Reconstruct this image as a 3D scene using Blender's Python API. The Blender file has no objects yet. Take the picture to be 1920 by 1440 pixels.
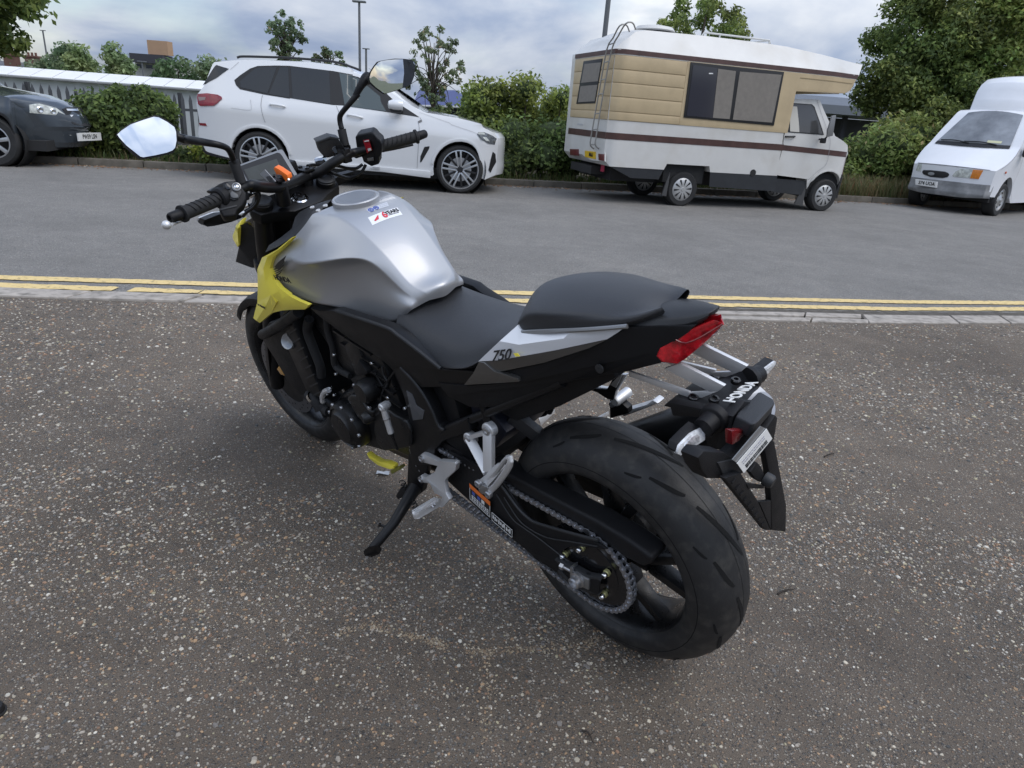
import bpy, bmesh, math, random
from mathutils import Vector, Matrix, noise
R = math.radians
rnd = random.Random(7)
scene = bpy.context.scene
COL = scene.collection

# ------------------------------------------------------------------ camera
cam_data = bpy.data.cameras.new('camera')
cam = bpy.data.objects.new('camera', cam_data)
COL.objects.link(cam)
cam_data.sensor_width = 36.0
cam_data.lens = 36.0 * 1290.0 / 1920.0
cam_data.clip_start = 0.02
cam_data.clip_end = 4000.0
PITCH, ROLL = R(21.5), R(4.3)
fw = Vector((0, math.cos(PITCH), -math.sin(PITCH)))
rt = Vector((1, 0, 0))
up = rt.cross(fw)
r2 = rt * math.cos(ROLL) + up * math.sin(ROLL)
u2 = -rt * math.sin(ROLL) + up * math.cos(ROLL)
m = Matrix((r2, u2, -fw)).transposed().to_4x4()
m.translation = Vector((0, 0, 1.2065))
cam.matrix_world = m
scene.camera = cam

# ------------------------------------------------------------------ sky, sun, exposure
SUN_EL, SUN_AZ = R(55), R(118)       # azimuth measured from +Y clockwise
world = bpy.data.worlds.new('World')
scene.world = world
world.use_nodes = True
def build_sky():
    nt = world.node_tree
    N, Lk = nt.nodes, nt.links
    N.clear()
    out = N.new('ShaderNodeOutputWorld')
    bg = N.new('ShaderNodeBackground')
    sky = N.new('ShaderNodeTexSky')
    sky.sky_type = 'NISHITA'
    sky.sun_disc = False
    sky.sun_elevation = SUN_EL
    sky.sun_rotation = SUN_AZ
    sky.air_density = 1.0
    sky.dust_density = 1.5
    bg.inputs['Strength'].default_value = 0.1
    tc = N.new('ShaderNodeTexCoord')
    sep = N.new('ShaderNodeSeparateXYZ')
    Lk.new(tc.outputs['Generated'], sep.inputs[0])
    # project the view direction on a flat cloud deck
    zc = N.new('ShaderNodeMath'); zc.operation = 'MAXIMUM'; zc.inputs[1].default_value = 0.0
    Lk.new(sep.outputs['Z'], zc.inputs[0])
    za = N.new('ShaderNodeMath'); za.operation = 'ADD'; za.inputs[1].default_value = 0.30
    Lk.new(zc.outputs[0], za.inputs[0])
    dx = N.new('ShaderNodeMath'); dx.operation = 'DIVIDE'
    dy = N.new('ShaderNodeMath'); dy.operation = 'DIVIDE'
    Lk.new(sep.outputs['X'], dx.inputs[0]); Lk.new(za.outputs[0], dx.inputs[1])
    Lk.new(sep.outputs['Y'], dy.inputs[0]); Lk.new(za.outputs[0], dy.inputs[1])
    cmb = N.new('ShaderNodeCombineXYZ')
    Lk.new(dx.outputs[0], cmb.inputs[0]); Lk.new(dy.outputs[0], cmb.inputs[1])
    def nz(scale, det, dist, off):
        mp = N.new('ShaderNodeVectorMath'); mp.operation = 'ADD'
        mp.inputs[1].default_value = off
        Lk.new(cmb.outputs[0], mp.inputs[0])
        n = N.new('ShaderNodeTexNoise')
        n.inputs['Scale'].default_value = scale
        n.inputs['Detail'].default_value = det
        n.inputs['Roughness'].default_value = 0.52
        n.inputs['Distortion'].default_value = dist
        Lk.new(mp.outputs[0], n.inputs['Vector'])
        return n.outputs['Fac']
    def ramp(src, stops):
        r = N.new('ShaderNodeValToRGB')
        els = r.color_ramp.elements
        while len(els) < len(stops):
            els.new(0.5)
        for e, (p, c) in zip(els, stops):
            e.position = p; e.color = (*c, 1)
        Lk.new(src, r.inputs[0])
        return r.outputs['Color']
    def mix(fac, a, b, mode='MIX'):
        mx = N.new('ShaderNodeMix'); mx.data_type = 'RGBA'; mx.blend_type = mode
        if isinstance(fac, float): mx.inputs[0].default_value = fac
        else: Lk.new(fac, mx.inputs[0])
        for s, i in ((a, 6), (b, 7)):
            if isinstance(s, tuple): mx.inputs[i].default_value = (*s, 1)
            else: Lk.new(s, mx.inputs[i])
        return mx.outputs[2]
    big = nz(0.45, 3, 0.2, (3.1, 7.7, 0))
    mid = nz(1.15, 7, 0.25, (11.3, 2.0, 4.0))
    cov = nz(0.9, 6, 0.4, (1.0, 5.0, 9.0))
    shade = ramp(mid, [(0.32, (2.7, 3.5, 5.4)), (0.46, (4.4, 5.3, 7.1)), (0.60, (8.2, 8.7, 9.5)), (0.72, (14.0, 13.9, 13.6))])
    base = ramp(big, [(0.30, (0.72, 0.76, 0.84)), (0.55, (1.0, 1.0, 1.0)), (0.75, (1.25, 1.22, 1.18))])
    cloud = mix(1.0, shade, base, 'MULTIPLY')
    gap = ramp(cov, [(0.36, (0.2, 0.2, 0.2)), (0.50, (1, 1, 1))])
    # an overcast sky is brightest overhead
    zr = N.new('ShaderNodeMapRange'); zr.inputs[1].default_value = 0.0; zr.inputs[2].default_value = 1.0
    zr.inputs[3].default_value = 0.46; zr.inputs[4].default_value = 1.45
    Lk.new(zc.outputs[0], zr.inputs[0])
    vm = N.new('ShaderNodeVectorMath'); vm.operation = 'SCALE'
    Lk.new(cloud, vm.inputs[0]); Lk.new(zr.outputs[0], vm.inputs['Scale'])
    final = mix(gap, sky.outputs[0], vm.outputs[0])
    Lk.new(final, bg.inputs['Color'])
    Lk.new(bg.outputs[0], out.inputs['Surface'])
build_sky()
sun_data = bpy.data.lights.new('sun', 'SUN')
sun_data.energy = 0.9
sun_data.angle = R(45)
sun_data.color = (1.0, 0.95, 0.88)
sun = bpy.data.objects.new('sun', sun_data)
COL.objects.link(sun)
sd = Vector((math.sin(SUN_AZ) * math.cos(SUN_EL), math.cos(SUN_AZ) * math.cos(SUN_EL), math.sin(SUN_EL)))
sun.rotation_euler = (-sd).to_track_quat('-Z', 'Y').to_euler()
vs = scene.view_settings
vs.view_transform = 'Standard'
vs.look = 'None'
vs.exposure = 0.75
vs.gamma = 1.0
vs.use_curve_mapping = False
scene.cycles.max_bounces = 8
scene.cycles.use_denoising = True

# ------------------------------------------------------------------ helpers
def tag(o, label=None, cat=None, group=None, kind=None):
    for k, v in (('label', label), ('category', cat), ('group', group), ('kind', kind)):
        if v: o[k] = v
    return o

def empty(name, mat=None, parent=None):
    o = bpy.data.objects.new(name, None)
    o.empty_display_size = 0.2
    COL.objects.link(o)
    if parent: o.parent = parent
    if mat is not None: o.matrix_local = mat
    return o

def me_from(name, V, F, bevel=0.0, seg=2, smooth=35.0, sub=False):
    me = bpy.data.meshes.new(name)
    me.from_pydata([tuple(v) for v in V], [], F)
    bm = bmesh.new(); bm.from_mesh(me)
    bmesh.ops.recalc_face_normals(bm, faces=bm.faces)
    if bevel:
        es = [e for e in bm.edges if len(e.link_faces) == 2 and e.calc_face_angle(0) > R(28)]
        if es:
            bmesh.ops.bevel(bm, geom=es, offset=bevel, segments=seg, profile=0.6, affect='EDGES', clamp_overlap=True)
    if smooth is not None:
        for f in bm.faces: f.smooth = True
        for e in bm.edges:
            if len(e.link_faces) == 2 and e.calc_face_angle(0) > R(smooth): e.smooth = False
    bm.to_mesh(me); bm.free()
    return me

def ob(name, me, mat, parent=None, matrix=None):
    o = bpy.data.objects.new(name, me)
    COL.objects.link(o)
    if mat is not None and len(me.materials) == 0: me.materials.append(mat)
    if parent: o.parent = parent
    if matrix is not None: o.matrix_local = matrix
    return o

def mk(name, VF, mat, parent=None, bevel=0.0, seg=2, smooth=35.0, matrix=None):
    return ob(name, me_from(name, VF[0], VF[1], bevel, seg, smooth), mat, parent, matrix)

def cat(*parts):
    V, F = [], []
    for v, f in parts:
        o = len(V); V += [tuple(p) for p in v]; F += [[i + o for i in q] for q in f]
    return V, F

def xf(VF, M):
    return [tuple(M @ Vector(v)) for v in VF[0]], VF[1]

def mirr(VF, ax=1):
    V = [tuple(-c if i == ax else c for i, c in enumerate(v)) for v in VF[0]]
    return V, [list(reversed(f)) for f in VF[1]]

def box(c, s, M=None):
    x, y, z = (q / 2 for q in s)
    V = [(sx * x, sy * y, sz * z) for sx in (-1, 1) for sy in (-1, 1) for sz in (-1, 1)]
    F = [[0, 1, 3, 2], [4, 6, 7, 5], [0, 4, 5, 1], [2, 3, 7, 6], [0, 2, 6, 4], [1, 5, 7, 3]]
    if M is not None: V = [tuple(M @ Vector(v)) for v in V]
    return [(v[0] + c[0], v[1] + c[1], v[2] + c[2]) for v in V], F

def frame(a, b, upv=(0, 0, 1)):
    """matrix whose X axis runs from a to b, origin at a"""
    a, b = Vector(a), Vector(b)
    x = (b - a).normalized()
    u = Vector(upv)
    if abs(x.dot(u)) > 0.98: u = Vector((0, 1, 0))
    y = u.cross(x).normalized(); z = x.cross(y)
    M = Matrix((x, y, z)).transposed().to_4x4(); M.translation = a
    return M

def bar(a, b, w, h, upv=(0, 0, 1), taper=1.0):
    L = (Vector(b) - Vector(a)).length
    V = []
    for x, k in ((0, 1.0), (L, taper)):
        for sy in (-1, 1):
            for sz in (-1, 1): V.append((x, sy * w / 2 * k, sz * h / 2 * k))
    F = [[0, 1, 3, 2], [4, 6, 7, 5], [0, 4, 5, 1], [2, 3, 7, 6], [0, 2, 6, 4], [1, 5, 7, 3]]
    return xf((V, F), frame(a, b, upv))

def spline(P, n=6, closed=False):
    P = [Vector(p) for p in P]
    if len(P) < 3: return P
    out = []
    K = len(P)
    rng = range(K if closed else K - 1)
    for i in rng:
        p1, p2 = P[i], P[(i + 1) % K]
        p0 = P[i - 1] if (i > 0 or closed) else p1 * 2 - p2
        p3 = P[(i + 2) % K] if (i + 2 < K or closed) else p2 * 2 - p1
        for j in range(n):
            t = j / n
            out.append(0.5 * ((2 * p1) + (p2 - p0) * t + (2 * p0 - 5 * p1 + 4 * p2 - p3) * t * t + (3 * p1 - p0 - 3 * p2 + p3) * t ** 3))
    if not closed: out.append(P[-1])
    return out

def tube(P, r, n=10, sm=0, flat=1.0):
    """swept tube; r a number or one per point of P"""
    P = [Vector(p) for p in P]
    rr = list(r) if isinstance(r, (list, tuple)) else [r] * len(P)
    if sm:
        K = len(P)
        Q = spline(P, sm)
        rr = [rr[min(i // sm, K - 1)] * (1 - (i % sm) / sm) + rr[min(i // sm + 1, K - 1)] * ((i % sm) / sm) for i in range(len(Q))]
        P = Q
    V, F = [], []
    t0 = (P[1] - P[0]).normalized()
    u = Vector((0, 0, 1)) if abs(t0.z) < 0.9 else Vector((0, 1, 0))
    u = (u - t0 * u.dot(t0)).normalized()
    for i, p in enumerate(P):
        t = (P[min(i + 1, len(P) - 1)] - P[max(i - 1, 0)]).normalized()
        u = (u - t * u.dot(t)).normalized(); w = t.cross(u)
        for k in range(n):
            a = 2 * math.pi * k / n
            V.append(tuple(p + (u * math.cos(a) * flat + w * math.sin(a)) * rr[i]))
    for i in range(len(P) - 1):
        for k in range(n):
            F.append([i * n + k, i * n + (k + 1) % n, (i + 1) * n + (k + 1) % n, (i + 1) * n + k])
    F.append(list(range(n - 1, -1, -1))); F.append([(len(P) - 1) * n + k for k in range(n)])
    return V, F

def lathe(prof, o, ax, n=24, closed=False, caps=True):
    """revolve (radius, along) pairs about axis ax through o"""
    ax = Vector(ax).normalized(); o = Vector(o)
    u = Vector((1, 0, 0)) if abs(ax.x) < 0.9 else Vector((0, 0, 1))
    u = (u - ax * u.dot(ax)).normalized(); w = ax.cross(u)
    V, F = [], []
    m = len(prof)
    for k in range(n):
        a = 2 * math.pi * k / n
        d = u * math.cos(a) + w * math.sin(a)
        for r, h in prof: V.append(tuple(o + d * r + ax * h))
    for k in range(n):
        k2 = (k + 1) % n
        for i in range(m if closed else m - 1):
            j = (i + 1) % m
            F.append([k * m + i, k2 * m + i, k2 * m + j, k * m + j])
    if not closed and caps:
        if prof[0][0] > 1e-5: F.append([k * m for k in range(n)])
        if prof[-1][0] > 1e-5: F.append([k * m + m - 1 for k in range(n - 1, -1, -1)])
    return V, F

def cyl(a, b, r, n=16, r2=None):
    L = (Vector(b) - Vector(a)).length
    return lathe([(r, 0), (r if r2 is None else r2, L)], a, Vector(b) - Vector(a), n)

def prism(P, d):
    """closed outline P (3-D) pushed along vector d"""
    n = len(P); d = Vector(d)
    V = [tuple(p) for p in P] + [tuple(Vector(p) + d) for p in P]
    F = [list(range(n)), list(range(2 * n - 1, n - 1, -1))]
    for i in range(n): F.append([i, n + i, n + (i + 1) % n, (i + 1) % n])
    return V, F

def ring_prism(P, H, d):
    """outline P with one hole H, pushed along d: bridged strip of quads"""
    n = len(P); d = Vector(d)
    V = [tuple(p) for p in P] + [tuple(p) for p in H]
    V += [tuple(Vector(p) + d) for p in V]
    F = []
    m = 2 * n
    for i in range(n):
        j = (i + 1) % n
        F += [[i, j, n + j, n + i], [m + j, m + i, m + n + i, m + n + j], [j, i, m + i, m + j], [n + i, n + j, m + n + j, m + n + i]]
    return V, F

def grid(rows, closed=False):
    m = len(rows[0]); V = [tuple(p) for r in rows for p in r]; F = []
    for i in range(len(rows) - 1 if not closed else len(rows)):
        i2 = (i + 1) % len(rows)
        for j in range(m - 1):
            F.append([i * m + j, i * m + j + 1, i2 * m + j + 1, i2 * m + j])
    return V, F

def cage(name, VF, mat, parent, levels=2, crease=(), mirror=True, thick=0.0, smooth=True, weld=0.0005):
    """subdivision cage; crease = list of (index a, index b, weight); mirrored over y = 0"""
    V, F = [tuple(v) for v in VF[0]], [list(f) for f in VF[1]]
    me = bpy.data.meshes.new(name)
    cr = {tuple(sorted((a, b))): w for a, b, w in crease}
    nv = len(V)
    if mirror:
        mp = {}
        for i, v in enumerate(list(V)):
            if abs(v[1]) < 1e-4: mp[i] = i
            else: mp[i] = len(V); V.append((v[0], -v[1], v[2]))
        F += [[mp[i] for i in reversed(f)] for f in list(F)]
        for (a, b), w in list(cr.items()): cr[tuple(sorted((mp[a], mp[b])))] = w
    me.from_pydata(V, [], F)
    bm = bmesh.new(); bm.from_mesh(me)
    lay = bm.edges.layers.float.new('crease_edge')
    bm.verts.ensure_lookup_table()
    for e in bm.edges:
        k = tuple(sorted((e.verts[0].index, e.verts[1].index)))
        if k in cr: e[lay] = cr[k]
    bmesh.ops.recalc_face_normals(bm, faces=bm.faces)
    for f in bm.faces: f.smooth = smooth
    bm.to_mesh(me); bm.free()
    o = ob(name, me, mat, parent)
    if thick:
        s = o.modifiers.new('solid', 'SOLIDIFY'); s.thickness = thick; s.offset = -1
    s = o.modifiers.new('sub', 'SUBSURF'); s.levels = levels; s.render_levels = levels
    return o

def text(name, body, size, mat, parent, M, extrude=0.0006, sx=1.0, shear=0.0, bold=0.0, align='CENTER'):
    cu = bpy.data.curves.new(name, 'FONT')
    cu.body = body; cu.size = size; cu.extrude = extrude; cu.shear = shear; cu.offset = bold
    cu.align_x = align; cu.align_y = 'CENTER'
    cu.resolution_u = 3
    tmp = bpy.data.objects.new(name, cu)
    COL.objects.link(tmp)
    dg = bpy.context.evaluated_depsgraph_get()
    me = bpy.data.meshes.new_from_object(tmp.evaluated_get(dg))
    bpy.data.objects.remove(tmp); bpy.data.curves.remove(cu)
    me.materials.clear()
    me.transform(Matrix.Diagonal((sx, 1, 1, 1)))
    return ob(name, me, mat, parent, M)

def basis(o, xdir, ydir):
    """matrix with local X along xdir, local Y near ydir, Z out of the page"""
    x = Vector(xdir).normalized(); y = Vector(ydir); z = x.cross(y).normalized(); y = z.cross(x)
    M = Matrix((x, y, z)).transposed().to_4x4(); M.translation = Vector(o)
    return M

# ------------------------------------------------------------------ materials
MATS = {}
def mat(name, col, rough=0.5, metal=0.0, coat=0.0, var=0.0, scale=8.0, bump=0.0, bscale=300.0, spec=0.5, trans=0.0, ior=1.45, rvar=0.0, dirt=None):
    if name in MATS: return MATS[name]
    m = bpy.data.materials.new(name); m.use_nodes = True
    nt = m.node_tree; b = nt.nodes['Principled BSDF']
    b.inputs['Base Color'].default_value = (*col, 1)
    b.inputs['Roughness'].default_value = rough
    b.inputs['Metallic'].default_value = metal
    b.inputs['Coat Weight'].default_value = coat
    b.inputs['Coat Roughness'].default_value = 0.06
    b.inputs['Specular IOR Level'].default_value = spec
    b.inputs['Transmission Weight'].default_value = trans
    b.inputs['IOR'].default_value = ior
    tc = nt.nodes.new('ShaderNodeTexCoord')
    if var or rvar or dirt:
        n = nt.nodes.new('ShaderNodeTexNoise'); n.inputs['Scale'].default_value = scale; n.inputs['Detail'].default_value = 6
        n.inputs['Roughness'].default_value = 0.6
        nt.links.new(tc.outputs['Object'], n.inputs['Vector'])
    if var:
        mr = nt.nodes.new('ShaderNodeMapRange')
        mr.inputs[1].default_value = 0.3; mr.inputs[2].default_value = 0.7
        mr.inputs[3].default_value = 1 - var; mr.inputs[4].default_value = 1 + var
        nt.links.new(n.outputs['Fac'], mr.inputs[0])
        mx = nt.nodes.new('ShaderNodeVectorMath'); mx.operation = 'SCALE'
        mx.inputs[0].default_value = col
        nt.links.new(mr.outputs[0], mx.inputs['Scale'])
        src = mx.outputs[0]
        if dirt:
            n2 = nt.nodes.new('ShaderNodeTexNoise'); n2.inputs['Scale'].default_value = dirt[1]; n2.inputs['Detail'].default_value = 8
            nt.links.new(tc.outputs['Object'], n2.inputs['Vector'])
            rp = nt.nodes.new('ShaderNodeMapRange')
            rp.inputs[1].default_value = 0.48; rp.inputs[2].default_value = 0.72; rp.inputs[4].default_value = dirt[2]
            nt.links.new(n2.outputs['Fac'], rp.inputs[0])
            mm = nt.nodes.new('ShaderNodeMix'); mm.data_type = 'RGBA'
            nt.links.new(rp.outputs[0], mm.inputs[0]); nt.links.new(src, mm.inputs[6])
            mm.inputs[7].default_value = (*dirt[0], 1)
            src = mm.outputs[2]
        nt.links.new(src, b.inputs['Base Color'])
    if rvar:
        mr = nt.nodes.new('ShaderNodeMapRange')
        mr.inputs[1].default_value = 0.3; mr.inputs[2].default_value = 0.7
        mr.inputs[3].default_value = max(0.02, rough - rvar); mr.inputs[4].default_value = rough + rvar
        nt.links.new(n.outputs['Fac'], mr.inputs[0]); nt.links.new(mr.outputs[0], b.inputs['Roughness'])
    if bump:
        n = nt.nodes.new('ShaderNodeTexNoise'); n.inputs['Scale'].default_value = bscale; n.inputs['Detail'].default_value = 3
        nt.links.new(tc.outputs['Object'], n.inputs['Vector'])
        bp = nt.nodes.new('ShaderNodeBump'); bp.inputs['Strength'].default_value = bump; bp.inputs['Distance'].default_value = 0.002
        nt.links.new(n.outputs['Fac'], bp.inputs['Height']); nt.links.new(bp.outputs[0], b.inputs['Normal'])
    MATS[name] = m
    return m

# ------------------------------------------------------------------ ground materials
def nodes_of(name):
    m = bpy.data.materials.new(name); m.use_nodes = True
    MATS[name] = m
    return m, m.node_tree.nodes, m.node_tree.links, m.node_tree.nodes['Principled BSDF']

def asphalt(name, lo, hi, chips, chip_amt, scale, bump, stain):
    m, N, Lk, b = nodes_of(name)
    tc = N.new('ShaderNodeTexCoord'); co = tc.outputs['Object']
    def noise_(s, d, r=0.6):
        n = N.new('ShaderNodeTexNoise'); n.inputs['Scale'].default_value = s; n.inputs['Detail'].default_value = d
        n.inputs['Roughness'].default_value = r; Lk.new(co, n.inputs['Vector']); return n.outputs['Fac']
    def ramp(src, stops):
        r = N.new('ShaderNodeValToRGB'); els = r.color_ramp.elements
        while len(els) < len(stops): els.new(0.5)
        for e, (p, c) in zip(els, stops): e.position = p; e.color = (*c, 1)
        Lk.new(src, r.inputs[0]); return r.outputs['Color']
    def mix(f, a, c, mode='MIX'):
        mx = N.new('ShaderNodeMix'); mx.data_type = 'RGBA'; mx.blend_type = mode
        if isinstance(f, float): mx.inputs[0].default_value = f
        else: Lk.new(f, mx.inputs[0])
        for s, i in ((a, 6), (c, 7)):
            if isinstance(s, tuple): mx.inputs[i].default_value = (*s, 1)
            else: Lk.new(s, mx.inputs[i])
        return mx.outputs[2]
    fine = noise_(scale * 2.4, 4, 0.75)
    base = ramp(fine, [(0.30, lo), (0.70, hi)])
    v = N.new('ShaderNodeTexVoronoi'); v.inputs['Scale'].default_value = scale
    v.inputs['Randomness'].default_value = 1.0
    Lk.new(co, v.inputs['Vector'])
    wn = N.new('ShaderNodeTexWhiteNoise'); wn.noise_dimensions = '3D'
    Lk.new(v.outputs['Position'], wn.inputs['Vector'])
    pick = ramp(wn.outputs['Value'], [(0.0, chips[0]), (0.35, chips[1]), (0.6, chips[2]), (0.8, chips[3]), (0.97, chips[4])])
    sel = N.new('ShaderNodeMath'); sel.operation = 'LESS_THAN'; sel.inputs[1].default_value = chip_amt
    sp = N.new('ShaderNodeSeparateColor'); Lk.new(wn.outputs['Color'], sp.inputs[0])
    Lk.new(sp.outputs[1], sel.inputs[0])
    edge = ramp(v.outputs['Distance'], [(0.34, (1, 1, 1)), (0.52, (0, 0, 0))])
    f = N.new('ShaderNodeMath'); f.operation = 'MULTIPLY'
    Lk.new(sel.outputs[0], f.inputs[0]); Lk.new(edge, f.inputs[1])
    c1 = mix(f.outputs[0], base, pick)
    big = ramp(noise_(0.9, 5), [(0.32, (1 - stain,) * 3), (0.55, (1, 1, 1)), (0.75, (1 + stain * 0.8, 1 + stain * 0.75, 1 + stain * 0.65))])
    c2 = mix(1.0, c1, big, 'MULTIPLY')
    blot = ramp(noise_(4.5, 6), [(0.36, (1 - stain * 0.7,) * 3), (0.6, (1, 1, 1)), (0.8, (1.12, 1.10, 1.06))])
    c3 = mix(1.0, c2, blot, 'MULTIPLY')
    Lk.new(c3, b.inputs['Base Color'])
    b.inputs['Roughness'].default_value = 0.88
    b.inputs['Specular IOR Level'].default_value = 0.35
    bp = N.new('ShaderNodeBump'); bp.inputs['Strength'].default_value = bump; bp.inputs['Distance'].default_value = 0.004
    ad = N.new('ShaderNodeMath'); ad.operation = 'ADD'
    Lk.new(fine, ad.inputs[0]); Lk.new(f.outputs[0], ad.inputs[1])
    Lk.new(ad.outputs[0], bp.inputs['Height']); Lk.new(bp.outputs[0], b.inputs['Normal'])
    return m

M_FORE = asphalt('forecourt_asphalt', (0.060, 0.048, 0.038), (0.262, 0.214, 0.166),
                 [(0.09, 0.085, 0.08), (0.20, 0.18, 0.16), (0.33, 0.30, 0.25), (0.30, 0.20, 0.13), (0.50, 0.45, 0.37)], 0.75, 170, 1.0, 0.24)
M_ROAD = asphalt('road_asphalt', (0.100, 0.095, 0.088), (0.300, 0.286, 0.264),
                 [(0.12, 0.12, 0.115), (0.19, 0.185, 0.175), (0.25, 0.245, 0.23), (0.25, 0.22, 0.19), (0.36, 0.345, 0.32)], 0.6, 80, 0.8, 0.14)
M_KERB = mat('kerb_concrete', (0.36, 0.325, 0.285), 0.9, var=0.22, scale=9, bump=0.5, bscale=220, dirt=((0.12, 0.11, 0.095), 14, 0.8))
M_KERB2 = mat('far_kerb_concrete', (0.135, 0.120, 0.098), 0.9, var=0.25, scale=5, bump=0.5, bscale=120, dirt=((0.07, 0.065, 0.05), 6, 0.8))
M_SOIL = mat('verge_soil', (0.11, 0.085, 0.055), 0.95, var=0.4, scale=9, bump=0.8, bscale=60, dirt=((0.05, 0.07, 0.025), 3, 0.9))
M_GRASSLAND = mat('far_ground', (0.09, 0.10, 0.055), 0.95, var=0.3, scale=0.4)
M_DIRT = mat('gutter_grit', (0.085, 0.075, 0.062), 0.95, var=0.4, scale=22, bump=0.6, bscale=200)
def yellow_paint():
    m, N, Lk, b = nodes_of('yellow_road_paint')
    tc = N.new('ShaderNodeTexCoord')
    n = N.new('ShaderNodeTexNoise'); n.inputs['Scale'].default_value = 26; n.inputs['Detail'].default_value = 8; n.inputs['Roughness'].default_value = 0.7
    Lk.new(tc.outputs['Object'], n.inputs['Vector'])
    r = N.new('ShaderNodeValToRGB')
    r.color_ramp.elements[0].position = 0.33; r.color_ramp.elements[0].color = (0.22, 0.18, 0.11, 1)
    r.color_ramp.elements[1].position = 0.46; r.color_ramp.elements[1].color = (0.66, 0.49, 0.21, 1)
    e = r.color_ramp.elements.new(0.8); e.color = (0.70, 0.55, 0.28, 1)
    Lk.new(n.outputs['Fac'], r.inputs[0]); Lk.new(r.outputs[0], b.inputs['Base Color'])
    b.inputs['Roughness'].default_value = 0.8
    return m
M_YEL = yellow_paint()

# ------------------------------------------------------------------ ground sheets
def sheet(name, P, z, m, kind='structure'):
    o = mk(name, ([(x, y, z) for x, y in P], [list(range(len(P)))]), m, smooth=None)
    return tag(o, kind=kind)

def lerp(a, b, t): return a + (b - a) * t
def near_top(x):  return 4.60 + 0.186 * x + 0.0045 * x * abs(x)        # road-side edge of the near kerb
KX = [-3.14, -2.41, -1.70, 0.10, 1.63, 2.89, 3.98]
def pl(tab, x):
    if x <= tab[0][0]: s = (tab[1][1] - tab[0][1]) / (tab[1][0] - tab[0][0]); return tab[0][1] + s * (x - tab[0][0])
    for (a, b), (c, d) in zip(tab, tab[1:]):
        if x <= c: return lerp(b, d, (x - a) / (c - a))
    (a, b), (c, d) = tab[-2:]; return d + (d - b) / (c - a) * (x - c)
KT = [(-9, 3.15), (-3.14, 4.01), (-2.41, 4.105), (-1.70, 4.225), (.10, 4.535), (1.63, 4.80), (2.89, 5.06), (3.98, 5.35), (12, 7.6)]
KB = [(-9, 2.97), (-3.01, 3.83), (-2.32, 3.935), (-1.64, 4.06), (.10, 4.345), (1.55, 4.56), (2.12, 4.66), (2.75, 4.80), (3.78, 5.06), (12, 7.3)]
Y1 = [((-9, 3.44), (-9, 3.34)), ((-3.366, 4.323), (-3.294, 4.223)), ((-1.807, 4.608), (-1.765, 4.505)), ((.105, 4.965), (.12, 4.86)), ((1.78, 5.313), (1.74, 5.20)), ((3.18, 5.62), (3.11, 5.50)), ((4.385, 5.955), (4.281, 5.80)), ((12, 8.15), (12, 8.0))]
Y2 = [((-9, 3.26), (-9, 3.16)), ((-3.242, 4.151), (-3.158, 4.045)), ((-1.72, 4.385), (-1.696, 4.305)), ((.105, 4.74), (.12, 4.64)), ((1.713, 5.085), (1.679, 4.975)), ((3.051, 5.36), (2.967, 5.24)), ((4.209, 5.70), (4.073, 5.55)), ((12, 7.85), (12, 7.72))]
FKO, FKD = Vector((-6.98, 10.83)), Vector((0.9625, 0.2713))
FKN = Vector((-FKD.y, FKD.x))
def fk(s, n=0.0):
    p = FKO + FKD * s + FKN * n
    return (p.x, p.y)

sheet('ground', [(-900, -300), (900, -300), (900, 1500), (-900, 1500)], -2.6, M_GRASSLAND)
fore = [(x, pl(KB, x)) for x in [-9 + i * 0.5 for i in range(43)]]
sheet('forecourt', [(-9, -12)] + [(12, -12)] + list(reversed(fore)), 0.0, M_FORE)
far_edge = [fk(-9), fk(40)]
road = [(-60, -8.0), (-9, 3.10)] + [(x, pl(KT, x) - 0.05) for x in [-9 + i * 0.5 for i in range(43)]] + [(70, 24.0)] + [fk(80), fk(-60)]
sheet('road', road, -0.012, M_ROAD)
sheet('verge', [fk(-60, .12), fk(80, .12), fk(80, 4.6), fk(-60, 4.6)], 0.085, M_SOIL)
slope = ([(*fk(-60, 4.6), .085), (*fk(80, 4.6), .085), (*fk(80, 9), -2.62), (*fk(-60, 9), -2.62)], [[0, 1, 2, 3]])
tag(mk('bank', slope, M_GRASSLAND), kind='structure')

# near kerb: flush concrete stones
kerb = tag(empty('near_kerb'), kind='structure')
x = -8.8
while x < 11.5:
    L = rnd.choice([0.60, 0.62, 0.64, 0.90]) if x < 1 else rnd.choice([0.45, 0.6, 0.75, 0.9])
    a, b = x + 0.006, x + L - 0.006
    tilt = rnd.uniform(-0.004, 0.004)
    j = [rnd.uniform(-0.008, 0.008) for _ in range(4)]
    def st(a, b, f0, f1, zt):
        P = [(a, lerp(pl(KB, a), pl(KT, a), f0) + j[0]), (b, lerp(pl(KB, b), pl(KT, b), f0) + j[1]),
             (b, lerp(pl(KB, b), pl(KT, b), f1) + j[2]), (a, lerp(pl(KB, a), pl(KT, a), f1) + j[3])]
        P = [(p[0] + (0.05 if i > 1 else 0), p[1], zt + (tilt if i in (1, 2) else -tilt)) for i, p in enumerate(P)]
        mk('kerb_stone', prism(P, (0, 0, -0.12)), M_KERB, kerb, bevel=0.007, seg=2)
    if 1.0 < x < 2.2:
        st(a, b, 0.02, 0.46, 0.008); st(a, b, 0.52, 0.98, 0.012)
    else:
        st(a, b, 0.02, 0.97, rnd.uniform(0.006, 0.013))
    x += L

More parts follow.
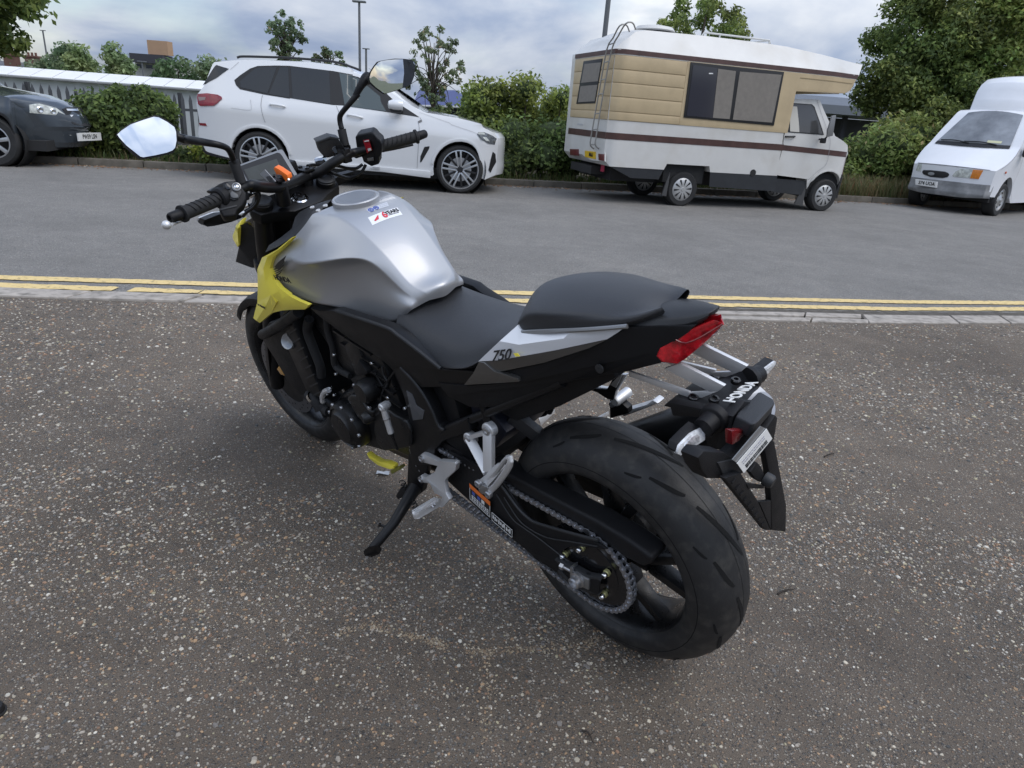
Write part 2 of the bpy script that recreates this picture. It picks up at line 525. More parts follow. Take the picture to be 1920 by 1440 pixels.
def strip(name, E, z, m, x0, x1, step, jit, parent=None):
    T = [(a[0], a[1]) for a, b in E]; B = [(b[0], b[1]) for a, b in E]
    n = int((x1 - x0) / step); V = []; F = []
    for i in range(n + 1):
        q = x0 + (x1 - x0) * i / n
        V += [(q, pl(T, q) + rnd.uniform(-jit, jit), z), (q, pl(B, q) + rnd.uniform(-jit, jit), z)]
        if i: F.append([2 * i - 2, 2 * i - 1, 2 * i + 1, 2 * i])
    return mk(name, (V, F), m, parent, smooth=None)
tag(strip('yellow_line', Y1, -0.006, M_YEL, -8.9, 11.8, 0.035, 0.006), 'continuous yellow road line, the one farther from the near kerb', 'road marking', 'double yellow lines')
yl = tag(empty('yellow_line'), 'broken patched yellow road line right beside the near kerb', 'road marking', 'double yellow lines')
for a, b in ((-8.9, -2.55), (-2.46, -2.05), (-2.04, 11.8)):
    strip('paint_stretch', Y2, -0.006, M_YEL, a, b, 0.035, 0.009, yl)
GD = [((t[0], t[1] + .13 if t[0] > .5 else t[1] + .05), (t[0], t[1] - .06)) for t in KT]
tag(strip('gutter_grit', GD, -0.008, M_DIRT, -8.9, 11.8, 0.04, 0.014), kind='structure')

# far kerb: raised stones with a dirty face
fkerb = tag(empty('far_kerb'), kind='structure')
s = -9.0
while s < 34:
    L = 0.91
    P = [(*fk(s + .006, 0), -0.10), (*fk(s + L - .006, 0), -0.10), (*fk(s + L - .006, .13), -0.10), (*fk(s + .006, .13), -0.10)]
    mk('kerb_stone', prism(P, (0, 0, 0.20 + rnd.uniform(-.006, .006))), M_KERB2, fkerb, bevel=0.015)
    s += L
# leaf litter and grit lying along the far kerb
def scatter(name, n, place, size, cols, mname, flat=0.45, label=None, seed=3, rough=0.8):
    rg = random.Random(seed)
    V, F, CC = [], [], []
    for _ in range(n):
        p = place(rg)
        if p is None: continue
        x, y, z, k = p
        sz = rg.uniform(*size) * k
        c = rg.choices(cols, [q[3] for q in cols])[0]
        sh = rg.uniform(0.75, 1.2)
        col = tuple(q * sh for q in c[:3])
        a0 = rg.uniform(0, 6.28); el = rg.uniform(0.5, 1.0); ns = rg.choice((5, 6))
        o = len(V)
        tx, ty = rg.uniform(-.25, .25), rg.uniform(-.25, .25)
        ca, sa = math.cos(a0), math.sin(a0)
        for rr, hh in ((1.0, -0.2), (0.72, 0.55)):
            for i in range(ns):
                a = a0 + 6.283 * i / ns
                q = sz * rr * rg.uniform(0.8, 1.15)
                dx, dy = q * math.cos(a), q * math.sin(a) * el
                ex, ey = dx * ca - dy * sa, dx * sa + dy * ca
                V.append((x + ex, y + ey, z + (hh * flat) * sz + (tx * ex + ty * ey) * 0.6))
        for i in range(ns):
            j = (i + 1) % ns
            F.append([o + i, o + j, o + ns + j, o + ns + i])
        F.append([o + ns + i for i in range(ns)])
        CC += [col] * (2 * ns)
    me = bpy.data.meshes.new(name); me.from_pydata(V, [], F)
    ca = me.color_attributes.new('tint', 'FLOAT_COLOR', 'POINT')
    ca.data.foreach_set('color', [q for c in CC for q in (*c, 1.0)])
    if mname not in MATS:
        m, N, Lk, b = nodes_of(mname)
        at = N.new('ShaderNodeAttribute'); at.attribute_name = 'tint'
        Lk.new(at.outputs['Color'], b.inputs['Base Color']); b.inputs['Roughness'].default_value = rough
    return tag(ob(name, me, MATS[mname]), kind='stuff')
STONES = [(.46, .41, .32, 3), (.52, .49, .42, 2), (.30, .265, .22, 6), (.33, .22, .13, 3.0), (.25, .155, .10, 2.8), (.08, .08, .075, 5), (.17, .155, .14, 7), (.36, .32, .21, 1.0)]
def gplace(rg):
    t = rg.random()
    if t < 0.30: x, y = rg.uniform(-1.7, 1.9), rg.uniform(0.55, 2.0)
    else:
        y = 1.3 + 3.9 * rg.random() ** 0.8; x = rg.uniform(-.86, .92) * (y + .3)
    if y > pl(KB, x) - 0.02: return None
    d = noise.noise(Vector((x * 1.1, y * 1.1, 2.0))) + .6 * noise.noise(Vector((x * 4.1, y * 4.1, 7.0)))
    if rg.random() > 0.66 + d * 0.9: return None
    k = (1.0 + .42 * max(0, y - 1.2)) if y < 3.2 else 1.85
    return (x, y, 0.0, k * (1.0 if rg.random() < 0.88 else 1.6))
scatter('asphalt_chippings', 105000, gplace, (0.0015, 0.0046), STONES, 'chipping_stone', 0.5)
CR = [(-.37,1.328),(-.312,1.361),(-.263,1.347),(-.215,1.337),(-.16,1.325),(-.113,1.308),(-.054,1.298),(.01,1.303),(.08,1.319),(.152,1.328),(.219,1.346),(.268,1.377)]
CR2 = [(-.009,1.301),(-.009,1.237),(.004,1.175),(.001,1.116),(-.004,1.035)]
def cplace(rg):
    L = CR if rg.random() < 0.86 else CR2
    i = rg.randrange(len(L) - 1); t = rg.random()
    k = noise.noise(Vector((i + t, 5.0, 1.0)))
    if rg.random() > 0.55 + k: return None
    x, y = lerp(L[i][0], L[i + 1][0], t), lerp(L[i][1], L[i + 1][1], t)
    return (x + rg.gauss(0, .008), y + rg.gauss(0, .008), 0.0, 0.8)
scatter('loose_grit', 1500, cplace, (0.002, 0.005), [(.30, .24, .16, 4), (.24, .17, .11, 4), (.40, .34, .25, 2), (.15, .12, .09, 4)], 'chipping_stone', 0.8, seed=5)
def lplace(rg):
    s = rg.uniform(-4, 20); n = -abs(rg.gauss(0, .16)) - .01
    if noise.noise(Vector((s * .8, 0, 3))) < rg.uniform(-.7, .3): return None
    x, y = fk(s, n)
    return (x, y, -0.004, 1.0)
scatter('kerb_litter', 2600, lplace, (0.008, 0.028), [(.22, .12, .06, 4), (.30, .2, .11, 3), (.12, .08, .05, 4), (.45, .4, .32, .5)], 'leaf_litter', 0.35, seed=8)

# things lying on the forecourt
def twig(label, a, b, r_):
    a, b = Vector((*a, .004)), Vector((*b, .006))
    o = mk('twig', cat(tube([a, a.lerp(b, .4) + Vector((.004, .006, .002)), b], [r_, r_ * .9, r_ * .5], 6, 3), tube([a.lerp(b, .5), a.lerp(b, .7) + Vector((.008, .014, .004))], [r_ * .6, r_ * .3], 5)), mat('twig_bark', (.035, .028, .022), .9))
    return tag(o, label, 'twig', 'twigs on the forecourt')
twig('short dark twig lying right of the motorcycle rear tyre', (.788,1.602), (.842,1.626), .0028)
twig('thin dark twig low on the forecourt right of the middle', (.202,1.09), (.224,1.058), .0022)
twig('tiny dark twig fragment on the forecourt near the right edge', (1.279,2.512), (1.34,2.55), .003)
lit = tag(empty('plastic_scrap', Matrix.Translation((*(-.426,2.109), 0))), 'small clear plastic scrap on the ground under the motorcycle engine', 'litter')
mk('film', grid([[(-.022 + .011 * i, -.010 + .010 * j, .006 + .006 * ((i * 7 + j * 3) % 4) / 4) for i in range(5)] for j in range(3)]), mat('scrap_film', (.42, .44, .46), .2, coat=.5), lit)
lx, ly = (-.983,1.028)
toe = tag(empty('rubber_toe', Matrix.Translation((lx, ly, 0))), 'black rounded rubber toe poking in at the lower left edge', 'shoe toe')
mk('upper', xf(lathe([(0, .036), (.016, .034), (.027, .026), (.031, .014), (.030, .004)], (0, 0, 0), (0, 0, 1), 24), Matrix.Translation((-.020, 0, .004)) @ Matrix.Diagonal((.8, .6, .6, 1))), mat('shoe_black', (.012, .012, .013), .5), toe)
mk('sole', xf(lathe([(0, .010), (.034, .010), (.035, .006), (.033, .0), (0, 0)], (0, 0, 0), (0, 0, 1), 24), Matrix.Translation((-.020, 0, .001)) @ Matrix.Diagonal((.8, .6, .6, 1))), mat('sole_rubber', (.02, .02, .02), .7), toe)

# ================================================================== MOTORCYCLE
BLK = mat('satin_black_paint', (0.0065, 0.0065, 0.0072), 0.40, coat=0.0, rvar=0.08, scale=20, spec=0.35)
BLKM = mat('matt_black_plastic', (0.0085, 0.0085, 0.0095), 0.50, bump=0.25, bscale=900, rvar=0.08, scale=12, spec=0.30)
GREYP = mat('dark_grey_plastic', (0.022, 0.023, 0.025), 0.48, bump=0.2, bscale=900)
GLOSSB = mat('gloss_black', (0.008, 0.008, 0.009), 0.16, coat=0.3)
ENG = mat('engine_black', (0.0075, 0.0075, 0.008), 0.34, rvar=0.12, scale=30, bump=0.2, bscale=400)
RUB = mat('grip_rubber', (0.014, 0.014, 0.015), 0.72, bump=0.3, bscale=700)
TYRE = mat('tyre_rubber', (0.0185, 0.0185, 0.019), 0.56, var=0.30, scale=5, rvar=0.10, bump=0.15, bscale=260, dirt=((0.050, 0.047, 0.042), 38, 0.7))
GROOVE = mat('tread_groove_rubber', (0.002, 0.002, 0.002), 0.85)
VINYL = mat('seat_vinyl', (0.026, 0.027, 0.030), 0.44, bump=0.35, bscale=520, rvar=0.05, scale=6)
VINYL2 = mat('pillion_vinyl', (0.030, 0.031, 0.034), 0.42, bump=0.3, bscale=520)
SILV = mat('silver_tank_paint', (0.40, 0.405, 0.415), 0.40, metal=0.62, coat=0.40, bump=0.03, bscale=2600)
SILVW = mat('white_silver_paint', (0.68, 0.69, 0.71), 0.28, metal=0.15, coat=0.6)
GREYPAINT = mat('dark_grey_paint', (0.13, 0.127, 0.122), 0.28, metal=0.7, coat=0.6)
YELP = mat('lemon_yellow_paint', (0.98, 0.83, 0.09), 0.34, coat=0.5)
ALU = mat('cast_aluminium', (0.66, 0.66, 0.66), 0.42, metal=0.6, bump=0.25, bscale=500)
ALUD = mat('grey_aluminium', (0.32, 0.32, 0.32), 0.40, metal=0.8)
CHROME = mat('chrome', (0.72, 0.72, 0.72), 0.10, metal=1.0)
STEEL = mat('zinc_steel', (0.45, 0.45, 0.46), 0.32, metal=0.9)
CHAINM = mat('chain_steel', (0.40, 0.41, 0.44), 0.36, metal=0.85)
YZINC = mat('yellow_zinc', (0.45, 0.43, 0.20), 0.35, metal=0.6)
MIRR = mat('mirror_glass', (0.86, 0.88, 0.90), 0.015, metal=1.0)
REDL = mat('red_lens', (0.40, 0.008, 0.014), 0.10, coat=0.8, spec=0.6, var=0.75, scale=45, bump=0.5, bscale=110)
REDR = mat('red_reflector', (0.16, 0.010, 0.012), 0.25, coat=0.5)
CLEAR = mat('clear_lens', (0.55, 0.56, 0.57), 0.14, coat=0.8, var=0.5, scale=90)
AMBER = mat('amber_reflector', (0.45, 0.22, 0.03), 0.25, coat=0.6)
WHITE = mat('white_print', (0.72, 0.72, 0.70), 0.5)
BLACKPRINT = mat('black_print', (0.015, 0.015, 0.015), 0.5)
ORANGE = mat('orange_print', (0.75, 0.17, 0.03), 0.5)
REDPRINT = mat('red_print', (0.60, 0.04, 0.06), 0.5)
BLUEPRINT = mat('blue_print', (0.07, 0.11, 0.38), 0.5)
SCREEN = mat('dash_screen', (0.040, 0.046, 0.046), 0.32, spec=0.2, var=0.15, scale=30)
DASHF = mat('dash_face', (0.016, 0.018, 0.022), 0.32, spec=0.2)
DASHB = mat('dash_bezel', (0.19, 0.20, 0.215), 0.42)
TAPE = mat('clear_film', (0.16, 0.165, 0.17), 0.2, coat=0.4)

BYAW, BLEAN = R(137.47), R(14.5)
bx_ = Vector((math.cos(BYAW), math.sin(BYAW), 0)); lf_ = Vector((-math.sin(BYAW), math.cos(BYAW), 0)); z_ = Vector((0, 0, 1))
by_ = lf_ * math.cos(BLEAN) - z_ * math.sin(BLEAN); bz_ = lf_ * math.sin(BLEAN) + z_ * math.cos(BLEAN)
BM = Matrix((bx_, by_, bz_)).transposed().to_4x4(); BM.translation = Vector((.3315, 1.4255, 0.0))
bike = tag(empty('motorcycle', BM), 'silver and black naked motorcycle with yellow shrouds leaning on its side stand', 'motorcycle')

def part(name, VF, m, parent=None, bevel=0.0, seg=2, smooth=38.0):
    return mk(name, VF, m, parent or bike, bevel, seg, smooth)
def both(name, VF, m, parent=None, bevel=0.0, seg=2, smooth=38.0):
    a = part(name, VF, m, parent, bevel, seg, smooth)
    b = part(name, mirr(VF), m, parent, bevel, seg, smooth)
    return a, b
def bolt(p, d, r=0.007, h=0.006, m=None, parent=None, name='bolt'):
    d = Vector(d).normalized()
    VF = lathe([(r, 0), (r, h * .8), (r * .82, h), (r * .5, h), (r * .42, h * .55), (0, h * .55)], p, d, 12)
    return part(name, VF, m or STEEL, parent)

# ---------------------------------------------------------------- wheels
def tyre_VF(c, Rt, hw, hr, n=96, ax=(0, 1, 0)):
    K = 18
    prof = []
    for i in range(K + 1):
        a = -math.pi / 2 + math.pi * i / K
        prof.append((Rt - hr * .76 + hr * .76 * math.cos(a), hw * math.sin(a)))
    sw = [(Rt - hr * .86, hw * .985), (Rt - hr * .94, hw * .92), (Rt - hr * .985, hw * .84), (Rt - hr * 1.03, hw * .80)]
    prof = [(r_, -w) for r_, w in reversed(sw)] + prof + sw
    return lathe(prof, c, ax, n, closed=False, caps=False)
def tyre_pt(c, Rt, hw, hr, th, ph, lift=0.0):
    w = hw * math.sin(ph); rr = Rt - hr * .76 + hr * .76 * math.cos(ph)
    n = Vector((math.cos(th) * math.cos(ph), math.sin(ph), math.sin(th) * math.cos(ph)))
    return Vector((c[0] + rr * math.cos(th), c[1] + w, c[2] + rr * math.sin(th))) + n * lift
def groove(c, Rt, hw, hr, th0, ph0, th1, ph1, w, parent, bend=0.0):
    """a slit that follows the tread from (th0, ph0) to (th1, ph1)"""
    V, F, P = [], [], []
    K = 12
    for i in range(K + 1):
        t = i / K
        th = th0 + (th1 - th0) * t + bend * math.sin(math.pi * t); ph = ph0 + (ph1 - ph0) * t
        P.append((tyre_pt(c, Rt, hw, hr, th, ph, .0008), (tyre_pt(c, Rt, hw, hr, th, ph, .01) - tyre_pt(c, Rt, hw, hr, th, ph, 0)).normalized()))
    for i, (p, nn) in enumerate(P):
        t = (P[min(i + 1, K)][0] - P[max(i - 1, 0)][0]).normalized(); sd_ = t.cross(nn)
        ww = w * (0.2 + 0.8 * math.sin(math.pi * min(1, .12 + .8 * i / K)) ** .7) / 2
        V += [p - sd_ * ww, p + sd_ * ww]
        if i: F.append([2 * i - 2, 2 * i - 1, 2 * i + 1, 2 * i])
    return mk('tread_groove', (V, F), GROOVE, parent, smooth=None)

RWC, RWR, RWH, RWV = (0, 0, .312), .312, .080, .096
rim_prof = [(.222, .064), (.216, .066), (.211, .060), (.204, .046), (.200, .020), (.200, -.020), (.204, -.046), (.211, -.060), (.216, -.066), (.222, -.064), (.219, -.045), (.212, 0), (.219, .045)]
rim = part('rear_wheel', lathe(rim_prof, RWC, (0, 1, 0), 96, closed=True), ENG)
ty = part('tyre', tyre_VF(RWC, RWR, RWH, RWV), TYRE, rim)
ty['label'] = 'wide slick black rear tyre with curved tread slits'
part('hub', lathe([(.02, -.085), (.052, -.075), (.055, -.04), (.040, -.02), (.040, .02), (.060, .04), (.068, .062), (.03, .075)], RWC, (0, 1, 0), 32), ENG, rim)
SP0 = R(-44)
for k in range(5):
    a = SP0 + k * 2 * math.pi / 5
    for da in (-0.255, 0.255):
        p0 = Vector((.045 * math.cos(a + da * .3), 0.012, .312 + .045 * math.sin(a + da * .3)))
        pm = Vector((.105 * math.cos(a + da * .45), .020, .312 + .105 * math.sin(a + da * .45)))
        p1 = Vector((.206 * math.cos(a + da), 0.018, .312 + .206 * math.sin(a + da)))
        part('spoke', cat(bar(p0, pm, .050, .030, (0, 0, 1) if abs(math.sin(a)) < .8 else (1, 0, 0), 0.85), bar(pm, p1, .042, .024, (0, 0, 1) if abs(math.sin(a)) < .8 else (1, 0, 0), 0.9)), ENG, rim, bevel=0.006)
# tread slits: both sides of the crown
for k in range(9):
    t0 = R(12 + 40 * k)
    groove(RWC, RWR, RWH, RWV, t0, 0.30, t0 + 0.46, -0.28, .0105, rim, 0.03)
    groove(RWC, RWR, RWH, RWV, t0 + 0.36, 0.66, t0 + 0.60, 0.34, .0095, rim, 0.04)
    groove(RWC, RWR, RWH, RWV, t0 + 0.12, -0.66, t0 + 0.36, -0.34, .0095, rim, 0.04)
    groove(RWC, RWR, RWH, RWV, t0 + 0.20, 0.95, t0 + 0.32, 0.78, .006, rim, 0.02)
def hair(ph, t0, t1, w):
    V, F = [], []
    K = 60
    for i in range(K + 1):
        th = t0 + (t1 - t0) * i / K
        V += [tyre_pt(RWC, RWR, RWH, RWV, th, ph - w, .0005), tyre_pt(RWC, RWR, RWH, RWV, th, ph + w, .0005)]
        if i: F.append([2 * i - 2, 2 * i - 1, 2 * i + 1, 2 * i])
    mk('mould_line', (V, F), GROOVE, rim, smooth=None)
hair(0.06, 0, 6.28, .006); hair(1.40, 0, 6.28, .012); hair(-.3, 0, 6.28, .004)
# brake disc on the far side
part('brake_disc', lathe([(.120, -.095), (.120, -.090), (.075, -.090), (.075, -.095)], RWC, (0, 1, 0), 48, closed=True), STEEL, rim)
# sprocket
SPY = .110
N_T = 43
spr = []
for i in range(N_T * 4):
    a = 2 * math.pi * i / (N_T * 4)
    r_ = (.1115) + (.0035 if i % 4 in (1, 2) else -.0035)
    spr.append((r_ * math.cos(a), SPY + .003, .312 + r_ * math.sin(a)))
part('sprocket', prism(spr, (0, -.007, 0)), GLOSSB, rim)
part('sprocket_carrier', lathe([(.030, SPY + .012), (.062, SPY + .010), (.078, SPY + .004), (.080, SPY - .02), (.02, SPY - .03)], RWC, (0, 1, 0), 40), GLOSSB, rim)
for k in range(5):
    a = R(8) + k * 2 * math.pi / 5
    p = (.064 * math.cos(a), SPY + .010, .312 + .064 * math.sin(a))
    bolt(p, (0, 1, 0), .0085, .008, YZINC, rim, 'sprocket_nut')
    bolt((p[0], p[1] + .010, p[2]), (0, 1, 0), .0065, .008, CHROME, rim, 'stud')

# front wheel
FWC = Vector((1.42, 0, .300))
STEER = R(2.0)
SA = Vector((-math.sin(R(24.6)), 0, math.cos(R(24.6)))); SO = Vector((1.518, 0, 0))
SM = Matrix.Translation(SO) @ Matrix.Rotation(STEER, 4, SA) @ Matrix.Translation(-SO)
fprof = [(r_ - .0, y_ * .78) for r_, y_ in rim_prof]
frim = part('front_wheel', xf(lathe(fprof, FWC, (0, 1, 0), 80, closed=True), SM), ENG)
part('tyre', xf(tyre_VF(FWC, .300, .060, .084, 80), SM), TYRE, frim)
part('hub', xf(cyl(FWC - Vector((0, .05, 0)), FWC + Vector((0, .05, 0)), .03, 20), SM), ENG, frim)
for k in range(5):
    a = R(20) + k * 2 * math.pi / 5
    for da in (-.22, .22):
        p0 = FWC + Vector((.03 * math.cos(a), 0, .03 * math.sin(a))); p1 = FWC + Vector((.205 * math.cos(a + da), 0, .205 * math.sin(a + da)))
        part('spoke', xf(bar(p0, p1, .03, .022, (0, 1, 0)), SM), ENG, frim, bevel=.004)
for sy in (1, -1):
    d = part('brake_disc', xf(lathe([(.148, .062 * sy), (.148, .067 * sy), (.105, .067 * sy), (.105, .062 * sy)], FWC, (0, 1, 0), 56, closed=True), SM), mat('disc_steel', (.16, .16, .17), .4, metal=.8), frim)
    for k in range(36):
        a = k * 2 * math.pi / 36; rr = .118 + .009 * (k % 3)
        c_ = FWC + Vector((rr * math.cos(a), .0675 * sy, rr * math.sin(a)))
        part('drill_hole', xf(lathe([(.0038, 0), (0, 0.0004 * sy)], c_, (0, 1, 0), 8), SM), GROOVE, frim)
    part('disc_carrier', xf(lathe([(.108, .060 * sy), (.108, .066 * sy), (.03, .060 * sy), (.03, .054 * sy)], FWC, (0, 1, 0), 10, closed=True), SM), BLK, frim)

# ---------------------------------------------------------------- chain
chain = empty('chain', parent=bike)
FSP = Vector((.55, 0, .352)); rf, rr_ = .072, .1115
RW = Vector(RWC)
dvec = FSP - RW; D_ = math.hypot(dvec.x, dvec.z); base = math.atan2(dvec.z, dvec.x); off = math.acos((rr_ - rf) / D_)
def circ(c, r_, a): return Vector((c.x + r_ * math.cos(a), 0, c.z + r_ * math.sin(a)))
path = []
a_up, a_lo = base + off, base - off
for i in range(41):                      # around the rear sprocket, the long way
    a = a_up + (2 * math.pi - 2 * off) * i / 40
    path.append(circ(RW, rr_, a))
for i in range(15):
    a = a_lo + (2 * off) * i / 14
    path.append(circ(FSP, rf, a))
path.append(path[0].copy())
# the slack lower run hangs a little
cum = [0]
for p, q in zip(path, path[1:]): cum.append(cum[-1] + (q - p).length)
NL = int(cum[-1] / .0159); pitch = cum[-1] / NL
def along(s):
    s %= cum[-1]
    for i in range(len(path) - 1):
        if s <= cum[i + 1]:
            return path[i].lerp(path[i + 1], (s - cum[i]) / max(1e-9, cum[i + 1] - cum[i]))
    return path[-1].copy()
def plate(L_, h_, y_, t_):
    P = []
    for i in range(8):
        a = -math.pi / 2 + math.pi * i / 7; P.append((L_ / 2 + h_ / 2 * math.cos(a), y_, h_ / 2 * math.sin(a)))
    P.append((0, y_, h_ * .36))
    for i in range(8):
        a = math.pi / 2 + math.pi * i / 7; P.append((-L_ / 2 + h_ / 2 * math.cos(a), y_, h_ / 2 * math.sin(a)))
    P.append((0, y_, -h_ * .36))
    return prism(P, (0, t_, 0))
outer_me = me_from('chain_link', *cat(plate(.0159, .0150, .0075, .0022), plate(.0159, .0150, -.0097, .0022), cyl((-.00795, -.0115, 0), (-.00795, .0115, 0), .0030, 8), cyl((.00795, -.0115, 0), (.00795, .0115, 0), .0030, 8)))
inner_me = me_from('chain_link', *cat(plate(.0159, .0150, .0048, .0022), plate(.0159, .0150, -.0070, .0022), cyl((-.00795, -.005, 0), (-.00795, .005, 0), .0051, 8), cyl((.00795, -.005, 0), (.00795, .005, 0), .0051, 8)))
for i in range(NL):
    p, q = along(i * pitch), along((i + 1) * pitch)
    c_ = (p + q) / 2; a = math.atan2(q.z - p.z, q.x - p.x)
    Mx = Matrix.Translation((c_.x, SPY - .0005, c_.z)) @ Matrix.Rotation(-a, 4, 'Y')
    ob('chain_link', outer_me if i % 2 else inner_me, CHAINM, chain, Mx)

# ---------------------------------------------------------------- swingarm and chain guard
SW = [(.256,.12,.446),(.231,.12,.428),(.198,.12,.389),(.17,.122,.374),(.138,.122,.375),(.036,.124,.407),(-.033,.126,.425),(-.066,.126,.422),(0,.126,.389),(.045,.126,.361),(.071,.128,.328),(.047,.132,.316),(-.006,.138,.324),(-.054,.142,.336),(-.046,.142,.282),(-.02,.142,.273),(.041,.14,.261),(.082,.138,.267),(.114,.136,.265),(.144,.134,.26),(.18,.132,.27),(.23,.13,.277),(.311,.126,.29),(.382,.122,.308),(.431,.12,.32),(.504,.118,.342),(.487,.115,.403),(.442,.112,.439),(.362,.115,.446)]
SW = [(a_, b_ + .004, c_) for a_, b_, c_ in SW]
swing = part('swingarm', prism(SW, (0, -.007, 0)), BLKM, bevel=.002)
part('swingarm_cross', box((.44, 0, .40), (.10, .22, .10)), BLKM, swing, bevel=.01)
RSW = [(x_, -y_ + .012, z_2) for x_, y_, z_2 in SW]
part('swingarm', prism([(.50, -.10, .44), (.50, -.10, .33), (.25, -.11, .27), (.05, -.12, .275), (-.07, -.12, .30), (-.06, -.12, .345), (.08, -.12, .36), (.25, -.11, .38)], (0, -.028, 0)), BLKM, bevel=.006)
# ridge lines on the swingarm's face
for L_ in ([(.263,.133,.401),(.22,.133,.349),(.18,.133,.34),(.128,.133,.334),(.053,.133,.319),(-.001,.133,.315),(-.057,.147,.34)], [(.237,.133,.406),(.198,.133,.36),(.163,.133,.349),(.107,.133,.354),(.03,.133,.388),(-.041,.133,.419)]):
    part('edge_line', tube(L_, .0016, 6, 3), GREYP, swing)
GUARD = [(.311,.112,.461),(.261,.112,.461),(.2,.112,.461),(.077,.112,.462),(-.027,.112,.465),(-.108,.112,.459),(-.164,.112,.447),(-.162,.112,.428),(-.142,.112,.405),(-.1,.112,.403),(-.035,.112,.412),(.045,.112,.413),(.119,.112,.418),(.205,.112,.424),(.266,.112,.434),(.321,.112,.428)]
guard = part('chain_guard', prism(GUARD, (0, -.055, 0)), BLKM, bevel=.012, seg=3)
part('guard_rib', tube([(.246,.127,.433),(.199,.127,.389),(.166,.127,.375),(.137,.127,.376),(.033,.127,.407),(-.041,.127,.432)], .004, 6, 3), GREYP, swing)
# rear hugger and far inner plates seen through the wheel
part('hugger', prism([(.306,.02,.373),(.208,.02,.515),(.12,.02,.573),(.128,.02,.476),(.234,.02,.381)], (0, -.06, 0)), BLKM, bevel=.01)
part('caliper_bracket', prism([(.104,-.085,.27),(.08,-.085,.339),(-.02,-.085,.323),(-.053,-.085,.293),(-.084,-.085,.251),(-.068,-.085,.218),(-.034,-.085,.236),(.031,-.085,.243),(.083,-.085,.241)], (0, -.012, 0)), GREYP, bevel=.004)
part('bracket_slot', prism([(.061,-.085,.283),(.052,-.085,.299),(.029,-.085,.318),(.02,-.085,.314),(.024,-.085,.296),(.035,-.085,.276),(.056,-.085,.262),(.063,-.085,.267)], (0, -.002, 0)), GROOVE, bevel=.002)
part('brake_caliper', prism([(.027,-.08,.249),(-.003,-.08,.267),(-.037,-.08,.254),(-.047,-.08,.232),(-.023,-.08,.198),(.007,-.08,.214)], (0, -.05, 0)), BLK, bevel=.006)
part('speed_sensor', prism([(-.048,-.07,.24),(-.077,-.07,.265),(-.091,-.07,.268),(-.089,-.07,.241),(-.073,-.07,.227),(-.049,-.07,.224)], (0, -.02, 0)), GLOSSB, bevel=.004)
bolt((-.069,-.069,.244), (0, 1, 0), .005, .004, STEEL)
# axle, chain adjuster
part('axle_block', prism([(.029,.15,.303),(.019,.15,.316),(-.026,.15,.321),(-.024,.15,.287),(.024,.15,.277),(.031,.15,.285)], (0, -.02, 0)), ALUD, bevel=.003)
ax_p = Vector((.005,.152,.302))
part('axle_nut', lathe([(.019, -.01), (.019, .002), (.015, .004), (.0145, .014), (.011, .017), (.0105, .011), (0, .011)], ax_p, (0, 1, 0), 20), STEEL)
part('adjuster_bolt', cyl((.056,.148,.31), (.026,.148,.313), .0045, 12), STEEL)
part('adjuster_nut', cyl((.056,.148,.31), (.046,.148,.311), .008, 6), STEEL)
part('adjuster_plate', prism([(.027,.151,.325),(.018,.151,.333),(.019,.151,.307),(.027,.151,.297)], (0, -.02, 0)), STEEL, bevel=.001)
part('arm_lip', prism([(.079,.146,.313),(.061,.146,.316),(.024,.146,.323),(-.019,.146,.326),(-.058,.146,.345),(-.057,.146,.337),(-.015,.146,.314),(.032,.146,.307),(.066,.146,.305)], (0, -.016, 0)), GREYP, bevel=.003)
part('arm_lip', prism([(.068,.146,.288),(.035,.146,.271),(-.009,.146,.279),(-.049,.146,.29),(-.048,.146,.284),(-.005,.146,.266),(.04,.146,.259),(.073,.146,.274)], (0, -.016, 0)), GREYP, bevel=.003)

# sticker with orange header, and second sticker with outlined pictograms
def sticker(name, corners, m, lift=.0006, parent=None):
    n = (Vector(corners[1]) - Vector(corners[0])).cross(Vector(corners[2]) - Vector(corners[0])).normalized()
    if n.y < 0 and abs(n.y) > .2: n = -n
    return part(name, prism([Vector(c) + n * lift for c in corners], n * .0005), m, parent)
def quad_pt(c, u, v):
    a = Vector(c[0]).lerp(Vector(c[1]), u); b = Vector(c[3]).lerp(Vector(c[2]), u)
    return a.lerp(b, v)
def sub_quad(c, u0, u1, v0, v1): return [quad_pt(c, u0, v0), quad_pt(c, u1, v0), quad_pt(c, u1, v1), quad_pt(c, u0, v1)]
W1 = [(.359,.133,.388),(.289,.133,.365),(.3,.133,.307),(.369,.133,.332)]
wl = sticker('warning_sticker', W1, BLACKPRINT, .0012, swing)
sticker('header_band', sub_quad(W1, 0, 1, 0, .26), ORANGE, .0018, swing)
for q in ((0, 1, .965, 1), (0, .02, .26, 1), (.98, 1, .26, 1)): sticker('border', sub_quad(W1, *q), WHITE, .0018, swing)
for r_ in range(3):
    u = .1
    while u < .88:
        w_ = rnd.uniform(.03, .10)
        sticker('print_line', sub_quad(W1, u, min(.92, u + w_), .62 + .11 * r_, .68 + .11 * r_), WHITE, .0018, swing); u += w_ + .03
for u in (.12, .38, .58):
    sticker('pictogram', sub_quad(W1, u, u + .14, .34, .54), BLUEPRINT if u < .5 else WHITE, .0018, swing)
W2 = [(.287,.135,.334),(.219,.135,.314),(.224,.135,.285),(.292,.135,.304)]
sticker('chain_sticker', W2, BLACKPRINT, .0012, swing)
for q in ((0, 1, 0, .05), (0, 1, .95, 1), (0, .015, 0, 1), (.985, 1, 0, 1), (.63, .645, 0, 1)): sticker('border', sub_quad(W2, *q), WHITE, .0018, swing)
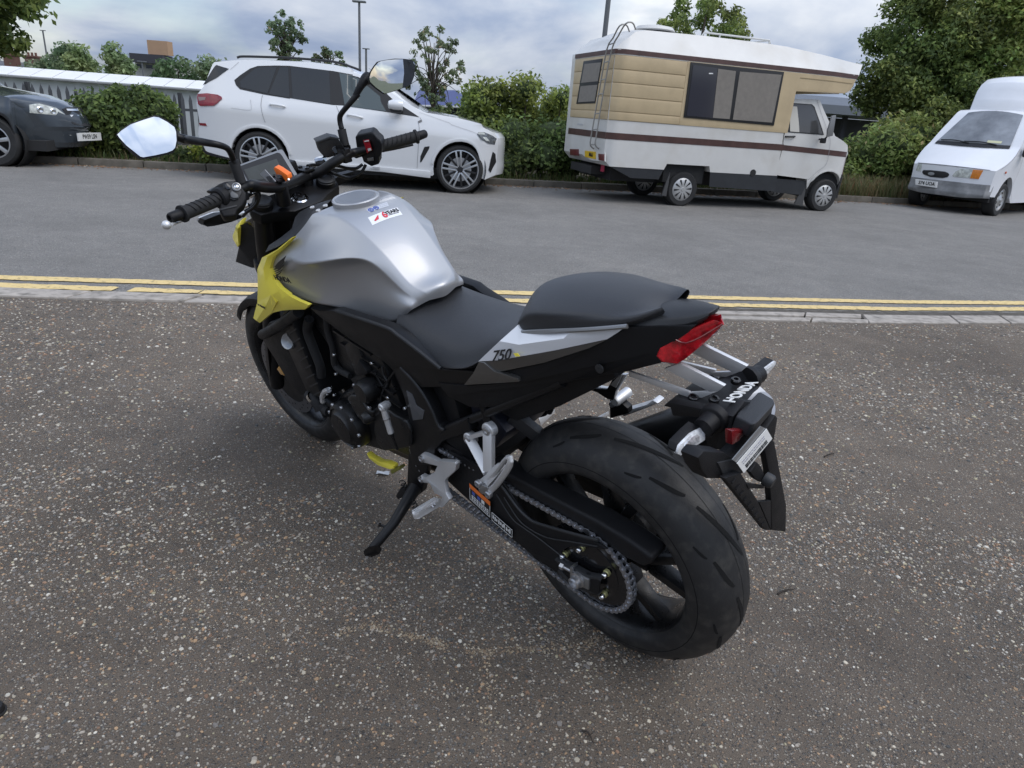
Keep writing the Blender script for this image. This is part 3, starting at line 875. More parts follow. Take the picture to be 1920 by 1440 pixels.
for i, u in enumerate((.05, .14, .22, .33, .42, .5, .57, .70, .78, .86)):
    sticker('pictogram', sub_quad(W2, u, u + .055, .2 + .08 * (i % 3), .62 + .08 * (i % 2)), WHITE, .0018, swing)

# ---------------------------------------------------------------- tank
T1 = [(.844,.106,.994),(.796,.098,.998),(.756,.086,.999),(.697,.08,.974),(.63,.071,.931),(.584,.066,.889),(.542,.064,.847),(.509,.045,.837),(.512,.042,.814)]
T2 = [(.849,.15,.959),(.798,.15,.961),(.757,.144,.96),(.707,.12,.945),(.636,.088,.928),(.589,.078,.886),(.544,.073,.842),(.516,.056,.829),(.518,.054,.811)]
T3 = [(.937,.194,.897),(.84,.196,.914),(.817,.198,.894),(.716,.16,.916),(.646,.108,.926),(.601,.088,.878),(.548,.08,.837),(.523,.066,.823),(.525,.064,.806)]
T3b = [(.946,.198,.885),(.886,.198,.875),(.828,.193,.878),(.746,.146,.891),(.687,.098,.893),(.618,.088,.856),(.55,.084,.828),(.526,.074,.819),(.528,.073,.804)]
T4 = [(.969,.2,.858),(.942,.194,.833),(.871,.178,.825),(.78,.146,.834),(.717,.108,.823),(.615,.102,.811),(.545,.098,.814),(.527,.088,.813),(.529,.087,.803)]
T5 = [(.966,.2,.828),(.925,.192,.8),(.849,.176,.777),(.771,.145,.777),(.709,.113,.753),(.613,.106,.752),(.571,.101,.775),(.548,.092,.791),(.551,.09,.785)]
T6 = [(a[0], a[1] * .90, a[2] - .012) for a in T5]
T0 = [(a[0] - .012 + .01 * (i == 0), 0.0, a[2] + .004) for i, a in enumerate(T1)]
T0[-2] = (.488, 0, .850); T0[-1] = (.500, 0, .810)
T05 = [((a[0] + b[0]) / 2, a[1] * .55, b[2] * .5 + a[2] * .5 + .001) for a, b in zip(T1, T0)]
rows = [T0, T05, T1, T2, T3, T3b, T4, T5, T6]
W_ = len(T1)
cr = []
for j in range(W_ - 1):
    cr.append((2 * W_ + j, 2 * W_ + j + 1, 1.0 if j > 1 else .6))
    cr.append((7 * W_ + j, 7 * W_ + j + 1, .9))
    if j >= 1: cr.append((4 * W_ + j, 4 * W_ + j + 1, 1.0 if j < 4 else .5))
for i in range(len(rows) - 1): cr.append((i * W_ + 2, (i + 1) * W_ + 2, .12)) if i in (3,) else None
tank = cage('fuel_tank', grid(rows), SILV, bike, 3, cr)
tank['label'] = 'faceted silver fuel tank with knee recesses'
# filler cap
capc = Vector((.801,0,1.01)); 
capn = Vector((-.02, 0, 1)).normalized()
part('filler_ring', lathe([(.060, -.014), (.0605, .000), (.0575, .0025), (.053, .0020), (.0515, .0005)], capc + capn * .001, capn, 48), SILV, tank)
part('filler_cap', lathe([(.0515, -.004), (.051, .0018), (.045, .0032), (.042, .0020), (.036, .0018), (.0, .0024)], capc + capn * .001, capn, 48), mat('cap_grey', (.30, .305, .315), .38, metal=.75), tank)
for p in [(.875,.085,.998),(.808,.085,1.012),(.849,.085,.994)]:
    bolt(Vector(p) + Vector((0, 0, .001)), (0, .1, 1), .006, .004, ALU, tank)
# front cover between tank and fork
FC = [(.878,.05,1.003),(.863,.09,.992),(.849,.115,.98),(.852,.13,.968),(.86,.145,.957),(.876,.16,.946),(.925,.18,.92),(1.008,.185,.888),(1.015,.165,.901),(.976,.14,.924),(.949,.12,.944),(.964,.095,.965),(.964,.08,.973),(.923,.06,.991)]
both('front_cover', prism(FC, (0, -.03, 0)), GREYP, bevel=.006)
part('tank_front', prism([(.93, .10, .97), (.99, .09, .93), (1.03, .08, .80), (.93, .10, .72), (.80, .10, .80), (.84, .10, .97)], (0, -.20, 0)), BLKM, bevel=.02)
# tank badge: five feathers and a word
BP = [(.941,.201,.85),(.84,.199,.922)]
FEA = ([(.924,.202,.874),(.898,.201,.891),(.843,.2,.92),(.871,.2,.896),(.911,.201,.871)], [(.939,.202,.862),(.908,.201,.878),(.866,.2,.903),(.862,.2,.9),(.901,.201,.873)], [(.941,.202,.856),(.909,.201,.87),(.871,.2,.891),(.878,.2,.884),(.908,.201,.866)], [(.94,.202,.851),(.913,.201,.863),(.883,.2,.876),(.892,.2,.869),(.915,.201,.859)], [(.936,.202,.848),(.915,.201,.857),(.897,.2,.866),(.904,.2,.86),(.924,.201,.849)])
for P in FEA:
    part('badge_feather', prism([Vector(p) + Vector((0, .004, 0)) for p in P], (0, .0012, 0)), BLACKPRINT, tank)
wx = Vector((.864,.205,.85)) - Vector((.927,.207,.844))
text('badge_word', 'HONDA', .021, BLACKPRINT, tank, basis((Vector((.864,.205,.85)) + Vector((.927,.207,.844))) / 2 + Vector((0, .003, 0)), wx, (-.2, .1, 1)), .0006, 1.0, 0, .0004)

# warranty sticker and certification sticker on the top panel
def top_quad(P, lift):
    n = (Vector(P[1]) - Vector(P[0])).cross(Vector(P[3]) - Vector(P[0])).normalized()
    if n.z < 0: n = -n
    return [Vector(p) + n * lift for p in P], n
tn = Vector((-0.4745, 0.0000, 0.8802)).normalized()

S1 = [(.707,.036,.986),(.706,-.055,.986),(.681,-.049,.972),(.683,.043,.973)]
S2 = [(.73,.02,.999),(.733,-.046,1),(.718,-.039,.992),(.718,.022,.993)]
bpy.context.view_layer.update()
tank_eval = tank.evaluated_get(bpy.context.evaluated_depsgraph_get())
def on_tank(p, lift, d=None):
    d = d or tn
    ok, loc, nn, _ = tank_eval.ray_cast(Vector(p) + d * .08, -d, distance=.3)
    return (loc + d * lift, nn) if ok else (Vector(p), d)
def tsticker(name, P, m, lift=.0004, nu=10, nv=5):
    rows_ = [[on_tank(quad_pt(P, i / nu, j / nv), lift)[0] for i in range(nu + 1)] for j in range(nv + 1)]
    return part(name, grid(rows_), m, tank, smooth=60)
tsticker('warranty_sticker', S1, mat('sticker_white', (.74, .75, .77), .4), .0005)
tsticker('certificate_sticker', S2, mat('sticker_film', (.52, .54, .58), .3), .0005)
sx_ = (Vector(S1[1]) - Vector(S1[0])).normalized(); sy_ = tn.cross(sx_)
def sp(P, u, v, lift=.0009): return on_tank(quad_pt(P, u, v), lift)[0]
def at_sticker(P, u, v, lift=.0012):
    q, nn = on_tank(quad_pt(P, u, v), lift); xx = (sx_ - nn * sx_.dot(nn)).normalized()
    return basis(q, xx, nn.cross(xx))
text('sticker_numeral', '6', .030, REDPRINT, tank, at_sticker(S1, .47, .46), .0003, .9, .1, .0008)
text('sticker_word', 'YEARS', .0165, BLACKPRINT, tank, at_sticker(S1, .74, .34, .0016), .0003, .9, 0, .0003)
for u in range(12): tsticker('small_print', sub_quad(S1, .58 + u * .03, .60 + u * .03, .58, .68), BLACKPRINT, .0010, 1, 1)
for k in range(5):
    a = sp(S1, .13 + .012 * k, .68 - .02 * k, .0010); b = sp(S1, .30 - .01 * k, .22 + .1 * k, .0010)
    part('sticker_feather', bar(a, b, .0045, .0006, tn, .5), REDPRINT, tank)
for u in (.15, .40):
    q, nn = on_tank(quad_pt(S2, u, .5), .0008)
    part('sticker_roundel', lathe([(.0075, 0), (.0075, .0004), (.0045, .0004), (.0045, 0)], q, nn, 20, closed=True), BLUEPRINT, tank)
    text('sticker_glyph', 'K' if u < .3 else 'M', .008, BLUEPRINT, tank, at_sticker(S2, u, .5))
for u in (.60, .80):
    for q in ((u, u + .15, .25, .29), (u, u + .15, .72, .76), (u, u + .012, .25, .76), (u + .14, u + .15, .25, .5)): tsticker('outline', sub_quad(S2, *q), mat('grey_print', (.3, .3, .34), .5), .0009, 2, 1)

# ---------------------------------------------------------------- yellow shrouds
YS_in = [(.852,.172,.952),(.882,.186,.928),(.923,.204,.899),(.952,.208,.864),(.947,.21,.833),(.922,.211,.816),(.889,.208,.803),(.82,.194,.787)]
YS_mid = [(.843,.176,.956),(.886,.194,.927),(.932,.214,.902),(.963,.22,.866),(.973,.222,.826),(.958,.224,.794),(.954,.218,.771),(.851,.192,.771)]
YS_out = [(.853,.172,.954),(.922,.186,.915),(.987,.204,.886),(1.031,.208,.845),(1.061,.208,.792),(1.108,.206,.727),(1.123,.205,.691),(.984,.196,.729)]
YS_low = [(.864,.168,.95),(.95,.176,.904),(1.025,.19,.871),(1.076,.192,.827),(1.107,.192,.771),(1.147,.196,.707),(1.193,.2,.649),(1.093,.198,.682)]
g1 = grid([YS_in, YS_mid, YS_out])
both('shroud', g1, YELP, smooth=24)
cv = [(.958,.224,.794),(.954,.218,.771),(1.059,.21,.701),(1.149,.203,.648),(1.185,.203,.65),(1.146,.207,.69),(1.108,.206,.727)]
def solid_panel(name, rowsL, m, t=.012, sm=30):
    V, F = grid(rowsL)
    inner = [(v[0], v[1] - t, v[2]) for v in V]
    n = len(V)
    F2 = F + [[i + n for i in reversed(f)] for f in F]
    bm_edges = {}
    for f in F:
        for a, b in zip(f, f[1:] + f[:1]): bm_edges.setdefault(tuple(sorted((a, b))), []).append((a, b))
    for k, v in bm_edges.items():
        if len(v) == 1: a, b = v[0]; F2.append([b, a, a + n, b + n])
    return both(name, (V + inner, F2), m, smooth=sm)
for o_ in [o for o in bike.children if o.name.startswith('shroud')]: bpy.data.objects.remove(o_)
yel = solid_panel('shroud', [YS_in[:7], YS_mid[:7], YS_out[:7]], YELP)
yel[0]['label'] = 'yellow side shroud below the tank badge'
LOWA = [(1.108,.206,.727),(1.147,.205,.689),(1.183,.203,.655)]
LOWB = [(.958,.224,.794),(1.024,.219,.744),(1.157,.207,.655)]
LOWC = [(.953,.219,.77),(1.035,.206,.712),(1.155,.2,.645)]
solid_panel('shroud_tip', [LOWA, LOWB, LOWC], YELP, .010)
WNGA = [(.922,.211,.815),(.889,.208,.802),(.854,.202,.793),(.821,.194,.786)]
WNGB = [(.951,.223,.794),(.921,.213,.776),(.88,.202,.774),(.838,.192,.774)]
WNGC = [(1.035,.206,.712),(.979,.198,.731),(.924,.194,.746),(.859,.19,.762)]
solid_panel('shroud_wing', [WNGA, WNGB, WNGC], YELP, .010)
text('shroud_word', 'HORNET', .013, BLACKPRINT, yel[0], basis(Vector((1.056,.217,.733)) + Vector((0, .0025, 0)), Vector((1.035,.217,.734)) - Vector((1.075,.215,.733)), (-.3, .2, 1)), .0004, 1.0, .25)

# ---------------------------------------------------------------- seats
R0 = [(.585, 0, .808), (.51, 0, .797), (.43, 0, .790), (.345, 0, .792), (.27, 0, .807), (.19, 0, .842)]
R1 = [(.580, .06, .803), (.505, .062, .793), (.425, .066, .786), (.34, .07, .789), (.268, .07, .804), (.19, .064, .842)]
R2 = [(.568, .096, .790), (.490, .104, .780), (.410, .116, .772), (.325, .122, .776), (.262, .118, .795), (.188, .104, .842)]
R3 = [(.563, .114, .772), (.483, .127, .756), (.402, .138, .744), (.318, .141, .748), (.256, .136, .770), (.180, .120, .835)]
R4 = [(.557,.122,.758),(.47,.137,.737),(.381,.147,.72),(.319,.148,.741),(.262,.147,.761),(.181,.128,.837)]
R5 = [(a[0], a[1] - .02, a[2] - .012) for a in R4]
rows = [R0, R1, R2, R3, R4, R5]; W_ = 6
seat = cage('rider_seat', grid(rows), VINYL, bike, 3, [(4 * W_ + j, 4 * W_ + j + 1, .8) for j in range(5)] + [(2 * W_ + j, 2 * W_ + j + 1, .15) for j in range(5)])
P2 = [(.148,.104,.889),(.118,.112,.916),(.063,.107,.927),(.014,.099,.936),(-.035,.084,.941),(-.082,.066,.944),(-.127,.036,.954)]
P0 = [(.216, 0, .878), (.188, 0, .926), (.105, 0, .948), (.035, 0, .954), (-.030, 0, .956), (-.084, 0, .955), (-.120, 0, .936)]
P1 = [(p[0] * .62 + q[0] * .38, p[1] * .60, p[2] * .45 + q[2] * .55 + .003) for p, q in zip(P2, P0)]
P3 = [(.151,.106,.878),(.138,.108,.888),(.066,.11,.908),(.011,.104,.924),(-.044,.091,.934),(-.1,.076,.948),(-.134,.042,.964)]
P4 = [(.151,.108,.872),(.132,.112,.873),(.068,.11,.892),(.012,.104,.908),(-.044,.092,.922),(-.1,.076,.937),(-.138,.04,.957)]
P5 = [(a[0], a[1] * .8, a[2] - .012) for a in P4]
rows = [P0, P1, P2, P3, P4, P5]; W_ = 7
pil = cage('pillion_seat', grid(rows), VINYL2, bike, 3, [(4 * W_ + j, 4 * W_ + j + 1, .8) for j in range(6)] + [(2 * W_ + j, 2 * W_ + j + 1, .35) for j in range(1, 5)] + [(i * W_ + 1, (i + 1) * W_ + 1, .2) for i in range(3)])
pil['label'] = 'raised black pillion seat pad'
part('seat_base', tube([(.134,.113,.869),(.066,.113,.891),(.006,.106,.907),(-.046,.095,.92),(-.093,.082,.932)], .0045, 8, 3), ALUD, bike)

# ---------------------------------------------------------------- tail
TL1 = [(.146,.112,.88),(.133,.114,.872),(.012,.104,.906),(-.083,.07,.925)]
TL2 = [(.234,.15,.789),(.17,.148,.812),(.041,.124,.863),(-.05,.084,.895)]
TLm = [(.174,.138,.849),(.118,.14,.859),(.023,.117,.89),(-.069,.077,.911)]
solid_panel('side_panel', [TL1, TLm, TL2], SILVW, .012, 30)
sx7 = Vector((.134,.142,.833)) - Vector((.201,.146,.807))
text('panel_number', '750', .030, BLACKPRINT, bike, basis(Vector((.165,.146,.822)) + Vector((0, .004, .002)), sx7, (.1, -.35, 1)), .0005, 1.25, .45, .0004)
part('panel_accent', prism([Vector(p) + Vector((0, .004, .001)) for p in [(.13,.141,.838),(.119,.141,.842),(.113,.141,.837),(.124,.142,.833)]], (0, .0008, 0)), YELP)
TG1 = [(.234,.15,.789),(.17,.148,.811),(.041,.124,.862),(-.05,.084,.894)]
TG2 = [(.232,.15,.785),(.189,.144,.775),(.071,.125,.827),(-.021,.102,.876)]
solid_panel('side_panel_lower', [TG1, TG2], GREYPAINT, .012, 30)
FIN = [(.231,.152,.789),(.214,.153,.794),(.19,.149,.779),(.133,.141,.778),(.131,.139,.77),(.183,.14,.749),(.297,.15,.708),(.254,.153,.755)]
both('panel_fin', prism(FIN, (0, -.012, 0)), GREYPAINT, bevel=.002)
SIDE = [(.203,.138,.765),(.076,.12,.822),(-.016,.096,.871),(-.051,.083,.895),(-.085,.069,.923),(-.142,.053,.934),(-.195,.036,.941),(-.184,.044,.926),(-.14,.06,.884),(-.148,.062,.867),(-.08,.072,.831),(-.03,.092,.815),(.026,.098,.788),(.092,.106,.748),(.166,.112,.703),(.242,.118,.654),(.317,.128,.63),(.379,.136,.64),(.403,.142,.672),(.305,.142,.7),(.188,.136,.744),(.141,.134,.765)]
both('tail_side', prism(SIDE, (0, -.05, 0)), BLKM, bevel=.003)
d_ = Vector((-.038,.093,.835))
part('clip', lathe([(.009, 0), (.009, .003), (.006, .004), (0, .002)], d_, (0, 1, 0), 16), GREYP)
# tail cowl, satin grey on top
C3 = [(-.084,.068,.922),(-.141,.052,.933),(-.183,.038,.939),(-.209,.018,.956)]
C0 = [(C3[0][0] + .006, 0, C3[0][2] + .016), (C3[1][0] + .004, 0, C3[1][2] + .020), (C3[2][0] + .002, 0, C3[2][2] + .021), (-.213, 0, .963)]
C1 = [(q[0] * .6 + p[0] * .4, p[1] * .48, q[2] - .002) for p, q in zip(C3, C0)]
C2 = [(p[0], p[1] * .86, p[2] * .45 + q[2] * .55) for p, q in zip(C3, C0)]
C4 = [(a[0] + .004, a[1] - .006, a[2] - .014) for a in C3]
rows = [C0, C1, C2, C3, C4]; W_ = 4
cage('tail_cowl', grid(rows), GREYP, bike, 3, [(3 * W_ + j, 3 * W_ + j + 1, .9) for j in range(3)] + [(i * W_ + 3, (i + 1) * W_ + 3, .9) for i in range(4)] + [(2 * W_ + j, 2 * W_ + j + 1, .4) for j in range(3)], thick=.008)
# tail light: V-shaped red lens
LT = [(-.215,.012,.957),(-.204,.022,.951),(-.188,.036,.932),(-.169,.047,.913),(-.146,.059,.895),(-.142,.063,.88),(-.153,.062,.871),(-.172,.05,.868),(-.18,.042,.874),(-.201,.024,.899),(-.208,.015,.909),(-.226,.002,.937),(-.228,0,.946),(-.22,.004,.952)]
LT = [(p[0], p[1], p[2] - (.010 if i in (0, 1, 12, 13) else 0)) for i, p in enumerate(LT)]
LT2 = [(p[0] + .030, p[1] * .80, p[2] - .016) for p in LT]
n_ = len(LT)
lampV = LT + LT2
lampF = [list(range(n_)), list(range(2 * n_ - 1, n_ - 1, -1))] + [[i, n_ + i, n_ + (i + 1) % n_, (i + 1) % n_] for i in range(n_)]
tl, _ = both('tail_light', (lampV, lampF), REDL, bevel=.004, smooth=50)
tl['label'] = 'angular red tail light lens'
part('lens_divider', tube([(-.168,.05,.913),(-.183,.043,.908),(-.203,.029,.919),(-.227,.004,.939)], .0016, 6, 2), REDR, tl)
part('under_tail', prism([(-.05, .058, .872), (-.14, .050, .880), (-.17, .03, .91), (-.10, .04, .92), (0, .05, .90)], (0, -.10, 0)), BLK, bevel=.005)

# ---------------------------------------------------------------- plate bracket
for sy in (1, -1):
    arm = cat(prism([(-.14,.042,.843),(-.172,.042,.865),(-.257,.042,.849),(-.247,.042,.835),(-.23,.042,.828)], (0, -.008, 0)), bar((-.062,.036,.804), (-.195,.044,.811), .006, .012, (0, 0, 1)), prism([(-.187,.044,.811),(-.23,.042,.828),(-.247,.042,.835),(-.217,.044,.811),(-.194,.044,.805)], (0, -.006, 0)))
    part('plate_stay', arm if sy > 0 else mirr(arm), ALU, bevel=.0015)
# fender body
FB = [(-.172,.075,.805),(-.198,.062,.826),(-.263,.05,.854),(-.263,.046,.858),(-.31,.03,.852),(-.299,.085,.83),(-.289,.085,.753),(-.257,.085,.746),(-.25,.085,.772),(-.241,.085,.824),(-.176,.08,.777)]
top_l = [(-.174,.078,.807),(-.255,.088,.826),(-.302,.09,.834)]
top_r = [(-.149,-.078,.772),(-.219,-.088,.797),(-.258,-.09,.78)]
TOPF = [(v[0], v[1], v[2]) for v in top_l] + [(v[0], v[1], v[2]) for v in reversed(top_r)]
fend = part('rear_fender', prism(TOPF, (.012, 0, -.016)), BLKM, bevel=.005)
fside = [(-.179,.086,.812),(-.254,.086,.824),(-.3,.086,.831),(-.296,.086,.795),(-.293,.086,.756),(-.259,.086,.748),(-.247,.086,.771),(-.249,.086,.807),(-.187,.086,.785)]
part('fender_side', prism(fside, (0, -.02, 0)), BLKM, fend, bevel=.004)
part('fender_back', prism([(-.3,.088,.831),(-.3,.051,.841),(-.3,-.059,.771),(-.3,-.053,.724),(-.3,.038,.714),(-.3,.101,.768)], (.02, 0, 0)), BLKM, fend, bevel=.004)
for p in [(-.205,.05,.807),(-.243,.048,.817),(-.191,-.048,.794),(-.231,-.048,.8)]:
    bolt(Vector(p) + Vector((0, 0, .0)), (-.15, 0, 1), .009, .008, GLOSSB, fend)
fn_ = (Vector(TOPF[2]) - Vector(TOPF[0])).cross(Vector(TOPF[-1]) - Vector(TOPF[0])).normalized(); fn_ = fn_ if fn_.z > 0 else -fn_
HW = [(-.281,.057,.83),(-.271,-.025,.812)]
text('fender_word', 'HONDA', .027, WHITE, fend, basis((Vector(HW[0]) + Vector(HW[1])) / 2 + fn_ * .009, Vector(HW[1]) - Vector(HW[0]), fn_.cross(Vector(HW[1]) - Vector(HW[0]))), .0006, 1.12, 0, .0006)
# plate lamp housing
LH = [(-.29,.06,.81),(-.285,-.03,.809),(-.3,-.06,.78),(-.303,-.06,.772),(-.301,-.005,.768),(-.307,.02,.777),(-.306,.05,.799)]
part('plate_lamp', prism([(-.309,.098,.841),(-.304,.08,.837),(-.287,-.021,.814),(-.29,-.026,.813),(-.323,-.001,.825),(-.333,.015,.83),(-.346,.097,.848),(-.347,.111,.851),(-.342,.115,.85)], (.006, 0, -.026)), GREYP, fend, bevel=.007, seg=3)
part('rear_reflector', prism([(-.328,.146,.85),(-.328,.095,.822),(-.328,.118,.814),(-.328,.141,.82)], (.012, 0, 0)), REDR, fend, bevel=.002)
# lower plate holder with wings
PH = [(-.335,.253,.87),(-.335,.237,.873),(-.335,.176,.831),(-.335,.147,.801),(-.335,.04,.794),(-.335,.01,.804),(-.335,0,.792),(-.335,.004,.748),(-.335,.107,.747),(-.335,.167,.774),(-.335,.22,.81),(-.335,.24,.839)]
hold = part('plate_holder', prism(PH, (.03, 0, .0)), BLKM, bevel=.004)
part('holder_face', prism([(-.338,.201,.829),(-.338,.153,.805),(-.338,.115,.753),(-.338,.173,.779)], (.01, 0, 0)), GREYP, hold, bevel=.002)
part('holder_leg', prism([(-.35,.2,.805),(-.35,.149,.782),(-.35,.118,.734),(-.35,.075,.67),(-.35,.007,.551),(-.35,.031,.57)], (.012, 0, 0)), BLKM, hold, bevel=.003)
part('holder_leg', prism([(-.35,.059,.791),(-.35,.039,.774),(-.35,-.049,.571),(-.35,-.064,.492),(-.35,.005,.55),(-.35,.023,.633),(-.35,.048,.719),(-.35,.07,.772)], (.012, 0, 0)), BLKM, hold, bevel=.003)
part('holder_plate', prism([(-.351,.075,.67),(-.351,.027,.639),(-.351,.01,.555)], (.008, 0, 0)), BLKM, hold, bevel=.002)
part('holder_bridge', prism([(-.352,.13,.747),(-.352,.117,.739),(-.352,.063,.697),(-.352,.062,.69),(-.352,.121,.731)], (.008, 0, 0)), BLKM, hold, bevel=.002)
part('holder_bridge', prism([(-.352,.121,.765),(-.352,.1,.772),(-.352,.083,.752),(-.352,.062,.715),(-.352,.076,.713),(-.352,.1,.737)], (.010, 0, 0)), BLKM, hold, bevel=.003)
part('holder_boss', lathe([(.012, 0), (.012, .012), (.009, .016), (0, .016)], Vector((-.352,.067,.717)), (-1, 0, -.2), 16), GREYP, hold)
for k in range(9):
    a = Vector((-.351,.179,.784)).lerp(Vector((-.35,.053,.6)), k / 8)
    part('leg_rib', box(a + Vector((-.0008, -.004, 0)), (.002, .012, .0025)), BLKM, hold)
# paper document in a clear sleeve taped on the holder
DOC = [(-.352, .072, .668), (-.352, -.088, .722), (-.352, -.088, .760), (-.352, .072, .706)]
DOC = [(-.352,.169,.814),(-.352,.079,.824),(-.352,.054,.79),(-.352,.144,.779)]
part('paper_label', prism(DOC, (.0012, 0, 0)), mat('paper', (.70, .70, .68), .6), hold)
part('clear_sleeve', prism([(-.35,.181,.828),(-.35,.097,.839),(-.35,.075,.821),(-.35,.164,.81)], (.0015, 0, 0)), TAPE, hold)
for k in range(22):
    u = .12 + k * .034
    part('barcode_bar', prism(sub_quad(DOC, u, u + rnd.uniform(.008, .02), .60, .88), (-.0008, 0, 0)), BLACKPRINT, hold)
for v_ in (.2, .36):
    u = .1
    while u < .8:
        w_ = rnd.uniform(.03, .12); part('print_line', prism(sub_quad(DOC, u, u + w_, v_, v_ + .05), (-.0008, 0, 0)), mat('grey_print', (.3, .3, .34), .5), hold); u += w_ + .03
# indicators
def indicator(side):
    tip0 = Vector((-.250, .172 * side, .786)); 
    if side > 0:
        lens = [(-.264,.19,.807),(-.264,.19,.803),(-.269,.188,.802),(-.275,.128,.798),(-.272,.122,.812),(-.264,.122,.815),(-.262,.15,.818),(-.262,.182,.815)]
        stem0, stem1 = Vector((-.269,.085,.818)), Vector((-.268,.125,.816))
    else:
        lens = [(-.242,-.125,.76),(-.239,-.13,.783),(-.234,-.195,.773),(-.238,-.196,.772),(-.238,-.195,.766),(-.242,-.135,.764)]
        stem0, stem1 = Vector((-.232,-.085,.785)), Vector((-.236,-.13,.778))
    st = part('indicator', cat(tube([stem0, stem0.lerp(stem1, .35), stem0.lerp(stem1, .4), stem1], [.026, .024, .018, .017], 14), prism([Vector(p) + Vector((.004, 0, .001)) for p in lens], (.016, 0, .002))), BLKM, fend, bevel=.002)
    part('indicator_lens', prism([Vector(p) for p in lens], (.008, 0, 0)), CLEAR, st, bevel=.003)
    part('indicator_lens', prism([Vector(p) * .55 + sum((Vector(q) for q in lens), Vector()) / len(lens) * .45 + Vector((-.0015, 0, 0)) for p in lens], (.002, 0, 0)), mat('lens_reflector', (.75, .76, .77), .12, metal=.6, var=.6, scale=150), st)
indicator(1); indicator(-1)

# ---------------------------------------------------------------- exhaust on the far side
sil = part('silencer', tube([(.30, -.150, .30), (.20, -.160, .36), (.05, -.172, .46), (-.10, -.180, .575), (-.17, -.182, .63), (-.20, -.182, .652)], [.042, .054, .060, .060, .055, .046], 24, 4), BLK)
part('silencer_end', tube([(-.165, -.182, .625), (-.215, -.183, .664)], [.0565, .050], 24), ALU, sil)
part('silencer_pipe', tube([(-.20, -.183, .652), (-.232, -.183, .676)], [.030, .028], 20), STEEL, sil)
hs = [(.134,-.215,.513),(.118,-.215,.521),(.057,-.22,.561),(.041,-.222,.579),(.026,-.222,.575),(.058,-.218,.55),(.119,-.212,.505)]
part('heat_shield', prism(hs, (0, .03, 0)), ALU, sil, bevel=.004)
part('heat_shield', prism([(.228,-.2,.446),(.176,-.2,.491),(.175,-.2,.48),(.2,-.2,.453)], (0, .03, 0)), ALU, sil, bevel=.003)
part('silencer_hanger', prism([(.135,-.15,.567),(.114,-.15,.578),(.082,-.15,.563),(.081,-.15,.548),(.136,-.15,.511)], (0, -.02, 0)), BLK, sil, bevel=.003)
bolt((.124,-.148,.56), (0, 1, 0), .008, .006, STEEL, sil)
# exhaust headers under the engine
for k in range(2):
    part('exhaust_header', tube([(1.02, .05 - .1 * k, .62), (1.10, .06 - .12 * k, .55), (1.12, .05 - .1 * k, .40), (1.02, .03 - .06 * k, .22), (.80, -.02, .16), (.55, -.08, .17), (.30, -.150, .30)], .020, 14, 5), mat('header_steel', (.16, .14, .12), .35, metal=.9), bike)

# ---------------------------------------------------------------- frame and side covers
FR = [(.873,.17,.754),(.821,.168,.759),(.751,.166,.776),(.542,.152,.78),(.514,.15,.771),(.461,.15,.757),(.364,.148,.726),(.278,.142,.747),(.249,.138,.749),(.313,.138,.694),(.422,.138,.651),(.478,.138,.629),(.547,.14,.666),(.581,.14,.646),(.633,.142,.665),(.745,.148,.688),(.847,.16,.731)]
fr = part('frame_spar', prism(FR, (0, -.03, 0)), BLK, bevel=.004)
part('frame_spar', mirr(prism(FR, (0, -.03, 0))), BLK, bevel=.004)
part('spar_edge', tube([(.74,.166,.779),(.638,.16,.781),(.54,.153,.78),(.512,.151,.771),(.46,.151,.757),(.369,.149,.726)], .0045, 8, 3), GREYP, fr)
MID = [(.623,.132,.649),(.554,.136,.662),(.511,.137,.643),(.479,.137,.62),(.453,.136,.579),(.438,.135,.533),(.421,.134,.525),(.385,.133,.55),(.329,.132,.596),(.327,.13,.559),(.445,.13,.478),(.488,.13,.431),(.509,.13,.37),(.614,.13,.319),(.609,.13,.378),(.575,.132,.465),(.572,.132,.53),(.577,.132,.585),(.595,.132,.633)]
mid = part('pivot_plate', prism(MID, (0, -.03, 0)), BLK, bevel=.004)
part('pivot_plate', mirr(prism(MID, (0, -.03, 0))), BLK, bevel=.004)
part('plate_edge', tube([(.548,.138,.663),(.506,.139,.642),(.475,.139,.615),(.452,.138,.575),(.438,.137,.532),(.42,.136,.527)], .004, 8, 3), GREYP, mid)
part('plate_lit_facet', prism([(.549,.137,.595),(.526,.137,.591),(.518,.137,.561),(.488,.137,.557),(.503,.137,.525),(.549,.137,.502),(.549,.137,.55)], (0, -.004, 0)), mat('lit_facet_grey', (.075, .078, .085), .4), mid, bevel=.002)  # paler grey paints the facet of the plate that catches light
SPAR_IN = [(.62, .10, .74), (.40, .11, .66), (.36, .11, .40), (.50, .10, .30), (.70, .09, .36), (.80, .09, .60)]
part('frame_core', prism(SPAR_IN, (0, -.20, 0)), BLKM, bevel=.01)
# sub-frame rails
both('subframe_rail', tube([(.446,.125,.508),(.346,.118,.575),(.172,.104,.694),(.056,.092,.773)], .0115, 10, 2), BLK)
both('subframe_strut', tube([(.30, .115, .70), (.27, .115, .57), (.31, .12, .48)], .010, 8, 2), BLK)
part('shock', cat(cyl((.47, 0, .66), (.42, 0, .36), .026, 16), tube([(.465 - .04 * i / 40 * 1.0 + 0.0 , .032 * math.sin(i * 1.05), .64 - .2 * i / 40 + .032 * .3 * math.cos(i * 1.05)) for i in range(41)], .005, 6)), BLK)
part('inner_tub', prism([(.28, .09, .80), (.33, .09, .62), (.22, .08, .60), (.10, .07, .68), (-.05, .06, .80), (0, .06, .88)], (0, -.16, 0)), BLKM, bevel=.01)
part('void_block', prism([(.37, .085, .66), (.37, .085, .53), (.30, .085, .49), (.25, .085, .56)], (0, -.17, 0)), mat('navy_void', (.012, .013, .022), .4), bevel=.008)  # added block, navy colour stands in for the dark void here
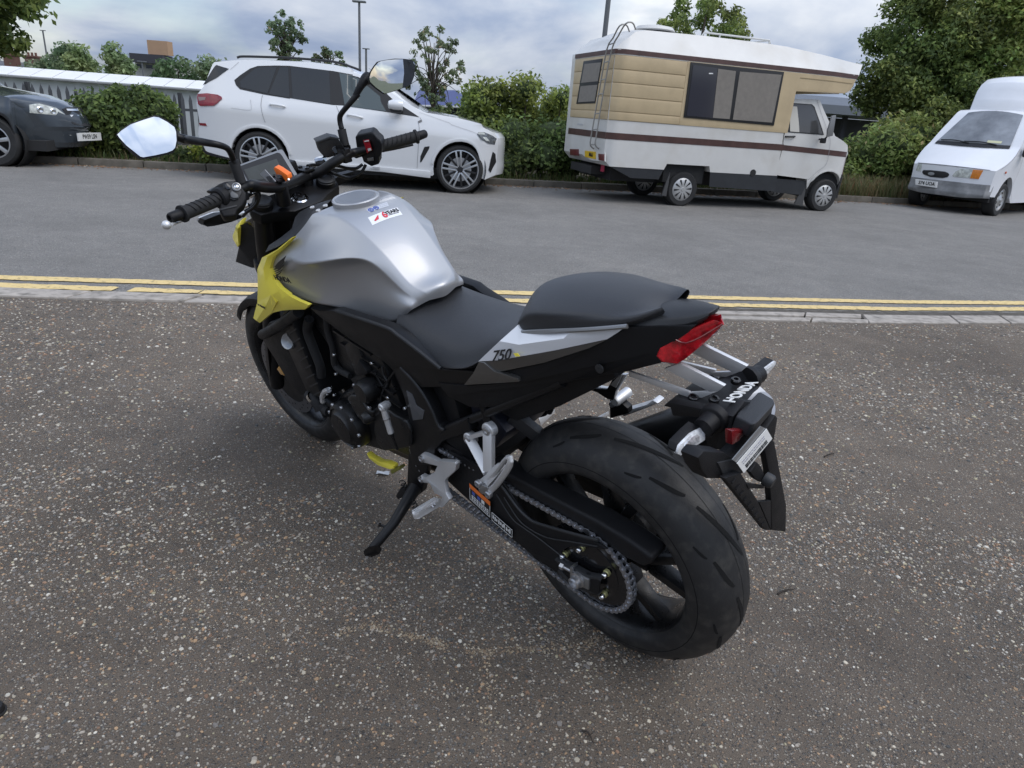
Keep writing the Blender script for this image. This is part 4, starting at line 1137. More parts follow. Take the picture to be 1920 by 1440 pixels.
part('cross_brace', bar((.266,.05,.587), (.216,.02,.532), .03, .03), GREYP, bevel=.004)
# far-side pieces seen under the tail
part('pillion_bracket', prism([(.237,-.12,.596),(.206,-.12,.615),(.187,-.12,.625),(.156,-.12,.613),(.11,-.12,.623),(.094,-.12,.666),(.06,-.12,.679),(.092,-.12,.62),(.096,-.12,.603),(.115,-.12,.59),(.142,-.12,.603),(.188,-.12,.602)], (0, -.012, 0)), ALU, bevel=.003)
part('pillion_bracket_back', prism([(.232,-.113,.6),(.189,-.113,.623),(.161,-.113,.61),(.112,-.113,.625),(.09,-.113,.668),(.067,-.113,.68),(.09,-.113,.623),(.096,-.113,.6),(.113,-.113,.598),(.14,-.113,.605),(.186,-.113,.604)], (0, -.006, 0)), BLK, bevel=.002)
peg_ = Vector((.102,-.15,.586))
part('pillion_peg', lathe([(.013, -.05), (.013, 0), (.010, .004), (0, .004)], peg_ + Vector((0, .02, 0)), (0, 1, 0), 20), ALU)
part('pillion_peg_pad', prism([(.1,-.11,.643),(.084,-.11,.64),(.065,-.11,.682),(.07,-.11,.681)], (0, -.004, 0)), mat('tread_plate', (.5, .5, .5), .4, metal=.7, bump=1.0, bscale=450), bike, bevel=.001)
part('far_footpeg', prism([(.432,-.2,.364),(.438,-.27,.364),(.432,-.27,.355),(.427,-.2,.348)], (0, 0, -.012)), ALU, bevel=.002)
part('brake_pedal', tube([(.446,-.14,.444),(.418,-.16,.435),(.376,-.17,.433),(.37,-.17,.423),(.398,-.165,.406),(.426,-.15,.414)], .006, 8, 4), BLK)
part('heel_guard', prism([(.414,-.15,.467),(.394,-.15,.485),(.328,-.15,.513),(.34,-.15,.475),(.387,-.15,.461)], (0, -.008, 0)), BLK, bevel=.002)
bolt((.38,-.147,.476), (0, 1, 0), .009, .008, STEEL)

# ---------------------------------------------------------------- rider footpeg hanger (bright cast)
HG1 = [(.552,.142,.387),(.533,.142,.405),(.518,.142,.409),(.453,.15,.421),(.44,.156,.434),(.369,.16,.466),(.365,.16,.461),(.373,.16,.438),(.423,.158,.385),(.434,.158,.369),(.426,.165,.34),(.409,.17,.332),(.44,.176,.291),(.459,.176,.287),(.439,.17,.324),(.478,.165,.313),(.507,.155,.325),(.552,.146,.299),(.579,.142,.291),(.577,.142,.303),(.559,.142,.319),(.534,.146,.326),(.48,.15,.374),(.463,.15,.402),(.533,.142,.375),(.55,.142,.375)]
hang = part('footpeg_hanger', prism(HG1, (0, -.014, 0)), ALU, bevel=.0025)
for p in [(.536,.143,.388),(.561,.143,.305)]:
    bolt(p, (0, 1, 0), .010, .006, STEEL, hang)
peg = [Vector(p) for p in [(.422,.185,.342),(.42,.205,.357),(.425,.275,.357),(.419,.275,.35),(.409,.268,.355),(.423,.195,.331)]]
part('footpeg', prism(peg, (0, 0, -.014)), ALU, bevel=.002)
pa, pb = Vector((.423,.195,.344)), Vector((.422,.272,.353))
for k in range(13):
    for q in (-1, 0, 1):
        c_ = pa.lerp(pb, (k + .4 + .5 * (q % 2)) / 13.5) + Vector((.0065 * q, 0, .0015))
        part('peg_tooth', lathe([(.0038, -.002), (.0028, .003), (0, .003)], c_, (0, 0, 1), 6), ALU, hang)
part('peg_spring', tube([pa + Vector((.012 * math.sin(i), .012 + .0012 * i, .006 * math.cos(i))) for i in range(14)], .0022, 6), STEEL, hang)
part('peg_feeler', cyl(Vector((.428,.25,.328)), Vector((.433,.25,.302)), .004, 8), ALUD, hang)
# pillion hanger (bright cast, near side)
PG = [(.35,.128,.537),(.336,.128,.553),(.32,.128,.559),(.307,.13,.556),(.282,.128,.578),(.282,.126,.591),(.264,.126,.609),(.247,.126,.614),(.237,.126,.606),(.228,.134,.585),(.238,.15,.516),(.218,.16,.514),(.254,.16,.485),(.273,.152,.482),(.304,.136,.531),(.327,.13,.521),(.348,.128,.518),(.352,.128,.527)]
b1, b2, b3 = Vector((.338,.126,.531)), Vector((.265,.124,.587)), Vector((.252,.158,.492))
pil_h = part('pillion_hanger', cat(bar(b1, b3, .015, .024, (1, 0, .3), .95), bar(b2, b3 + Vector((-.006, 0, .004)), .015, .026, (1, 0, .3), .95), bar(b1 + Vector((0, .002, .006)), b2 + Vector((0, .002, -.004)), .010, .014, (0, 1, 0)),
    lathe([(.0175, -.012), (.0175, .004), (.015, .007), (.010, .007)], b1, (0, 1, 0), 20), lathe([(.0185, -.012), (.0185, .004), (.016, .007), (.010, .007)], b2, (0, 1, 0), 20)), ALU, bevel=.0018)
for p in [b1 + Vector((0, .005, 0)), b2 + Vector((0, .005, 0))]:
    bolt(p, (0, 1, 0), .011, .007, STEEL, pil_h)
LOOP = [(.139,.185,.61),(.13,.19,.594),(.133,.19,.586),(.19,.185,.505),(.224,.175,.462),(.245,.172,.441),(.255,.172,.443),(.215,.178,.495),(.16,.185,.573),(.148,.185,.599)]
part('heel_loop', tube([(.249,.165,.472),(.201,.172,.53),(.143,.185,.604),(.137,.188,.589),(.183,.186,.518),(.229,.178,.461)], .0075, 8, 3, .7), ALU, pil_h)
part('pillion_footpeg', prism([(.286,.165,.453),(.27,.165,.469),(.216,.165,.533),(.199,.166,.543),(.19,.168,.54),(.189,.172,.533),(.221,.185,.489),(.244,.185,.455),(.268,.18,.444),(.276,.175,.454)], (0, -.016, 0)), ALU, pil_h, bevel=.006)
for p in [(.264,.176,.467),(.228,.18,.456)]:
    bolt(p, (0, 1, 0), .010, .010, STEEL, pil_h)
part('peg_foot', prism([(.264,.185,.45),(.248,.185,.475),(.223,.185,.477),(.241,.185,.449),(.252,.185,.443)], (0, -.01, 0)), ALUD, pil_h, bevel=.003)

# ---------------------------------------------------------------- side stand
sa, sb, sf = Vector((.631,.125,.228)), Vector((.601,.235,.191)), Vector((.611,.315,.147))
stand = part('side_stand', tube([sa, sa.lerp(sb, .5), sb, sf], [.020, .0165, .014, .013], 14), BLK)
part('stand_plate', prism([(.638,.12,.34),(.549,.12,.405),(.515,.12,.414),(.546,.12,.357),(.612,.12,.215),(.676,.12,.151),(.688,.12,.194)], (0, -.02, 0)), BLK, stand, bevel=.004)
part('stand_tang', tube([(.647,.235,.14),(.672,.235,.137),(.696,.235,.122),(.686,.235,.137)], .004, 8, 2), BLK, stand)
foot = [(.627,.335,.146),(.586,.335,.188),(.554,.32,.201),(.555,.315,.187),(.565,.32,.168),(.587,.335,.153),(.623,.337,.137)]
part('stand_foot', prism(foot, (0, 0, -.007)), BLK, stand, bevel=.002)
part('stand_bracket', prism([(.712,.15,.168),(.688,.14,.208),(.642,.14,.222),(.632,.14,.218),(.694,.155,.167)], (0, -.015, 0)), BLK, stand, bevel=.003)
part('stand_spring', tube([Vector((.681,.135,.232)).lerp(Vector((.58,.17,.211)), i / 40) + Vector((.008 * math.sin(i * 1.3), .008 * math.cos(i * 1.3), 0)) for i in range(41)], .002, 5), BLK, stand)

# ---------------------------------------------------------------- engine
CC = [(1.002,.12,.371),(.937,.12,.432),(.89,.12,.464),(.756,.12,.517),(.699,.12,.491),(.609,.12,.477),(.601,.12,.44),(.62,.12,.374),(.686,.12,.33),(.778,.12,.284),(.848,.12,.266),(.918,.12,.243),(1.006,.12,.246),(1.02,.12,.296)]
eng = part('engine', prism(CC, (0, -.24, 0)), ENG, bevel=.02, seg=3)
altc = Vector((.894,.14,.35))
aor = (Vector((.954,.14,.394)) - Vector((.845,.14,.298))).length / 2
part('alternator_cover', lathe([(aor * 1.10, -.04), (aor * 1.08, .004), (aor * 1.02, .018), (aor * .90, .024), (aor * .86, .020), (aor * .70, .026), (aor * .66, .032), (aor * .3, .035), (0, .035)], altc, (0, 1, 0), 48), ENG, eng)
for k in range(9):
    a = R(20 + 40 * k)
    bolt(altc + Vector((aor * 1.02 * math.cos(a), .014, aor * 1.02 * math.sin(a))), (0, 1, 0), .006, .007, STEEL, eng)
part('clutch_bulge', prism([(.841,.155,.471),(.809,.155,.495),(.77,.155,.507),(.74,.155,.474),(.714,.155,.475),(.718,.155,.453),(.762,.155,.413),(.802,.155,.413),(.821,.155,.442)], (0, -.05, 0)), ENG, eng, bevel=.014, seg=3)
part('water_pump', lathe([(.034, -.03), (.034, .006), (.028, .016), (.012, .018), (0, .018)], Vector((.733,.15,.532)), (0, 1, 0), 28), ENG, eng)
for p in [(.77,.152,.54),(.72,.152,.54),(.722,.152,.484),(.933,.152,.411),(.957,.152,.347)]:
    bolt(p, (0, 1, 0), .0065, .007, STEEL, eng)
part('sprocket_cover', prism([(.719,.145,.476),(.677,.145,.505),(.621,.145,.495),(.572,.145,.496),(.56,.145,.469),(.579,.145,.409),(.647,.145,.367),(.723,.145,.327),(.75,.145,.344),(.75,.145,.391)], (0, -.05, 0)), ENG, eng, bevel=.008, seg=3)
part('oil_plug', lathe([(.018, -.03), (.018, .004), (.012, .012), (0, .012)], Vector((.744,.16,.445)), (.2, 1, 0), 20), ENG, eng)
# quick-shift link: bright rod from ball joint
q0, q1, q2 = Vector((.621,.17,.536)), Vector((.61,.172,.458)), Vector((.605,.168,.403))
part('shift_ball_joint', lathe([(.008, -.02), (.0115, -.012), (.0115, .006), (.009, .009), (.005, .009), (.004, .006), (0, .006)], q0, (0, 1, 0), 20), ALU, eng)
part('shift_rod', tube([q0, q0.lerp(q1, .4), q0.lerp(q1, .45), q1], [.0075, .0095, .0085, .0085], 10), ALU, eng)
part('shift_rod_tip', tube([q1, q1.lerp(q2, .22), q1.lerp(q2, .25), q2], [.006, .0055, .0035, .0035], 8), BLK, eng)
part('rod_collar', cyl(q0.lerp(q1, .42), q0.lerp(q1, .46), .0105, 12), STEEL, eng)
# cylinders, head, throttle bodies, hoses
HEAD = [(.62, .115, .50), (.83, .115, .46), (1.00, .115, .66), (.96, .115, .76), (.82, .115, .79), (.68, .115, .66)]
head = part('cylinder_block', prism(HEAD, (0, -.23, 0)), ENG, eng, bevel=.012)
for k in range(7):
    a = Vector((.70, .118, .52)).lerp(Vector((.83, .118, .72)), k / 6); 
    part('cooling_fin', box(a, (.17, .012, .006), Matrix.Rotation(R(-8), 3, 'Y')), ENG, eng, bevel=.001)
part('cam_cover', prism([(.791,.125,.657),(.756,.125,.652),(.749,.125,.615),(.738,.125,.58),(.789,.125,.545),(.809,.125,.559),(.829,.125,.595),(.83,.125,.634)], (0, -.2, 0)), ENG, eng, bevel=.01)
part('ignition_cover', prism([(.751,.135,.617),(.724,.135,.591),(.724,.135,.581),(.785,.135,.551),(.79,.135,.57)], (0, -.03, 0)), BLKM, eng, bevel=.004)
def hose(P, r, m=RUB, name='hose'): return part(name, tube(P, r, 10, 5), m, eng)
hose([(.663,.12,.619),(.665,.12,.592),(.656,.12,.57),(.689,.12,.533),(.709,.12,.502),(.716,.12,.475)], .0032, GREYP, 'cable')
hose([(.706,.12,.586),(.691,.12,.56),(.677,.12,.554),(.637,.12,.593),(.604,.12,.626)], .0035, BLK, 'cable')
hose([(.975,.13,.677),(1.01,.13,.629),(1.005,.13,.573),(.995,.13,.517),(1.007,.13,.475)], .014)
hose([(.882,.12,.719),(.904,.12,.655),(.904,.12,.595),(.917,.12,.533),(.845,.12,.526)], .010)
hose([(1.219,.11,.462),(1.167,.11,.419),(1.113,.11,.398),(1.052,.11,.395)], .012)
hose([(1.049,.135,.361),(1.036,.135,.346),(1.01,.135,.346)], .018)
hose([(.737,.14,.458),(.717,.14,.457),(.689,.14,.477)], .006)
for p in [(.891,.135,.526),(.951,.135,.456),(.939,.135,.436),(.984,.135,.422),(.869,.135,.597),(.677,.135,.633),(.639,.135,.54),(.724,.135,.466),(.569,.135,.534)]:
    bolt(p, (.1, 1, .2), .0048, .008, CHROME, eng)
part('pipe_clamp', tube([(1.017,.145,.386),(1.007,.145,.409),(.985,.145,.434),(.952,.145,.453)], .0085, 8, 3), ALU, eng)
part('pipe_clamp', lathe([(.021, 0), (.021, .012), (.017, .012), (.017, 0)], Vector((1.077,.14,.382)), (.6, .2, -.7), 18, closed=True), CHROME, eng)
part('coolant_pipe', tube([(1.108,.14,.375),(1.071,.14,.369),(1.054,.14,.34)], .020, 14, 3), RUB, eng)
part('oil_filter', cyl(Vector((.95, .10, .34)), Vector((1.05, .10, .36)), .035, 20), BLK, eng)
part('sump', prism([(.50, .08, .28), (.86, .08, .26), (.92, .08, .33), (.90, .08, .44), (.50, .08, .40)], (0, -.16, 0)), ENG, eng, bevel=.015)
# radiator and its side cover
RAD = [(1.309,.15,.543),(1.194,.16,.617),(1.104,.16,.649),(1.064,.15,.64),(1.075,.14,.579),(1.096,.13,.464),(1.099,.13,.393),(1.195,.13,.332),(1.254,.135,.366),(1.28,.145,.46),(1.31,.15,.513)]
rad = part('radiator_cover', prism(RAD, (0, -.04, 0)), BLKM, bevel=.008)
part('radiator', prism([(1.06, .15, .70), (1.16, .15, .62), (1.10, .15, .40), (1.00, .15, .40)], (0, -.30, 0)), BLK, rad, bevel=.005)
part('shroud_lower', tube([(.943,.17,.724),(1.057,.165,.662),(1.194,.16,.59),(1.279,.155,.549)], .016, 10, 3), BLKM, rad)
part('horn', lathe([(.0, .0), (.020, .001), (.024, .004), (.026, -.03), (.0, -.035)], Vector((1.105,.155,.577)), (-.3, .9, .4), 24), mat('horn_shell', (.30, .31, .32), .25, metal=.6), rad)
for k in range(10):
    a = Vector((1.07, .152, .68)).lerp(Vector((1.02, .152, .42)), k / 9)
    part('radiator_fin', box(a, (.07, .003, .004), Matrix.Rotation(R(30), 3, 'Y')), GREYP, rad)
part('amber_reflector', prism([(1.323,.13,.392),(1.298,.13,.413),(1.265,.13,.401),(1.273,.13,.383),(1.305,.13,.377)], (0, -.006, 0)), AMBER, rad, bevel=.002)
# yellow belly pan
BEL = [(.91,.105,.209),(.886,.105,.204),(.83,.11,.216),(.778,.115,.24),(.736,.12,.251),(.736,.12,.244),(.762,.12,.228),(.843,.112,.2),(.898,.106,.197)]
bel = part('belly_pan', prism([(a_, b_, c_ - .004 * (k_ > 4)) for k_, (a_, b_, c_) in enumerate(BEL)], (0, -.02, 0)), YELP, bevel=.004)
part('belly_pan_tip', prism([(.753,.125,.228),(.701,.12,.266),(.699,.12,.256),(.742,.128,.221)], (0, -.02, 0)), mat('olive_plastic', (.16, .15, .03), .4), bel, bevel=.003)

# ---------------------------------------------------------------- fork, clamps
FT = Vector((1.108, 0, .984)); FDIR = (Vector((1.42, 0, .300)) - FT).normalized()
FWD = Vector((math.cos(R(24.6)), 0, math.sin(R(24.6))))
for sy in (1, -1):
    o = FT + Vector((0, .105 * sy, 0))
    leg = part('fork_leg', xf(lathe([(.022, -.012), (.0275, -.008), (.028, 0), (.028, .16), (.027, .17), (.027, .44), (.0295, .45), (.0295, .475), (.021, .476), (.0205, .62), (.026, .64), (.028, .70), (.024, .77), (.010, .78)], o, FDIR, 28), SM), BLK)
    part('fork_cap', xf(lathe([(.026, -.010), (.026, .004), (.023, .007), (.018, .007), (.016, .004), (0, .0045)], o - FDIR * .010, -FDIR, 28), SM), GREYP, leg)
    part('fork_guard', xf(prism([tuple(o + FDIR * .46 + Vector((.025, .016 * sy, 0))), tuple(o + FDIR * .46 + Vector((-.01, .026 * sy, 0))), tuple(o + FDIR * .70 + Vector((-.01, .024 * sy, 0))), tuple(o + FDIR * .70 + Vector((.025, .016 * sy, 0)))], (0, .006 * sy, 0)), SM), BLKM, leg, bevel=.003)
    part('brake_caliper', xf(prism([tuple(FWC + Vector(q)) for q in ((-.15, .060 * sy, .06), (-.10, .060 * sy, .13), (-.06, .060 * sy, .10), (-.09, .060 * sy, .03))], (0, .05 * sy, 0)), SM), BLK, leg, bevel=.008)
def clamp(name, d, sx):
    cc = FT + FDIR * d
    P = []
    for f_, y_ in ((.034, .085), (.034, -.085), (.036, -.105), (.028, -.132), (0, -.142), (-.030, -.132), (-.036, -.105), (-.046, -.075), (-.062, -.045), (-.062, .045), (-.046, .075), (-.036, .105), (-.030, .132), (0, .142), (.028, .132), (.036, .105)):
        P.append(cc + FWD * f_ * sx + Vector((0, y_, 0)))
    return part(name, xf(prism(P, FDIR * .034), SM), BLK, bevel=.006)
tcl = clamp('top_clamp', .006, 1.0)
clamp('bottom_clamp', .20, 1.1)
part('steering_head', cyl(FT + FDIR * .03 - FWD * .035, FT + FDIR * .26 - FWD * .035, .038, 24), BLK)
ign = Vector((1.095,0,.967)) 
part('ignition_ring', lathe([(.0245, -.006), (.0245, .006), (.021, .009), (.0175, .008), (.0175, .002)], ign, -FDIR, 32), CHROME, tcl)
part('ignition_switch', lathe([(.017, -.005), (.017, .010), (.014, .013), (.0125, .016), (.006, .016), (.005, .013), (0, .013)], ign, -FDIR, 8), GLOSSB, tcl)
part('ignition_seat', lathe([(.032, -.010), (.032, .001), (.027, .003), (.025, .001)], ign, -FDIR, 32), BLKM, tcl)

# ---------------------------------------------------------------- handlebar and controls
HB = [(.975,.365,1.055),(1.007,.255,1.055),(1,.185,1.065),(.998,.165,1.065),(1.029,.12,1.043),(1.046,.075,1.029)]
HB += [(1.086,0,1.02),(1.127,-.06,1.013)]
HB += [(1.109,-.095,1.019),(1.091,-.125,1.034),(1.077,-.168,1.048),(1.075,-.205,1.049),(1.027,-.265,1.056),(.985,-.365,1.063)]
hb = part('handlebar', tube(HB, [.011, .011, .012, .0135, .0143, .0143, .0143, .0143, .0143, .0143, .0135, .012, .011, .011], 16, 6), BLK)
for sy, a, b, c_ in ((1, HB[1], HB[0], (.966,.398,1.057)), (-1, HB[-2], HB[-1], (.983,-.398,1.064))):
    a, b, c_ = Vector(a), Vector(b), Vector(c_)
    g_ = part('grip', tube([a, a.lerp(b, .02), a.lerp(b, .94), a.lerp(b, .95), b, b.lerp(c_, .02)], [.0185, .0165, .0165, .0205, .0205, .013], 20), RUB)
    for k in range(6):
        t = .12 + k * .13
        p = a.lerp(b, t)
        part('grip_groove', tube([p + Vector((-.0172 * math.cos(q), .010 * (q - .8) * sy, .0172 * math.sin(q))) for q in (0.0, .3, .6, .9, 1.2, 1.5)], .0011, 5), GROOVE, g_)
    part('bar_end', lathe([(.0125, 0), (.0135, .004), (.0120, (c_ - b).length * .9), (.0095, (c_ - b).length), (.006, (c_ - b).length), (.005, (c_ - b).length * .8), (0, (c_ - b).length * .8)], b, c_ - b, 20), BLKM, g_)
for sy, p in ((1, HB[6 - 1]), (-1, HB[7])):
    p = Vector(p) + Vector((.01, -.012 * sy if sy > 0 else 0, 0))
    rs = part('bar_riser', cat(cyl(p + Vector((.01, 0, -.055)), p, .019, 16), prism([p + Vector((-.028, -.018, .013)), p + Vector((.028, -.018, .013)), p + Vector((.028, .018, .013)), p + Vector((-.028, .018, .013))], (0, 0, .008))), BLK, bevel=.003)
    for q in (-.019, .019): bolt(p + Vector((q, 0, .021)), (0, 0, 1), .0065, .005, GLOSSB, rs)
# left switch block
LN = Vector((-.80, .28, .53)).normalized()
def lsq(P, lift): return [Vector(p) + LN * lift for p in P]
LS = [(1.014,.266,1.075),(1.016,.256,1.083),(1.014,.24,1.088),(1.01,.226,1.09),(1.002,.206,1.088),(.995,.199,1.081),(.987,.198,1.07),(.977,.196,1.056),(.972,.204,1.044),(.969,.218,1.032),(.971,.236,1.025),(.967,.245,1.015),(.978,.272,1.018),(.989,.271,1.034),(.998,.262,1.052),(1.007,.262,1.066)]
lsw = part('left_switch_block', prism(lsq(LS, 0), -LN * .042), BLKM, bevel=.007, seg=3)
LS2 = [(1.009,.233,1.085),(1.002,.209,1.086),(.99,.203,1.071),(.982,.206,1.058),(.98,.219,1.047),(.982,.231,1.046),(.99,.238,1.053),(1.004,.24,1.074)]
part('switch_face', prism(lsq(LS2, .0), LN * .004), GREYP, lsw, bevel=.0015)
part('horn_button', prism(lsq([(.992,.231,1.06),(.993,.224,1.065),(.983,.216,1.054),(.98,.219,1.048),(.984,.229,1.049),(.988,.233,1.053)], .004), LN * .005), mat('button_grey', (.10, .105, .11), .45), lsw, bevel=.0015)
sel = lsq([(.992,.21,1.072)], .004)[0]
part('select_ring', lathe([(.0105, -.004), (.0105, .003), (.0078, .004), (.0078, 0)], sel, LN, 24), ALUD, lsw)
part('select_button', lathe([(.0075, -.004), (.0072, .002), (.004, .0045), (0, .005)], sel, LN, 20), CHROME, lsw)
part('beam_switch', prism(lsq([(1.008,.233,1.083),(1.006,.225,1.084),(.998,.221,1.075),(.996,.225,1.069),(.999,.233,1.07)], .004), LN * .004), GLOSSB, lsw, bevel=.0015)
part('switch_band', prism(lsq([(.99,.27,1.036),(.976,.23,1.036),(.974,.231,1.033),(.988,.271,1.032)], .0), LN * .002), GREYP, lsw, bevel=.0008)
part('grip_collar', lathe([(.026, -.02), (.027, 0), (.022, .004), (.017, .004)], Vector(HB[1]) + Vector((0, .002, 0)), Vector(HB[0]) - Vector(HB[1]), 24), BLKM, lsw)
part('indicator_switch', prism([(1.042,.266,1.073),(1.029,.266,1.077),(1.017,.266,1.076),(1.017,.266,1.071),(1.032,.266,1.067),(1.044,.266,1.069)], (.012, -.02, 0)), BLK, lsw, bevel=.003)
# clutch lever
lv = [Vector(p) for p in [(1.023,.2,1.028),(1.047,.25,1.015),(.98,.35,1.037),(.956,.395,1.045)]]
lv = [p + Vector((.035, 0, -.0)) for p in lv[:0]] + [Vector((1.055, .20, 1.035)), Vector((1.060, .26, 1.030)), Vector((1.045, .34, 1.024)), Vector((.947,.405,1.047))]
part('clutch_lever', tube(lv, [.010, .009, .0065, .005], 10, 4, .7), ALU)
part('lever_ball', lathe([(0, -.0105), (.006, -.0088), (.0098, -.004), (.0105, 0), (.0098, .004), (.006, .0088), (0, .0105)], Vector((.948,.415,1.049)), (0, 1, 0), 20), ALU)
part('lever_perch', box((1.03, .195, 1.045), (.06, .03, .028)), BLK, bevel=.006)
# cables by the left switch
for P in ([(1.021,.15,1.043),(1.023,.15,1.021),(1.035,.16,1.003),(1.067,.17,.987),(1.104,.17,.969)], [(1.03,.17,1.038),(1.032,.15,1.032),(1.041,.15,1.011),(1.061,.16,.995),(1.08,.17,.987)], [(1.012,.17,1.048),(1.015,.15,1.045),(1.032,.14,1.029),(1.055,.14,1.006)]):
    part('cable', tube(P, .0042, 8, 4), BLK)
part('cable_tie', tube([(1.035,.165,1.03),(1.026,.155,1.036)], .005, 8), CHROME)
part('cable_tie', tube([(1.081,.168,.998),(1.068,.16,1.003)], .005, 8), CHROME)
# right switch block, brake reservoir
RS = [(1.096,-.225,1.085),(1.078,-.225,1.093),(1.01,-.225,1.105),(.997,-.225,1.101),(.987,-.225,1.092),(.971,-.225,1.084),(.969,-.225,1.071),(.98,-.225,1.048),(.996,-.225,1.034),(1.003,-.225,1.015),(1.045,-.225,1.004),(1.081,-.225,1.014),(1.083,-.225,1.028),(1.098,-.225,1.038),(1.1,-.225,1.058)]
rsw = part('right_switch_block', prism(RS, (.03, -.035, .006)), BLKM, bevel=.006, seg=3)
part('kill_switch', prism([(1.052,-.222,1.08),(1.022,-.222,1.085),(1.015,-.222,1.056),(1.046,-.222,1.043)], (-.004, .004, .002)), mat('kill_red', (.35, .012, .02), .35, coat=.3), rsw, bevel=.002)
part('kill_mark', prism([(1.03,-.218,1.059),(1.017,-.218,1.062),(1.015,-.218,1.056),(1.029,-.218,1.052)], (-.001, .003, .001)), WHITE, rsw)
part('kill_mark', prism([(1.039,-.218,1.08),(1.019,-.218,1.084),(1.018,-.218,1.081),(1.039,-.218,1.077)], (-.001, .003, .001)), WHITE, rsw)
part('starter_button', prism([(1.053,-.223,1.029),(1.019,-.223,1.035),(1.021,-.223,1.025),(1.052,-.223,1.02)], (-.003, .003, .001)), ALUD, rsw, bevel=.002)
RV = [(1.205,-.16,1.076),(1.193,-.16,1.081),(1.125,-.16,1.096),(1.078,-.16,1.095),(1.056,-.16,1.066),(1.079,-.16,1.054),(1.157,-.16,1.035),(1.179,-.16,1.033),(1.202,-.16,1.048)]
res_ = part('brake_reservoir', prism(RV, (.045, -.02, 0)), BLKM, bevel=.005)
part('reservoir_lid', prism([(1.204,-.158,1.079),(1.118,-.158,1.101),(1.07,-.158,1.099),(1.07,-.158,1.095),(1.121,-.158,1.094),(1.199,-.158,1.074)], (.05, -.02, .002)), GREYP, res_, bevel=.003)
part('reservoir_window', lathe([(.011, -.004), (.011, .003), (.0085, .004), (.0085, .001), (0, .001)], Vector((1.107,-.159,1.063)), (-.75, .5, .3), 24), GLOSSB, res_)
part('banjo_bolt', tube([(1.197,-.14,1.028),(1.182,-.145,1.032),(1.168,-.15,1.033)], .010, 8), CHROME, res_)
part('perch', box(Vector(HB[-4]) + Vector((.005, 0, .0)), (.034, .026, .040)), BLK, res_, bevel=.005)
for P in ([(1.095,-.23,1.005),(1.102,-.21,.998),(1.104,-.18,1.006),(1.103,-.15,1.02),(1.111,-.12,1.027)], [(1.086,-.235,1.004),(1.092,-.22,.987),(1.104,-.2,.977),(1.116,-.18,.976),(1.105,-.14,.998),(1.118,-.12,1.013)], [(1.152,-.14,1.034),(1.153,-.12,1.027),(1.145,-.09,1.034),(1.131,-.07,1.038)]):
    part('cable', tube(P, .0048, 8, 4), BLK)
part('brake_lever', tube([(1.09, -.21, 1.035), (1.10, -.27, 1.03), (1.08, -.34, 1.025), (1.06, -.40, 1.025)], [.010, .009, .0065, .006], 10, 4, .7), BLK)
# tags on the bar
part('orange_tag', prism([(1.067,.065,1.072),(1.058,.065,1.078),(1.037,.065,1.074),(1,.065,1.063),(1,.065,1.052),(1.016,.065,1.041),(1.032,.065,1.059),(1.059,.065,1.058)], (.012, -.02, 0)), mat('orange_plastic', (.85, .17, .015), .45), hb, bevel=.002)
part('tag_ring', tube([(1.057,.068,1.059),(1.051,.068,1.043),(1.03,.068,1.039),(1.006,.068,1.044),(.991,.068,1.054)], .003, 6, 3), STEEL, hb)
tg = part('barcode_tag', prism([(1.112,.085,1.059),(1.076,.085,1.074),(1.033,.085,1.048),(1.043,.085,1.042),(1.07,.085,1.038)], (.001, -.002, 0)), mat('tag_grey', (.32, .32, .33), .5), hb)
TG = [(1.081,.086,1.055),(1.052,.086,1.062),(1.037,.086,1.048),(1.066,.086,1.039)]
for k in range(8): part('barcode_bar', prism([Vector(q) + Vector((-.0005, .0008, 0)) for q in sub_quad(TG, .02 + .12 * k, .07 + .12 * k, 0, 1)], (-.0004, .0004, 0)), BLACKPRINT, tg)

# ---------------------------------------------------------------- dash
DN = Vector((-.70, 0, .714)).normalized()
def dash(P, lift): return [Vector(p) + DN * lift for p in P]
D1 = [(1.16,.115,1.085),(1.162,.11,1.086),(1.169,-.019,1.094),(1.168,-.026,1.093),(1.163,-.027,1.088),(1.102,-.019,1.028),(1.096,-.007,1.022),(1.108,.124,1.034),(1.116,.126,1.042)]
dsh = part('dashboard', prism(dash(D1, 0), -DN * .022), DASHB, bevel=.003)
part('dash_face', prism(dash([(1.157,.113,1.082),(1.163,-.006,1.088),(1.16,-.012,1.085),(1.154,-.013,1.079),(1.102,-.007,1.028),(1.111,.122,1.037)], .0006), DN * .0006), DASHF, dsh)
part('dash_screen', prism(dash([(1.147,.11,1.072),(1.15,.008,1.075),(1.111,.017,1.037),(1.118,.116,1.044)], .0016), DN * .0005), SCREEN, dsh)
part('dash_mount', box((1.17, 0, 1.03), (.05, .10, .06)), BLK, dsh, bevel=.01)

# ---------------------------------------------------------------- headlight
HL = [(1.291,.1,.895),(1.205,.1,.929),(1.194,.1,.917),(1.263,.11,.764),(1.284,.12,.762),(1.382,.125,.764),(1.301,.13,.833),(1.282,.125,.891)]
hl = part('headlight_shell', cat(prism(HL, (0, -.22, 0))), BLKM, bevel=.012, seg=3)
HY = [(1.267,.105,.918),(1.274,.125,.903),(1.321,.13,.863),(1.326,.13,.849),(1.306,.132,.829),(1.289,.134,.839),(1.259,.134,.897)]
both('headlight_cheek', prism(HY, (.0, -.018, 0)), YELP, hl, bevel=.003)
part('headlight_glass', prism([(1.385, .07, .90), (1.40, .06, .78), (1.40, -.06, .78), (1.385, -.07, .90)], (.02, 0, 0)), CLEAR, hl, bevel=.006)
part('headlight_bracket', prism([(1.261,.11,.907),(1.182,.11,.936),(1.188,.11,.896),(1.216,.11,.906),(1.264,.11,.894)], (0, -.02, 0)), GLOSSB, hl, bevel=.003)
